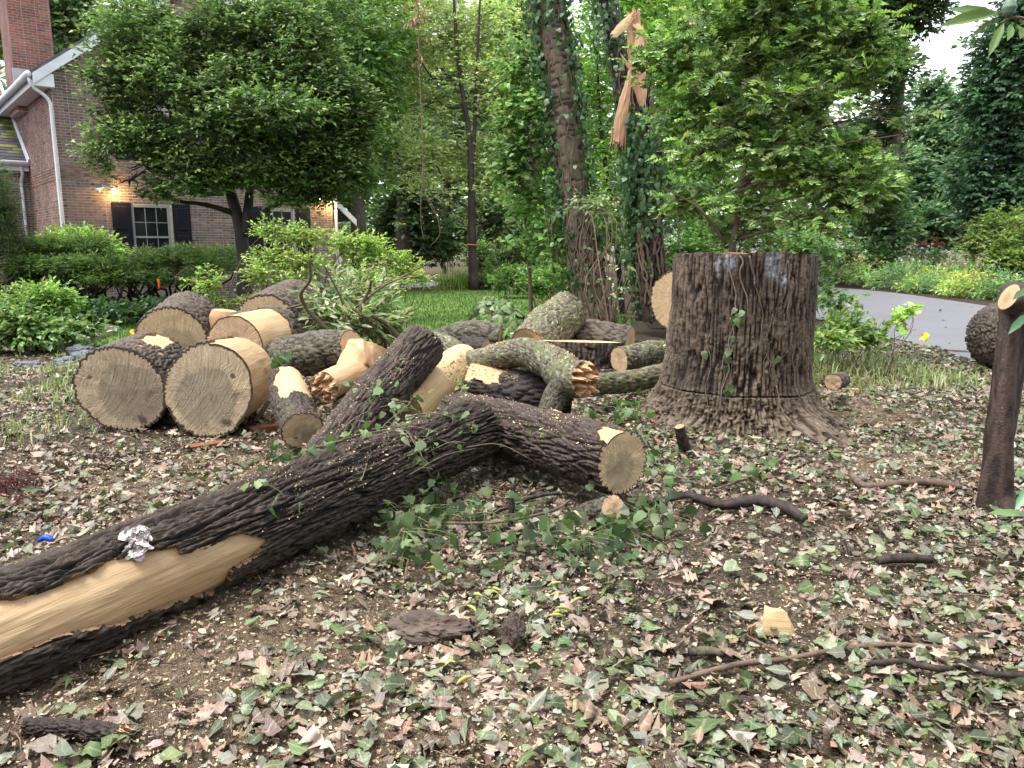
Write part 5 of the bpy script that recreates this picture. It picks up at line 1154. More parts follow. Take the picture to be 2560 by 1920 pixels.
splinter('hanging_strip', [at(1574, 190, YB - .28), at(1562, 250, YB - .3), at(1550, 310, YB - .32), at(1546, 358, YB - .32)], [.03, .085, .095, .075], .03, 'wood_red', e, 5)
splinter('split_wood', [at(1585, 185, YB - .22), at(1566, 158, YB - .24), at(1552, 136, YB - .24)], [.03, .025, .008], .01, 'wood_red', e, 6)
for k in range(16):
    x0 = 1572 + 46 * rng.random(); y0 = 175 - 40 * rng.random(); L = rng.uniform(30, 110); dx = rng.normal(0, 7)
    splinter('splinter', [at(x0, y0, YB - .14 - .08 * rng.random()), at(x0 + dx * .5, y0 - L * .5, YB - .16), at(x0 + dx, y0 - L, YB - .18)], [.012, .016, .003], .006, 'wood_red' if k % 3 else 'wood_pale', e, 20 + k, 10)
for k in range(7):
    x0 = 1545 + rng.normal(0, 9); splinter('splinter', [at(x0, 330, YB - .3), at(x0 - 2, 355, YB - .31), at(x0 - 3 + rng.normal(0, 3), 375 + rng.normal(0, 6), YB - .32)], [.012, .01, .003], .006, 'wood_red', e, 50 + k, 8)
# understorey behind the trunks: light maple-like saplings
tree('leafy_sapling', 'bright green sapling filling the gap between the ivy clad trunks', 'tree', [([at(1560, 820, 17.5), at(1540, 600, 17.5), at(1500, 300, 17.5), at(1490, 60, 17.5)], [.07, .06, .04, .02])],
     [B(1290, 120, 80, 110, 17.5), B(1310, 300, 70, 90, 17.5), B(1430, 100, 90, 110, 17), B(1450, 260, 70, 80, 16.5), B(1250, 420, 70, 70, 17), B(1400, 430, 90, 70, 17), B(1360, -10, 120, 60, 17.5), B(1320, 500, 60, 50, 16.5), B(1480, 380, 60, 60, 16)],
     2400, 6, .13, T_OVATE, [(.10, .2, .04), (.15, .28, .055), (.2, .34, .07), (.07, .15, .035)], 'bark_dark', seed=61, length=.5, flat=.25, twigs=120, twr=.005)
tree('leafy_sapling', 'round leaved sapling hanging left of the leaning cherry', 'tree', [([at(1330, 830, 15.6), at(1322, 650, 15.6), at(1300, 400, 15.4), at(1285, 230, 15.2)], [.05, .04, .03, .015])],
     [B(1105, 250, 40, 45, 15), B(1130, 320, 55, 50, 15), B(1100, 370, 45, 40, 15), B(1150, 430, 60, 50, 15.2), B(1170, 230, 45, 70, 15), B(1120, 140, 45, 70, 15.2), B(1190, 520, 60, 45, 15), B(1130, 540, 50, 40, 15.4)],
     850, 7, .11, T_ROUND, [(.11, .2, .06), (.15, .26, .085), (.2, .31, .11)], 'bark_twig', seed=62, length=.5, flat=.2, droop=.25, twigs=120, twr=.004)
# oak sapling behind the stump
YO = 10.2
ok = tree('oak_sapling', 'young oak with lobed leaves spreading above the tall stump', 'tree', [([at(1812, 800, YO), at(1828, 640, YO), at(1850, 500, YO), at(1868, 370, YO), at(1885, 250, YO), at(1905, 120, YO), at(1922, 0, YO), at(1935, -120, YO)], [.06, .045, .04, .034, .03, .024, .018, .008])],
     [B(1700, 50, 110, 60, 10), B(1620, 140, 110, 60, 10.2), B(1780, 130, 100, 50, 9.9), B(1760, 230, 120, 45, 9.8), B(1860, 300, 100, 32, 9.8), B(1640, 260, 110, 50, 10.2), B(1690, 340, 120, 45, 9.9), B(1800, 380, 100, 32, 9.7), B(1530, 210, 80, 70, 10.6), B(1560, 60, 90, 55, 10.5), B(1520, 330, 70, 50, 10.4), B(1590, 440, 50, 35, 10), B(1860, 60, 70, 40, 9.8), B(1900, 230, 60, 26, 9.8), B(1740, 470, 90, 25, 9.6), B(1935, 315, 45, 22, 9.7), B(1680, -20, 150, 40, 10), B(1450, 130, 80, 60, 11), B(1470, 260, 60, 50, 11), B(1600, 500, 80, 25, 10.4), B(1820, 440, 70, 25, 9.8), B(1480, 440, 60, 40, 10.8), B(1950, 290, 50, 30, 9.6), B(1850, 180, 90, 40, 9.8), B(1900, 250, 80, 40, 9.7), B(1920, 340, 70, 35, 9.6), B(1870, 410, 70, 30, 9.6), B(1900, 120, 60, 40, 9.9)],
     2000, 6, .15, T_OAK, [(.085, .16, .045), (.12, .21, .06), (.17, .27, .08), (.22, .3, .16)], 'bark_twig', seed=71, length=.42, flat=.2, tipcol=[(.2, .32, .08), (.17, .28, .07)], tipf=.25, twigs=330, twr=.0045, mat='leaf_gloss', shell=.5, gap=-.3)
limbs_ = MB()
for a, b, c in (((1868, 372), (2000, 362), (2090, 366)), ((1846, 470), (1930, 420), (2040, 412)), ((1842, 480), (1910, 455), (2010, 470)), ((1832, 560), (1930, 545), (2010, 575)), ((1880, 280), (1960, 240), (2060, 230)), ((1815, 610), (1745, 520), (1660, 470))):
    limb(limbs_, [at(*a, YO), at(*b, YO - .25), at(*c, YO - .4)], [.022, .016, .006], 6, 12, .1, 3)
limbs_.build('branch', M['bark_twig'], ok)
mb = MB(); foliage(mb, [B(1765, 560, 25, 40, 9.4), B(1775, 640, 28, 22, 9.2), B(1840, 640, 25, 12, 9.2)], 26, 5, .14, T_OAK, [(.07, .15, .04), (.12, .2, .07)], length=.3, droop=.5, seed=73); mb.build('low_leaves', M['leaf_gloss'], ok)
# clipped evergreens and shrubs by the house
def shrub(name, label, blobs, nspray, nleaf, size, ts, cols, Y, base, stems=7, bark='bark_twig', cat='shrub', group=None, sr=.014, seed=0, **kw):
    b = [np.array([at(px, 700, Y)[0], Y, 0]) for px in base]; e = thing(name, label, cat, (b[0][0], b[0][1], 0), group); g = np.random.default_rng(seed)
    tb = MB()
    for c, rr in blobs:
        for q in range(stems):
            b0 = b[np.argmin([np.linalg.norm(x - c) for x in b])]; tp = c + nrm(g.normal(size=3) + UP * .4) * rr * .75
            limb(tb, bend(b0 + g.normal(size=3) * np.array([.1, .1, 0]), tp, .12, seed + q), [sr, sr * .8, sr * .5, sr * .25], 5, 10, .1, seed)
    if tb.v: tb.build('stems', M[bark], e)
    cb = MB(); foliage(cb, blobs, nspray, nleaf, size, ts, cols, seed=seed, **kw); cb.build('foliage', M['leaf'], e)
    return e
T_NEED = tset([(0, .012, 0), (.5, .07, .5), (1, .01, 1)], 4, (0, .2), (0, .3), .02, 9)
YEW = [(.026, .058, .016), (.038, .078, .02), (.055, .1, .026)]
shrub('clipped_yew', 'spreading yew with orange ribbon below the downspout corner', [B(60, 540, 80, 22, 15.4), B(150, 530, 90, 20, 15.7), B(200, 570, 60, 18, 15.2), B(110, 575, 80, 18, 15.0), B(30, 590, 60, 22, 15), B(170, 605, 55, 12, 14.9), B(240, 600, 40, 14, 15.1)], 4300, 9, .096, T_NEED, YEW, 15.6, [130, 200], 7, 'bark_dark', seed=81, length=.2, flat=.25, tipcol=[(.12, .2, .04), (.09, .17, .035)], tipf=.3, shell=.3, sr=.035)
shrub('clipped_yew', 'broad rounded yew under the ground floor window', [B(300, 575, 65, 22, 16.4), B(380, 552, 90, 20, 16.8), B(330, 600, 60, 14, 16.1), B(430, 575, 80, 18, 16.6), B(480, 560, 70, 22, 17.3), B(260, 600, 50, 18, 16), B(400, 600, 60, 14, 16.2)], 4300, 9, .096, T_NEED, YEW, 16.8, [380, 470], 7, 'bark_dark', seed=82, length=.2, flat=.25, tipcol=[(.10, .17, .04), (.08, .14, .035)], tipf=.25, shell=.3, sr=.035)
shrub('light_shrub', 'yellow green shrub rising between the yew and the downspout', [B(180, 522, 70, 22, 17.6), B(230, 535, 50, 25, 17.4), B(130, 515, 30, 20, 17.8)], 900, 8, .1, T_OVATE, LTG, 17.6, [220], 5, seed=83, length=.35, flat=.4)
shrub('dark_shrub', 'dark leaning shrub at the far edge by the low wing', [B(0, 450, 50, 50, 15), B(15, 520, 45, 50, 15), B(-40, 400, 60, 70, 15), B(40, 570, 30, 30, 14.8)], 2600, 8, .08, T_NEED, [(.04, .08, .025), (.06, .11, .03)], 15, [-20], 4, 'bark_dark', seed=84, length=.25, sr=.03)
shrub('light_shrub', 'airy bright green shrub standing before the spreading yew', [B(90, 640, 65, 28, 11.5), B(30, 665, 50, 30, 11.3), B(130, 655, 40, 20, 11.6)], 520, 8, .075, T_OVATE, LTG, 11.5, [60], 6, seed=85, length=.3, flat=.3)
shrub('ivy_mound', 'mound of ivy and weeds at the lawn edge below the yew', [B(60, 715, 110, 28, 11), B(150, 710, 70, 22, 11.4), B(-40, 720, 80, 40, 11), B(30, 690, 60, 30, 11)], 1000, 6, .075, T_IVY, [(.09, .17, .05), (.13, .22, .07), (.19, .28, .12)], 11, [60], 3, seed=86, length=.35, droop=.1)
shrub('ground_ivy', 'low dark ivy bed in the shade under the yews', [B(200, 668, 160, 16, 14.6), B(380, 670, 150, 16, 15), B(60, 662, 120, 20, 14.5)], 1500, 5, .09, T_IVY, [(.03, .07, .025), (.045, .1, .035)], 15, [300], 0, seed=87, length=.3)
AZ = [(.13, .21, .045), (.18, .28, .06), (.23, .33, .085), (.09, .15, .035)]
shrub('azalea', 'large airy azalea with yellow green leaves before the gable wall', [B(590, 500, 45, 25, 11.8), B(650, 510, 60, 25, 11.6), B(720, 520, 55, 25, 11.5), B(590, 560, 55, 28, 11.4), B(660, 570, 60, 25, 11.2), B(560, 590, 40, 25, 11), B(630, 610, 45, 20, 11)], 760, 9, .055, T_OVATE, AZ, 11.4, [690, 790], 5, seed=91, length=.22, flat=.3, sr=.013, tipcol=[(.3, .4, .12)], shell=.4)
shrub('azalea', 'yellow green azalea spreading towards the lawn beside the large one', [B(800, 545, 55, 28, 11.6), B(860, 570, 55, 25, 11.5), B(840, 610, 60, 28, 11.2), B(770, 600, 50, 30, 11), B(900, 600, 30, 15, 11.3), B(790, 520, 35, 15, 11.6)], 680, 9, .055, T_OVATE, AZ, 11.3, [930, 960], 5, seed=92, length=.22, flat=.3, sr=.013, tipcol=[(.28, .38, .1)], shell=.4)
shrub('azalea', 'small sparse azalea in front of the mossy yew shade', [B(430, 580, 40, 15, 10.2), B(470, 620, 45, 25, 10), B(510, 650, 50, 25, 10), B(420, 610, 25, 18, 10.2)], 360, 8, .05, T_OVATE, AZ, 10.1, [590], 5, seed=93, length=.2, flat=.3, sr=.01)
# cut leafy branches thrown behind the pile
e = shrub('cut_branches', 'heap of cut branches with large pale magnolia leaves behind the leaning log', [B(740, 640, 50, 45, 9), B(800, 660, 50, 45, 8.8), B(700, 670, 40, 40, 8.6), B(840, 700, 45, 30, 8.8), B(770, 700, 60, 35, 8.4)], 330, 6, .13, T_SLIM, [(.09, .17, .06), (.13, .22, .08), (.26, .32, .19), (.34, .38, .26)], 8.7, [930, 880], 6, cat='branches', seed=94, length=.4, flat=.6, sr=.016, droop=-.1)
mb = MB()
for P, r0 in (([(830, 835), (760, 760), (752, 735), (775, 700), (772, 648)], .028), ([(925, 850), (900, 780), (925, 720), (928, 700)], .026), ([(960, 850), (920, 800), (880, 770)], .03), ([(905, 840), (870, 790), (850, 740), (808, 660)], .018), ([(980, 700), (940, 720), (1010, 690), (1085, 650)], .012), ([(1000, 850), (965, 810), (930, 790)], .035), ([(760, 760), (700, 775)], .016), ([(850, 800), (900, 760), (990, 700), (1060, 690)], .014)):
    limb(mb, [at(x, y, 8.4 - .1 * i) for i, (x, y) in enumerate(P)], [r0, r0 * .5], 7, len(P) * 5, .15, 4)
mb.build('bare_branch', M['wood_split'] if False else M['bark_twig'], e)
# vines and bushes round the leaning trunks
shrub('vine_tangle', 'pale leaved vine tangle at the foot of the leaning cherry', [B(1330, 655, 50, 35, 12.6), B(1290, 600, 30, 45, 13), B(1340, 590, 40, 40, 12.8), B(1370, 700, 35, 25, 12), B(1300, 450, 25, 30, 13.4), B(1260, 440, 35, 18, 13.6)], 560, 6, .085, T_OVATE, [(.13, .21, .09), (.2, .29, .14), (.28, .36, .2)], 12.6, [1540], 5, cat='vine', seed=95, length=.35, droop=.3)
shrub('understorey_bush', 'dark bushy undergrowth beyond the lawn by the leaning cherry', [B(1180, 610, 60, 28, 19), B(1230, 590, 50, 40, 17), B(1120, 600, 60, 25, 23), B(1210, 500, 55, 50, 17.5), B(1240, 650, 30, 30, 15)], 1500, 7, .11, T_OVATE, [(.05, .12, .025), (.08, .17, .035), (.12, .23, .045)], 18, [1400], 4, seed=96, length=.4)
shrub('understorey_bush', 'shady bushes beside the pale tree at the far lawn edge', [B(1060, 610, 40, 22, 28), B(1100, 580, 50, 40, 30), B(1130, 555, 50, 35, 30), B(1150, 610, 50, 22, 25), B(1040, 560, 40, 40, 32)], 1500, 6, .17, T_OVATE, MDG, 28, [1250], 3, seed=97, length=.5)
blades('sedge_clump', np.array([at(1148, 722, 28)]) * np.array([1, 1, 0]) + rng.normal(0, .35, (420, 3)) * np.array([1, .6, 0]), .75, [(.2, .32, .06), (.26, .38, .09)], w=.012, lean=.9)
tag(bpy.data.objects['sedge_clump'], 'fountain shaped clump of bright sedge by the pale tree', 'grass clump')
shrub('undergrowth', 'leafy undergrowth below the oak sapling behind the stump', [B(1430, 600, 60, 40, 14), B(1480, 540, 70, 50, 15), B(1560, 520, 90, 40, 16), B(1700, 520, 90, 30, 16), B(1750, 540, 60, 30, 14), B(1500, 450, 60, 60, 16)], 1900, 7, .1, T_OVATE, [(.05, .12, .03), (.08, .17, .045), (.12, .22, .07)], 15, [1700], 3, seed=98, length=.4)
shrub('roadside_weeds', 'rank green weeds growing between the stump and the driveway', [B(1790, 680, 35, 30, 9.6), B(1830, 710, 50, 22, 9.2), B(1790, 730, 40, 25, 8.6), B(1870, 730, 50, 12, 9.2), B(1780, 640, 20, 25, 10)], 480, 6, .085, T_OVATE, [(.12, .22, .06), (.17, .28, .08), (.23, .33, .12)], 9.2, [2070, 2130], 4, cat='weeds', seed=99, length=.3, sr=.006)
shrub('roadside_weeds', 'single tall grape leaved shoot by the yellow flag', [B(1945, 690, 14, 20, 8.6), B(1965, 670, 12, 22, 8.6)], 16, 4, .1, T_MAPLE, [(.2, .32, .07), (.26, .38, .1)], 8.6, [2240], 3, cat='weeds', seed=100, length=.25, sr=.006)
# flower bed beyond the driveway
FG = [[(.16, .26, .09), (.22, .33, .12), (.28, .38, .15)], [(.08, .16, .06), (.12, .2, .08)], [(.2, .3, .08), (.27, .37, .11)], [(.10, .2, .09), (.15, .25, .12)]]
def perennial(px, py, Y, w, h, kind, lab, fl=None, nf=0, group='perennials in the flower bed', seed=0):
    g = np.random.default_rng(seed + 500); b = np.array([at(px, py, Y)[0], Y, 0.0]); e = thing('flowering_plant' if fl else 'garden_plant', lab, 'plant', b, group)
    bl = [(b + np.array([g.normal() * w * .25, g.normal() * w * .2, h * f]), np.array([w * .5, w * .4, h * .4])) for f in (.35, .55, .45)]
    mb = MB(); foliage(mb, bl, int(70 + 60 * w), 6, .13, T_SLIM if kind % 2 else T_OVATE, FG[kind % 4], seed=seed + 600, length=.3, flat=.8, droop=-.1); mb.build('foliage', M['leaf'], e)
    if fl:
        mb = MB(); n = nf * 6; c = np.repeat(b + g.normal(size=(nf, 3)) * np.array([w * .35, w * .25, h * .08]) + UP * h, 6, 0); d = nrm(rand_dir(n, g) * np.array([1, 1, .5]))
        scatter(mb, T_ROUND, c, frame_dn(d, UP + .3 * rand_dir(n, g)), g.uniform(.05, .1, n) * (Y / 26), pal(fl, n, None, .1, g), g); mb.build('flowers', M['petal'], e, True, kind='stuff')
WH, PK, YL, RD, BLU = [(.8, .8, .76)], [(.6, .3, .42), (.5, .25, .4)], [(.6, .42, .08), (.55, .47, .12)], [(.42, .05, .07), (.5, .1, .1)], [(.12, .14, .6)]
flw = [(2060, 31, 1.6, .9, 0, None, 0), (2100, 30, 1.6, 1.1, 1, PK, 14), (2140, 29, 1.5, 1.2, 0, YL, 16), (2180, 27.5, 1.6, 1.0, 0, None, 0), (2215, 26.5, 1.4, 1.3, 3, None, 0), (2250, 25.5, 1.4, 1.3, 1, None, 0), (2290, 24.5, 1.6, .9, 2, None, 0), (2330, 23.5, 1.4, .8, 3, None, 0), (2370, 23, 1.3, 1.1, 1, PK, 8), (2400, 22.4, 1.3, .8, 2, YL, 16), (2450, 21.6, 1.3, .8, 2, YL, 10), (2500, 21, 1.2, .7, 1, None, 0), (2540, 20.6, 1.2, 1.2, 3, None, 0), (2580, 20, 1.4, 1.0, 0, None, 0),
       (2080, 35, 1.8, 1.3, 1, PK, 12), (2150, 34, 1.6, 1.2, 2, YL, 14), (2200, 33, 1.6, 1.5, 0, WH, 14), (2270, 32, 1.6, 1.7, 1, WH, 18), (2310, 33, 2.0, 1.9, 1, RD, 26), (2370, 33, 1.6, 1.5, 3, WH, 16), (2030, 32, 1.8, 1.0, 0, BLU, 5), (2240, 36, 2, 1.6, 2, YL, 10), (2000, 33, 2, 1.2, 3, None, 0), (1960, 34, 2, 1.0, 1, None, 0), (2120, 38, 2, 1.3, 3, None, 0), (2420, 27, 1.2, 1.0, 0, PK, 6), (2330, 28, 1.5, 1.1, 2, None, 0), (2230, 30, 1.6, 1.2, 0, WH, 8)]
cn = {id(WH): 'white', id(PK): 'pink', id(YL): 'yellow', id(RD): 'dark red', id(BLU): 'blue'}
kn = ['pale green feathery', 'dark narrow leaved', 'bright yellow green', 'blue green bushy']
same = {}
for q in sorted(flw, key=lambda t: t[0] * 1.0): same.setdefault((q[4], id(q[5]) if q[5] else 0), []).append(q)
NTH = ['nearest the stump', 'second from the stump', 'third from the stump', 'fourth from the stump', 'fifth from the stump', 'sixth from the stump']
for i, (px, Y, w, h, k, fl, nf) in enumerate(flw):
    ss = same[(k, id(fl) if fl else 0)]; n_ = ss.index(flw[i])
    lab = f'{kn[k]} plant with {cn[id(fl)]} flowers' if fl else f'{kn[k]} plant without flowers'
    lab += (', ' + NTH[n_] + ' in the driveway bed') if len(ss) > 1 else ' in the bed beyond the driveway'
    perennial(px, 720, Y * 1.06 + .3, w, h * .9, k, lab, fl, nf, seed=i)
shrub('rhododendron', 'rhododendron hedge with long leaves behind the flower bed', [B(1830, 560, 70, 25, 42), B(1900, 540, 60, 30, 42), B(1960, 520, 60, 30, 44), B(2040, 510, 60, 25, 44), B(1870, 500, 60, 35, 46), B(1760, 560, 50, 25, 42)], 1900, 6, .3, T_SLIM, [(.06, .12, .06), (.09, .17, .08), (.16, .24, .13)], 43, [2150], 2, seed=111, length=.6, flat=.6)
shrub('round_shrub', 'rounded yellow green shrub at the edge of the far lawn', [B(2160, 500, 75, 38, 31), B(2200, 480, 70, 40, 31), B(2110, 530, 45, 22, 30.5), B(2200, 525, 80, 30, 30), B(2170, 560, 80, 24, 29.6), B(2230, 565, 80, 24, 29.6)], 2300, 7, .16, T_OVATE, [(.08, .14, .035), (.12, .19, .05), (.17, .24, .07)], 31, [2520], 4, seed=112, length=.4, flat=.35)
# ---------------------------------------------------------------- small things and the litter
M['flag'] = m_plain('flag', (.85, .55, .02), .6, .1, 20, .1)
def flag(px, py, Y, label, s):
    b = np.array([at(px, py, Y)[0], Y, 0]); t = at(px, py, Y); e = thing('marker_flag', label, 'flag', b, 'yellow survey flags')
    part('wire', *tube([b, t + UP * .03], [.0025, .002], 5, 4), M['lamp_metal'], e)
    u = np.linspace(0, 1, 7); v = np.linspace(0, 1, 5); a, c = np.meshgrid(u, v, indexing='ij')
    V = t + np.stack([s * (a * .06 - c * .03), .02 * np.sin(a * 4 + c * 2), .035 + .0 * a - c * .085 - a * .03 + .012 * np.sin(3 * a)], -1)
    V2 = V + np.array([0, .0015, 0]); F = gridF(7, 5, False)
    part('pennant', np.concatenate([V.reshape(-1, 3), V2.reshape(-1, 3)]), [F, F[:, ::-1] + 35], M['flag'], e)
flag(2308, 838, 8.3, 'small yellow marker flag at the edge of the driveway', 1); flag(334, 828, 12.2, 'small yellow marker flag on the lawn behind the big round', -1)
# orange ribbons in the yews
M['ribbon'] = m_plain('ribbon', (.75, .12, .03), .5, .1, 10, .1)
for px, py, Y, lab in ((118, 715, 14.2, 'orange ribbon hanging in the spreading yew'), (397, 712, 15.4, 'orange ribbon hanging in the rounded yew')):
    V, F = tube([at(px - 3, py - 14, Y), at(px, py - 8, Y), at(px + 1, py + 10, Y)], [.02, .028, .02], 5, 10, .2, 2); tag(part('ribbon', V, F, M['ribbon']), lab, 'ribbon', 'orange ribbons')
# lamp post, parked car and picket fence far away
b = np.array([at(2079, 700, 41)[0], 41, 0]); e = thing('lamp_post', 'small black lantern post among the shrubs beyond the drive', 'lamp post', b); M['black'] = m_plain('black', (.012, .012, .014), .5, .1, 5, .1)
part('post', *tube([b, b + UP * 1.95], [.05, .04], 8, 4), M['black'], e); part('lantern', *tube([b + UP * 1.95, b + UP * 2.02, b + UP * 2.35, b + UP * 2.38], [.05, .12, .17, .17], 6, 12), M['glass'], e); part('lantern_cap', *tube([b + UP * 2.38, b + UP * 2.42, b + UP * 2.6, b + UP * 2.72], [.24, .22, .06, .02], 6, 10), M['black'], e)
def car():
    b = np.array([at(1216, 690, 46)[0], 46, 0]); e = thing('parked_car', 'silver parked car glimpsed beyond the bushes by the pale tree', 'car', b); M['silver'] = m_plain('silver', (.5, .54, .58), .25, .05, 3, .0, .6, .5)
    prof = [(-.2, .3), (-.2, .75), (.0, .9), (.95, 1.0), (1.55, 1.42), (2.9, 1.46), (3.7, 1.05), (4.25, .95), (4.3, .3)]
    n = len(prof); y0, y1 = 0, 1.75
    def loft(pr, ins): return np.array([[b[0] - .6 + x, b[1] + y, z] for y, s in ((y0, 1), (y0 + .12, 1), (y1 - .12, 1), (y1, 1)) for x, z in pr])
    V = loft(prof, 0); V[:n, 2] = .3 + (V[:n, 2] - .3) * .93; V[3 * n:, 2] = .3 + (V[3 * n:, 2] - .3) * .93
    F = gridF(4, n); me = part('body', V, [F], M['silver'], e); 
    part('side_window', np.array([[b[0] - .6 + x, b[1] - .012, z] for x, z in ((1.1, 1.0), (1.62, 1.32), (2.85, 1.36), (3.45, 1.02))]), np.array([[0, 1, 2, 3]]), M['glass'], e, False)
    part('windscreen', np.array([[b[0] - .6 + x, b[1] + y, z + .02] for x, z in ((.98, 1.0), (1.55, 1.40)) for y in (.15, 1.6)])[[0, 1, 3, 2]], np.array([[0, 1, 2, 3]]), M['glass'], e, False)
    for x in (.35, 3.35):
        part('wheel', *tube([b + np.array([x - .3, -.02, .33]), b + np.array([x - .3, .2, .33])], [.33, .33], 18, 3), M['black'], e)
car()
M['fence'] = m_plain('fence', (.42, .36, .27), .8, .2, 5, .3)
b0 = at(1098, 680, 40); e = thing('picket_fence', 'low weathered picket fence across the side drive', 'fence', (b0[0], 40, 0))
pk = mesh_np('picket', np.concatenate([boxv(-.045, .045, -.01, .01, 0, .8), [[0, -.01, .9], [0, .01, .9]]]), [BOXF, np.array([[4, 5, 8], [7, 9, 6]]), np.array([[4, 8, 9, 7], [5, 6, 9, 8]])], False)
for i in range(18): link('picket', pk, M['fence'], e).location = (i * .125, 0, .02)
for z in (.25, .62): link('rail', mesh_np('rail', boxv(-.1, 2.3, .012, .05, z, z + .07), BOXF, False), M['fence'], e)
# wooden edging and stones by the lawn
M['stone'] = m_plain('stone', (.13, .14, .16), .75, .3, 6, .8); M['rock_brown'] = m_plain('rock_brown', (.095, .07, .058), .85, .35, 9, .9); M['old_wood'] = m_plain('old_wood', (.3, .27, .22), .85, .3, 9, .5)
def rock(name, label, c, s, mat='stone', seed=0, cat='rock', group=None):
    u = np.linspace(0, math.pi, 40); v = np.linspace(0, 2 * math.pi, 64, endpoint=False); U, Vv = np.meshgrid(u, v, indexing='ij')
    n = np.stack([np.sin(U) * np.cos(Vv), np.sin(U) * np.sin(Vv), np.cos(U)], -1)
    k = 1 + .34 * fbm(n * 1.5 + seed * 3.1, 4, seed); k = k - .12 * np.abs(fbm(n * 4 + seed, 3, seed + 1)); V = n * k[..., None]
    o = part(name, (V * np.array(s) + np.asarray(c)).reshape(-1, 3), gridF(40, 64), M[mat], None, False); return tag(o, label, cat, group)
rock('flat_stone', 'grey blue stone beside the large fully barked round', H(208, 895, .05), (.15, .11, .09), 'stone', 2); rock('flat_stone', 'low slate stone behind the grey blue one at the bed edge', H(165, 905, .03), (.16, .12, .07), 'stone', 3)
rock('flat_stone', 'mossy dark stone next to the wooden bed edging', H(205, 878, .06), (.17, .1, .09), 'stone', 4); rock('flat_stone', 'half buried flat stone in the grass near the picture edge', H(70, 912, .02), (.22, .12, .05), 'stone', 5)
rock('brown_rock', 'flat brown rock half buried in the leaf litter', H(1075, 1575, .03), (.14, .09, .06), 'rock_brown', 6); rock('rotten_knot', 'gnarled grey brown rotten wood knot standing in the litter', H(1280, 1585, .05), (.045, .05, .075), 'rock_brown', 7, 'wood knot')
for k, (p0, p1, w, lab) in enumerate((((185, 872), (296, 836), .1, 'weathered board edging the bed behind the stones'), ((262, 832), (300, 830), .14, 'short end board of the bed edging'), ((150, 884), (260, 850), .06, 'thin weathered slat beside the edging board'))):
    plank('edging_board', lab, H(*p0), H(*p1), w, .12, 'old_wood', 'board', 40 + k)
plank('fallen_board', 'grey board poking out between the rounds and the stub log', H(640, 1060), at(675, 1000, 6.5), .08, .03, 'old_wood', 'board', 44)
# white bracket of foam on the trunk and a blue scrap
def froth():
    Vb, mk, N, e0, u = SURF['fore']; q = proj(Vb); k = np.argmin(((q - np.array([345, 1352])) ** 2).sum(-1) + 1e6 * (Vb[..., 2] < .3)); i, j = np.unravel_index(k, Vb.shape[:2]); c = Vb[i, j]; n = nrm(np.array([.2, -.75, .6]))
    mb = MB(); g = np.random.default_rng(2); tn = nrm(np.cross(n, UP)); dn = np.cross(tn, n); dn = dn if dn[2] < 0 else -dn; m_ = 420
    x = g.normal(0, .4, m_).clip(-1, 1); y = g.uniform(-1, 1, m_); pp = c + (tn * (x * .036 * (1 - .25 * y))[:, None] + dn * (y * .055)[:, None]) + n * (.018 * g.random(m_) + .012 * (1 - x * x))[:, None]
    scatter(mb, T_FR, pp, frame_dn(dn + .5 * g.normal(size=(m_, 3)), n + .6 * g.normal(size=(m_, 3))), .02 * g.lognormal(0, .35, m_), pal([(.72, .68, .68), (.6, .55, .55), (.5, .44, .42)], m_, [5, 3, 1], .06, g), g)
    return tag(mb.build('white_fungus', M['chips'], None, True), 'ruffled white fungus stuck to the trunk above the bare strip', 'fungus')
T_FR = tset(PIECE, 8, (-.8, .8), (-.6, .6), .2, 71)
froth()
p = at(112, 1352, 3.1); V, F = tube([p + np.array([-.03, 0, 0]), p + np.array([0, .01, .01]), p + np.array([.035, 0, .002])], [.006, .016, .006], 7, 8, .6, 3)
tag(part('blue_scrap', V, F, m_plain('blue_plastic', (.02, .08, .5), .35, .1, 5, .1)), 'scrap of bright blue plastic on the trunk near the picture edge', 'plastic scrap')
# cut stub and loose branches on the ground
def branch(name, label, pts, rad, bark='bark_dark', cat='branch', ends=True, seed=0, z0=None, ns=10, n=40):
    P = [H(x, y, (rad[min(i, len(rad) - 1)] * .8 + .022 if z0 is None else z0[i])) for i, (x, y) in enumerate(pts)]
    V, F = tube(P, rad, ns, n, .22, seed); bh = np.clip(.5 + .5 * fbm(V * 40, 3, seed), 0, 1)
    return tag(part(name, V, F, M[bark], None, True, {'bh': bh}), label, cat)
log('cut_stub', 'small upright cut stub with pale top in front of the stump', [H(1716, 1135, -.02), at(1706, 1100, H(1716, 1135)[1]), at(1698, 1066, H(1716, 1135)[1] - .02)], [.05, .042, .04], 'bark_dark', ('face_e', 'face_e'), 40, 24, .02, .06, .005, 81, .08, cat='stub')
branch('fallen_branch', 'thick dark branch curving through the ivy below the stump', [(1645, 1252), (1720, 1240), (1800, 1262), (1900, 1252), (1960, 1268), (2012, 1298)], [.02, .022, .028, .034, .035, .022], seed=1)
branch('fallen_branch', 'grey brown branch lying towards the twisted trunk', [(2130, 1188), (2165, 1215), (2250, 1208), (2350, 1208), (2405, 1218)], [.02, .024, .022, .024, .016], 'bark_twig', seed=2)
branch('fallen_branch', 'pale curved root stick in front of the stump base', [(1792, 1222), (1880, 1190), (1950, 1150), (1982, 1120), (1988, 1092)], [.007, .009, .011, .011, .008], 'bark_twig', seed=3)
branch('fallen_branch', 'long brown stick crossing the litter below the wood wedge', [(1672, 1708), (1760, 1682), (1850, 1660), (1960, 1648), (2060, 1630), (2200, 1612), (2390, 1622)], [.009, .011, .011, .01, .01, .011, .008], 'bark_twig', seed=4)
branch('fallen_branch', 'dark wet stick lying below the long brown stick', [(2165, 1660), (2260, 1655), (2350, 1672), (2400, 1668)], [.011, .012, .012, .008], seed=5)
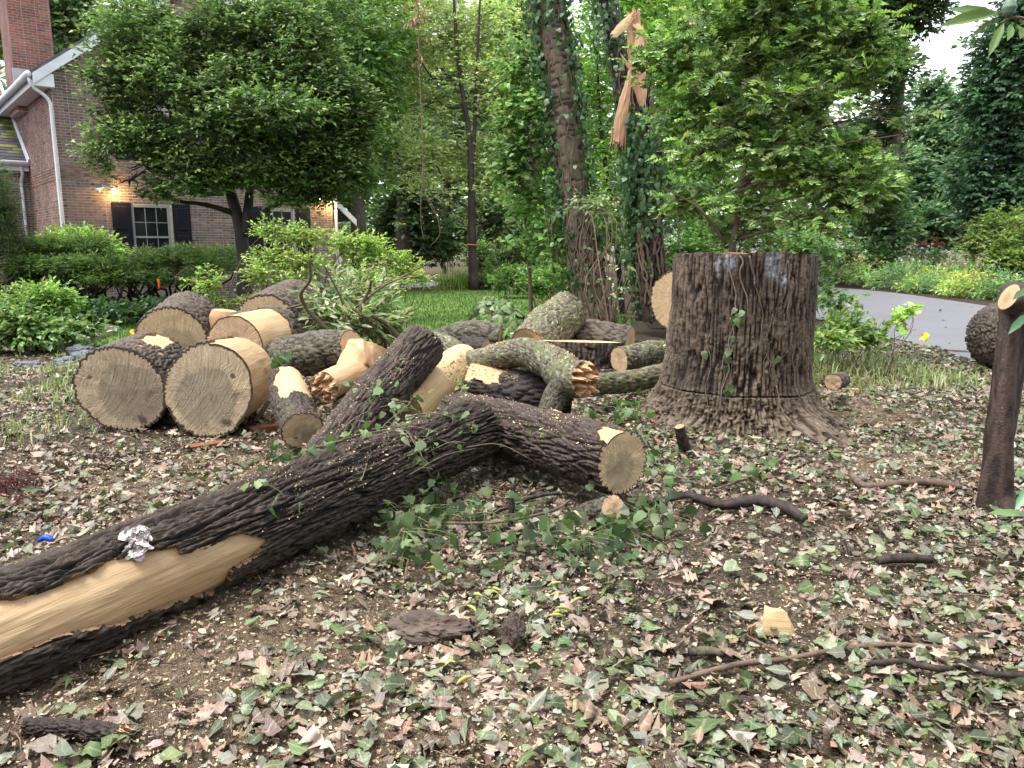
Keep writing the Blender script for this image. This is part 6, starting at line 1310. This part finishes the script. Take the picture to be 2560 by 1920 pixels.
branch('fallen_branch', 'dark stick running off the picture edge in the near litter', [(2390, 1650), (2460, 1680), (2570, 1690)], [.01, .012, .012], seed=6)
branch('fallen_branch', 'thick bark covered branch piece half hidden in leaves', [(2195, 1402), (2260, 1395), (2330, 1400)], [.02, .026, .018], seed=7)
branch('fallen_branch', 'slender pale branch arching under the sawn log', [(1010, 1305), (1120, 1308), (1240, 1305), (1330, 1290), (1400, 1268), (1424, 1250)], [.006, .008, .008, .008, .007, .005], 'bark_twig', seed=8, z0=[.05, .08, .1, .12, .14, .16])
branch('fallen_branch', 'brown stick under the sawn log near the elbow', [(1225, 1285), (1290, 1258), (1340, 1240), (1400, 1232)], [.014, .015, .014, .01], seed=9, z0=[.04, .08, .1, .12])
branch('fallen_branch', 'thin crooked twig at the near edge of the picture', [(1300, 1880), (1340, 1850), (1390, 1840), (1450, 1825)], [.004, .005, .004, .003], 'bark_twig', seed=10)
branch('fallen_branch', 'mossy green stick half buried near the wood wedge', [(1722, 1630), (1770, 1628), (1810, 1634)], [.016, .018, .012], 'bark_moss', seed=11)
branch('fallen_branch', 'thin grey twig beside the wooden wedge', [(1860, 1585), (1930, 1620), (2010, 1650)], [.004, .005, .003], 'bark_twig', seed=12)
p = H(1275, 1310); V, F = tube([p, p + np.array([.01, .02, .1]), p + np.array([.02, .03, .22])], [.018, .016, .013], 9, 12, .15, 5)
tag(part('dead_stick', V, F, M['bark_dark'], None, True, {'bh': np.full(len(V), .4)}), 'short dark stick standing up in the ivy under the sawn log', 'stick')
p = H(2068, 1905); V, F = tube([p, p + np.array([-.004, .0, .05]), p + np.array([-.008, .01, .1])], [.011, .01, .009], 8, 8, .1, 6)
tag(part('dead_stick', V, F, M['bark_twig'], None, True, {'bh': np.full(len(V), .4)}), 'thin brown stub sticking up at the bottom edge', 'stick')
# ---- ivy runners lying over the logs
T_IVYL = T_IVY
def vine(name, label, P, r0, nleaf, size, cols, seed, hang=.05, cat='ivy vine', spread=.06):
    g = np.random.default_rng(seed); P = [np.asarray(p, float) for p in P]; Q, u, r = resample(P, len(P) * 6, [r0, r0 * .6]); Q = Q + fbm(Q * 12, 2, seed)[:, None] * np.array([.01, .01, .008])
    e = thing(name, label, cat, P[0]); part('stem', *tube(Q, [r0, r0 * .5], 5, len(Q)), M['stem_grey'], e)
    mb = MB(); i = g.integers(0, len(Q), nleaf); off = g.normal(size=(nleaf, 3)) * spread * np.array([1, 1, .5]); off[:, 2] = off[:, 2] - abs(g.normal(size=nleaf)) * hang + .02
    p = Q[i] + off; d = g.normal(size=(nleaf, 3)) - UP * .55
    scatter(mb, T_IVY, p, frame_dn(d, UP + np.array([0, -.5, 0]) + .6 * g.normal(size=(nleaf, 3))), size * g.uniform(.5, 1.25, nleaf), pal(cols, nleaf, None, .15, g), g); mb.build('leaves', M['leaf'], e)
    tb = MB()
    for k in range(nleaf):
        if k % 2 == 0: V, F = tube([Q[i[k]], (Q[i[k]] + p[k]) / 2 + UP * .015, p[k]], [.0012, .001], 3, 4); tb.add(V, F)
    tb.build('leaf_stalks', M['stem_green'], e, True, kind='stuff'); return e
M['stem_green'] = m_plain('stem_green', (.22, .26, .12), .7, .2, 30, .1)
IV = [(.10, .19, .06), (.14, .23, .08), (.2, .29, .13), (.26, .33, .19), (.07, .14, .045)]
def on(key, px, py, off=.02):
    Vb = SURF[key][0]; q = proj(Vb); dcam = np.linalg.norm(Vb - np.array([0, 0, CAM_Z]), axis=-1); s = ((q - np.array([px, py])) ** 2).sum(-1) + (dcam - dcam.min()) * 40
    k = np.argmin(s); i, j = np.unravel_index(k, Vb.shape[:2]); c = Vb[i].mean(0); return Vb[i, j] + nrm(Vb[i, j] - c) * off
vine('ivy_vine', 'ivy runner trailing over the shoulder of the fallen trunk', [on('fore', 760, 1120), on('fore', 860, 1105), on('fore', 960, 1085), on('fore', 1050, 1095), on('fore', 1120, 1110)], .006, 34, .065, IV, 1)
vine('ivy_vine', 'ivy shoot hanging over the front of the fallen trunk', [on('fore', 985, 1050), on('fore', 1030, 1110), on('fore', 1060, 1170, .03), at(1090, 1210, 4.35), at(1120, 1260, 4.3)], .005, 38, .065, IV, 2)
vine('ivy_vine', 'small ivy sprig on the middle of the fallen trunk', [on('fore', 640, 1215), on('fore', 680, 1228), on('fore', 705, 1250)], .003, 9, .065, IV, 3)
vine('ivy_vine', 'green ivy sprig dangling before the mossy log', [at(700, 860, 6.6), at(690, 885, 6.5), at(700, 905, 6.45)], .003, 12, .075, [(.06, .15, .04), (.09, .2, .05)], 4)
vine('ivy_vine', 'ivy sprig lying on the lower part of the leaning log', [on('lean', 880, 960), on('lean', 930, 985), on('lean', 960, 950), on('lean', 930, 1000)], .004, 18, .075, IV, 5)
vine('ivy_vine', 'pale ivy strand climbing the sawdust covered log', [at(1150, 1000, 5.75), at(1155, 960, 5.85), at(1140, 920, 6.0)], .004, 26, .06, [(.2, .28, .1), (.26, .34, .15)], 6, spread=.035)
vine('ivy_vine', 'leafy ivy patch in the gap between the limb end and the stump', [H(1480, 1010, .08), H(1540, 1020, .12), H(1590, 1040, .1), H(1620, 1010, .1)], .005, 46, .085, [(.09, .2, .05), (.12, .25, .06), (.17, .29, .1)], 7, spread=.1)
vine('ivy_vine', 'drooping grey green ivy heap under the elbow of the trunk', [H(1000, 1330, .25), at(1080, 1270, 4.0), at(1150, 1290, 3.9), at(1220, 1280, 3.95), at(1280, 1320, 3.9)], .006, 230, .07, [(.07, .12, .04), (.11, .165, .06), (.16, .2, .1), (.045, .08, .03)], 8, spread=.1, hang=.1)
vine('ivy_vine', 'tangled ivy foliage spilling below the sawn end', [H(1330, 1330, .1), H(1400, 1345, .1), H(1500, 1350, .08), H(1600, 1320, .06), H(1650, 1280, .06)], .005, 220, .07, [(.07, .125, .04), (.1, .16, .055), (.045, .08, .03), (.16, .2, .1)], 9, spread=.12, hang=.03)
vine('ivy_vine', 'ivy runner on the litter in front of the stump', [H(1640, 1170, .04), H(1720, 1195, .05), H(1820, 1180, .05), H(1900, 1200, .04)], .004, 60, .07, IV, 10, spread=.09, hang=.0)
vine('ivy_vine', 'ivy strand draped over the elbow where trunk and sawn log meet', [on('fore', 1010, 1030), on('fore', 1070, 1040), on('fore', 1130, 1050), on('mid', 1220, 1060), on('mid', 1250, 1100)], .005, 46, .06, IV, 21, spread=.07)
vine('ivy_vine', 'ivy leaves caught between the leaning log and the trunk', [on('lean', 850, 1080), on('lean', 900, 1040), on('lean', 980, 1010), on('fore', 950, 1050)], .005, 40, .065, IV, 22, spread=.07)
vine('ivy_vine', 'dark ivy clump in the gap below the hollow log', [H(700, 1130, .1), H(760, 1110, .1), H(820, 1120, .12)], .004, 60, .06, [(.07, .14, .05), (.1, .18, .06), (.15, .22, .1)], 23, spread=.1)
vine('ivy_vine', 'ivy trailing off the stump root towards the sawn log', [H(1560, 1100, .05), H(1600, 1130, .06), H(1660, 1150, .05)], .004, 60, .065, IV, 24, spread=.1)
tw = thing('twig_tangle', 'tangle of thin bare ivy twigs over the elbow of the trunk', 'twigs', on('fore', 1100, 1100)); tg = np.random.default_rng(31)
for k in range(26):
    x = tg.uniform(900, 1330); y = tg.uniform(1060, 1300); a = on('fore', x, y) if x < 1180 and y < 1200 else H(x, max(y, 1230), tg.uniform(.03, .15)); d = nrm(np.array([tg.normal(), tg.normal() * .6, tg.normal() * .25])); L = tg.uniform(.15, .45)
    part('twig', *tube([a, a + d * L * .5 + tg.normal(size=3) * .04, a + d * L + tg.normal(size=3) * .05], [.003, .0015], 4, 9), M['stem_grey'], tw)
# upturned ivy leaves that cover the ivy log
def ivylog():
    Vb, mk, N, e, u = SURF['ivylog']; g = np.random.default_rng(4); n = 520; i = g.integers(0, Vb.shape[0], n); j = g.integers(0, Vb.shape[1], n); p = Vb[i, j]; c = Vb.mean(1)[i]; o = nrm(p - c)
    keep = o[:, 2] > -.5; p, o = p[keep], o[keep]; m_ = len(p); mb = MB()
    scatter(mb, T_IVY, p + o * .04, frame_dn(np.array([.5, -.3, -.8]) + .3 * g.normal(size=(m_, 3)), o + .3 * g.normal(size=(m_, 3))), .12 * g.uniform(.7, 1.2, m_), pal([(.19, .28, .1), (.25, .34, .14), (.14, .22, .07)], m_, None, .12, g), g); mb.build('ivy_leaves', M['leaf'], e)
ivylog()
# hanging dead vine in front of the pale tree
def hanging():
    Yh = 12.0; e = thing('hanging_vine', 'dead brown vine hanging down in front of the pale tree', 'vine', (at(1060, 600, Yh)[0], Yh, 0)); mb = MB()
    for P, r0 in (([(1044, -60), (1046, 60), (1050, 200), (1056, 330), (1058, 420), (1062, 480), (1085, 530), (1100, 550)], .011), ([(1058, 420), (1052, 520), (1054, 570), (1060, 600)], .008), ([(1062, 480), (1092, 540), (1098, 590), (1075, 615)], .007), ([(1050, 120), (1090, 60), (1095, 20)], .006), ([(1054, 250), (1100, 215), (1090, 180)], .004)):
        V, F = tube([at(x, y, Yh) for x, y in P], [r0, r0 * .5], 5, len(P) * 5); mb.add(V, F, bh=np.full(len(V), .7))
    mb.build('stem', M['bark_twig'], e)
    mb = MB(); foliage(mb, [(at(1046, 50, Yh), np.array([.12, .1, .3])), (at(1040, 130, Yh), np.array([.12, .1, .25])), (at(1075, 40, Yh), np.array([.15, .1, .1])), (at(1055, 95, Yh), np.array([.1, .1, .12])), (at(1098, 205, Yh), np.array([.05, .05, .15]))], 70, 4, .09, T_SLIM, [(.2, .11, .07), (.15, .085, .06), (.26, .16, .1)], length=.15, droop=.9, seed=7); mb.build('dead_leaves', M['dead'], e)
hanging()
# bare shoots in the middle distance
mb = MB()
for k, (P, r0, lab) in enumerate((([(1495, 400), (1530, 470), (1555, 560), (1560, 600)], .012, 'bare pale shoot leaning between the two ivy trunks'), ([(1360, 520), (1378, 650), (1390, 760)], .006, 'thin dead vine dropping beside the leaning cherry'), ([(1680, 800), (1700, 640), (1690, 520)], .012, 'bare grey shoot rising behind the stump'))):
    V, F = tube([at(x, y, 12.9) for x, y in P], [r0, r0 * .6], 5, 16); tag(part('bare_shoot', V, F, M['bark_twig'], None, True, {'bh': np.full(len(V), .8)}), lab, 'shoot')
# magnolia twig entering at the upper corner
def magnolia():
    Ym = 2.6; e = thing('magnolia_twig', 'magnolia twig with long leaves and a green bud in the upper corner', 'branch', at(2580, 40, Ym)); mb = MB(); V, F = tube([at(2640, 60, Ym), at(2570, 48, Ym), at(2530, 44, Ym), at(2500, 58, Ym)], [.006, .005, .004, .003], 6, 12); mb.add(V, F, bh=np.full(len(V), .7)); mb.build('twig', M['bark_twig'], e)
    mb = MB(); g = np.random.default_rng(3)
    for (x, y, ex, ey, s) in ((2500, 40, 2385, 0, .15), (2495, 45, 2420, 78, .12), (2510, 55, 2478, 122, .11), (2540, 60, 2580, 90, .1), (2500, 30, 2390, 30, .17), (2530, 58, 2520, 100, .09), (2545, 52, 2620, 60, .1), (2560, 70, 2555, 80, .06)):
        a, b = at(x, y, Ym), at(ex, ey, Ym - g.uniform(-.05, .08)); scatter(mb, T_SLIM, a[None], frame_dn((b - a)[None], (UP + np.array([0, -1.0, 0]) + .3 * g.normal(size=3))[None]), np.array([np.linalg.norm(b - a)]), pal([(.09, .18, .04), (.15, .24, .06)], 1, g=g), g)
    mb.build('leaves', M['leaf_gloss'], e)
    c = at(2523, 20, Ym); V, F = tube([c - UP * .028, c - UP * .018, c, c + UP * .02, c + UP * .032], [.004, .017, .022, .015, .003], 14, 20); part('bud', V, F, m_plain('bud', (.13, .19, .13), .5, .15, 30, .2), e)
    mb = MB()
    for (x, y, ex, ey) in ((2590, 715, 2545, 740), (2580, 780, 2538, 808), (2575, 1285, 2500, 1275), (2590, 1200, 2550, 1255)):
        a, b = at(x, y, 3.6), at(ex, ey, 3.55); scatter(mb, T_SLIM, a[None], frame_dn((b - a)[None], UP[None] + np.array([[0, -.4, 0]])), np.array([np.linalg.norm(b - a) * 1.3]), pal([(.09, .2, .09), (.13, .24, .08)], 1, g=g), g)
    o = mb.build('stray_leaves', M['leaf_gloss']); tag(o, 'stray green leaves poking in beside the twisted trunk', 'leaves')
magnolia()
# red laceleaf at the picture edge
mb = MB(); foliage(mb, [(at(20, 1190, 4.6), np.array([.16, .15, .07])), (at(10, 1255, 4.4), np.array([.18, .15, .06])), (at(-60, 1220, 4.5), np.array([.2, .2, .12]))], 130, 9, .06, T_NEED, [(.075, .026, .026), (.1, .038, .036), (.055, .02, .02)], length=.15, droop=.5, seed=8)
tag(mb.build('laceleaf_maple', M['leaf']), 'feathery dark red laceleaf maple spray at the picture edge', 'shrub')
# ---- leaf litter
LG = np.random.default_rng(99)
# (positions spread over the littered ground)
def spots(n, y0=1.7, y1=12.5, pw=.55, xk=.76, g=LG):
    t = g.random(n); q = 2 - pw; Y = (y0 ** q + t * (y1 ** q - y0 ** q)) ** (1 / q); X = g.uniform(-1, 1, n) * (Y * xk + .35)
    return np.stack([X, Y, gh(X, Y)], 1)
def keep_off(p):                         # not under the stump, the lawn or the asphalt
    k = ((p[:, 0] - 1.99) ** 2 + (p[:, 1] - 6.78) ** 2) > .72 ** 2
    return k & ~pin(p, DRIVE) & ~(pin(p, LAWN) & (p[:, 1] > 11.4))
def flat_rot(n, tilt, g=LG, lift=0): return frame_dn(np.stack([*(lambda a: (np.cos(a), np.sin(a)))(g.uniform(0, 6.283, n)), g.normal(0, .18, n)], 1), UP + tilt * g.normal(size=(n, 3)))
BRN = [(.28, .2, .15), (.22, .15, .11), (.36, .27, .205), (.13, .085, .062), (.44, .35, .27), (.085, .058, .047), (.26, .155, .105)]
GRY = [(.22, .235, .17), (.28, .28, .215), (.15, .17, .12), (.10, .125, .085)]
GRN = [(.07, .12, .035), (.1, .165, .045), (.04, .075, .026), (.125, .175, .07), (.16, .2, .105)]
SAW = [(.46, .35, .22), (.56, .45, .3), (.38, .27, .165), (.3, .21, .14)]
def greenness(p): return np.clip(.45 + .2 * (p[:, 0] - .2) + .7 * vnoise(p * .9, 21), .12, 1)
def thin(p, k=.45):                       # drifts and bare places
    d = .78 + .6 * fbm(p * 1.15, 3, 41)
    return p[(LG.random(len(p)) > k * sawzone(p)) & (LG.random(len(p)) < np.clip(d, .45, 1))]
def lift(p, a, b): return p + UP * LG.uniform(a, b, len(p))[:, None]
def litter():
    mb = MB()
    p = spots(170000, pw=.9); p = p[keep_off(p)]; p = p[LG.random(len(p)) < .3 + .9 * sawzone(p)]; n = len(p)
    scatter(mb, T_CHIP, lift(p, .004, .03), flat_rot(n, .6), .0098 * LG.lognormal(0, .45, n).clip(.4, 1.9), pal(SAW + BRN[:3], n, [4, 4, 3, 2, 2, 2, 2], .12, LG), LG)
    mb.build('wood_chip_litter', M['chips'], None, False, kind='stuff')
    mb = MB()
    p = spots(40000, pw=.8); p = p[keep_off(p)]; p = thin(p); n = len(p)
    scatter(mb, T_PIECE, lift(p, .002, .028), flat_rot(n, .6), .027 * LG.lognormal(0, .4, n).clip(.4, 1.9), pal(BRN + GRY[:2], n, None, .15, LG), LG, veins=True)
    p = spots(15000); p = p[keep_off(p)]; p = thin(p); n = len(p)
    scatter(mb, T_MAPC, lift(p, .008, .03), flat_rot(n, .45), .052 * LG.lognormal(0, .45, n).clip(.4, 1.9), pal(BRN, n, None, .2, LG), LG, veins=True)
    p = spots(4200); p = p[keep_off(p)]; p = thin(p); n = len(p)
    scatter(mb, T_OAKC, lift(p, .01, .035), flat_rot(n, .4), .07 * LG.lognormal(0, .4, n).clip(.4, 1.9), pal(BRN, n, None, .15, LG), LG, veins=True)
    p = spots(11000); p = p[keep_off(p)]; p = thin(p); n = len(p)
    scatter(mb, T_OVAC, lift(p, .008, .035), flat_rot(n, .5), .05 * LG.lognormal(0, .45, n).clip(.4, 1.9), pal(BRN + GRY, n, None, .15, LG), LG, veins=True)
    mb.build('dead_leaf_litter', M['litter'], None, True, kind='stuff')
    mb = MB()
    p = spots(38000); p = p[keep_off(p)]; p = thin(p); gk = greenness(p); p = p[LG.random(len(p)) < gk]; n = len(p)
    scatter(mb, T_IVYC, lift(p, .012, .05), flat_rot(n, .5), .042 * LG.lognormal(0, .45, n).clip(.4, 1.9), pal(GRN + GRY, n, [3, 2.5, 3, 2, 2, 2, 2, 2, 2], .18, LG), LG, veins=True)
    p = spots(4200); p = p[keep_off(p)]; p = thin(p); gk = greenness(p); p = p[LG.random(len(p)) < gk]; n = len(p)
    scatter(mb, T_ROUC, lift(p, .015, .05), flat_rot(n, .5), .045 * LG.lognormal(0, .33, n).clip(.4, 1.9), pal(GRN + GRY, n, None, .18, LG), LG, veins=True)
    mb.build('ivy_leaf_litter', M['litter_green'], None, True, kind='stuff')
    tb = MB(); p = spots(1500); p = p[keep_off(p)]
    for q in p:
        a = LG.uniform(0, 6.283); L = LG.uniform(.05, .22); d = np.array([math.cos(a), math.sin(a), LG.normal(0, .08)]); s = np.array([-d[1], d[0], 0]) * L * LG.normal(0, .12)
        r0 = LG.uniform(.0012, .0035); V, F = tube([q + UP * .02 - d * L / 2, q + UP * .03 + s, q + UP * .02 + d * L / 2], [r0, r0 * .5], 3, 4); tb.add(V, F, col=pal([(.2, .14, .1), (.12, .08, .06), (.3, .22, .15)], 1, None, .15, LG)[0])
    tb.build('twig_litter', M['chips'], None, True, kind='stuff')
litter()
# yellow catkin-like pods and the leaves that show largest, each a piece of the ground
def single_leaves():
    kinds = [(T_IVYC, GRN, .06), (T_IVYC, GRY, .055), (T_OAKC, BRN, .1), (T_MAPC, BRN, .065), (T_OVAC, GRY, .075), (T_ROUC, GRN, .05), (T_OVAC, BRN, .075)]
    meshes = []
    for (ts, cols, s) in kinds:
        for v in range(5):
            T, F = ts; c = pal(cols, 1, None, .2, LG)[0]; me = mesh_np('leaf', T[v] * s, F, True, {'col': np.tile(np.clip(c, 0, 1), (T.shape[1], 1)), 'lx': T[v][:, 0], 'ly': T[v][:, 1]}); me.materials.append(M['litter_green'] if cols is GRN else M['litter']); meshes.append((me, 'ivy_leaf' if ts is T_IVYC else 'leaf'))
    p = spots(420, 1.9, 6.0, .9); p = p[keep_off(p)][:285]
    w = np.array([5] * 5 + [2] * 5 + [1.2] * 5 + [1.5] * 5 + [1.5] * 5 + [2] * 5 + [1.5] * 5, float)
    ids = LG.choice(len(meshes), len(p), p=w / w.sum()); rot = flat_rot(len(p), .35)
    from mathutils import Matrix
    for q, k, r_ in zip(p, ids, rot):
        o = link(meshes[k][1], meshes[k][0], None, ground); m4 = Matrix([[*r_[i], 0] for i in range(3)] + [[0, 0, 0, 1]]); m4.translation = (q + UP * LG.uniform(.03, .06)).tolist(); o.matrix_local = m4
single_leaves()
def pods():
    M['pod'] = m_plain('pod', (.36, .36, .1), .6, .2, 30, .2); ms = []
    for k in range(3):
        V, F = tube([(-.032, 0, 0), (-.01, .004, .002), (.012, .002, .003), (.034, -.004, 0)], [.002, .0075, .0075, .002], 7, 10, .2, k); me = mesh_np('seed_pod', V, F); me.materials.append(M['pod']); ms.append(me)
    for (x, y) in ((1080, 1437), (1118, 1465), (1235, 1482), (1228, 1490), (1385, 1470), (1400, 1550), (1408, 1540), (1390, 1560), (1180, 1540), (1105, 1680), (1120, 1676), (1160, 1730), (1392, 1500), (1440, 1520), (1190, 1500)):
        o = link('seed_pod', ms[LG.integers(0, 3)], None, ground); q = H(x, y); o.location = (q[0], q[1], gh(q[0], q[1]) + .035); o.rotation_euler = (0, LG.normal(0, .15), LG.uniform(-.9, .9))
pods()
# big torn oak leaves in the near corner
mb = MB()
for (x, y, ex, ey, s) in ((1745, 1850, 1780, 1740, .3), (1770, 1850, 1850, 1890, .2), (1850, 1790, 1960, 1850, .26), (1720, 1820, 1690, 1890, .16), (1790, 1860, 1740, 1910, .15)):
    a, b = H(x, y, .05), H(ex, ey, .06); scatter(mb, T_OAK, a[None], frame_dn((b - a)[None], (UP + .2 * LG.normal(size=3))[None]), np.array([np.linalg.norm(b - a) * .85]), pal([(.1, .155, .06), (.13, .18, .085)], 1, g=LG), LG, veins=True)
tag(mb.build('oak_leaf_sprig', M['litter_green']), 'torn sprig of big pale green oak leaves in the near litter', 'leaf sprig')
# seedlings and grass at the edges
p = np.stack([LG.uniform(-6.4, -3.3, 3200), LG.uniform(5.4, 10.5, 3200), np.zeros(3200)], 1); p = p[(fbm(p * 1.3, 2, 51) > -.15) & (p[:, 0] < -3.3 - .28 * (p[:, 1] - 6))]; blades('side_grass', p, .17, [(.2, .3, .09), (.27, .36, .14), (.14, .23, .06), (.34, .38, .2)], w=.005, lean=1.3, kind='stuff')
p = np.stack([LG.uniform(3.0, 5.2, 900), LG.uniform(8.0, 10.4, 900), np.zeros(900)], 1); p = p[~pin(p, DRIVE)]; blades('verge_grass', p, .2, [(.28, .36, .12), (.34, .4, .18), (.2, .3, .08), (.4, .38, .2)], w=.006, lean=1.3, kind='stuff')

# leaves blown onto the asphalt
p = spots(1500, 10, 30, .3); p = p[pin(p, DRIVE)][:90]; p[:, 2] = .03; mb = MB(); scatter(mb, T_OVAC, p, flat_rot(len(p), .3), .07 * LG.lognormal(0, .4, len(p)).clip(.4, 1.9), pal(BRN + GRN, len(p), None, .2, LG), LG, veins=True); mb.build('drive_leaves', M['litter'], None, True, kind='stuff')
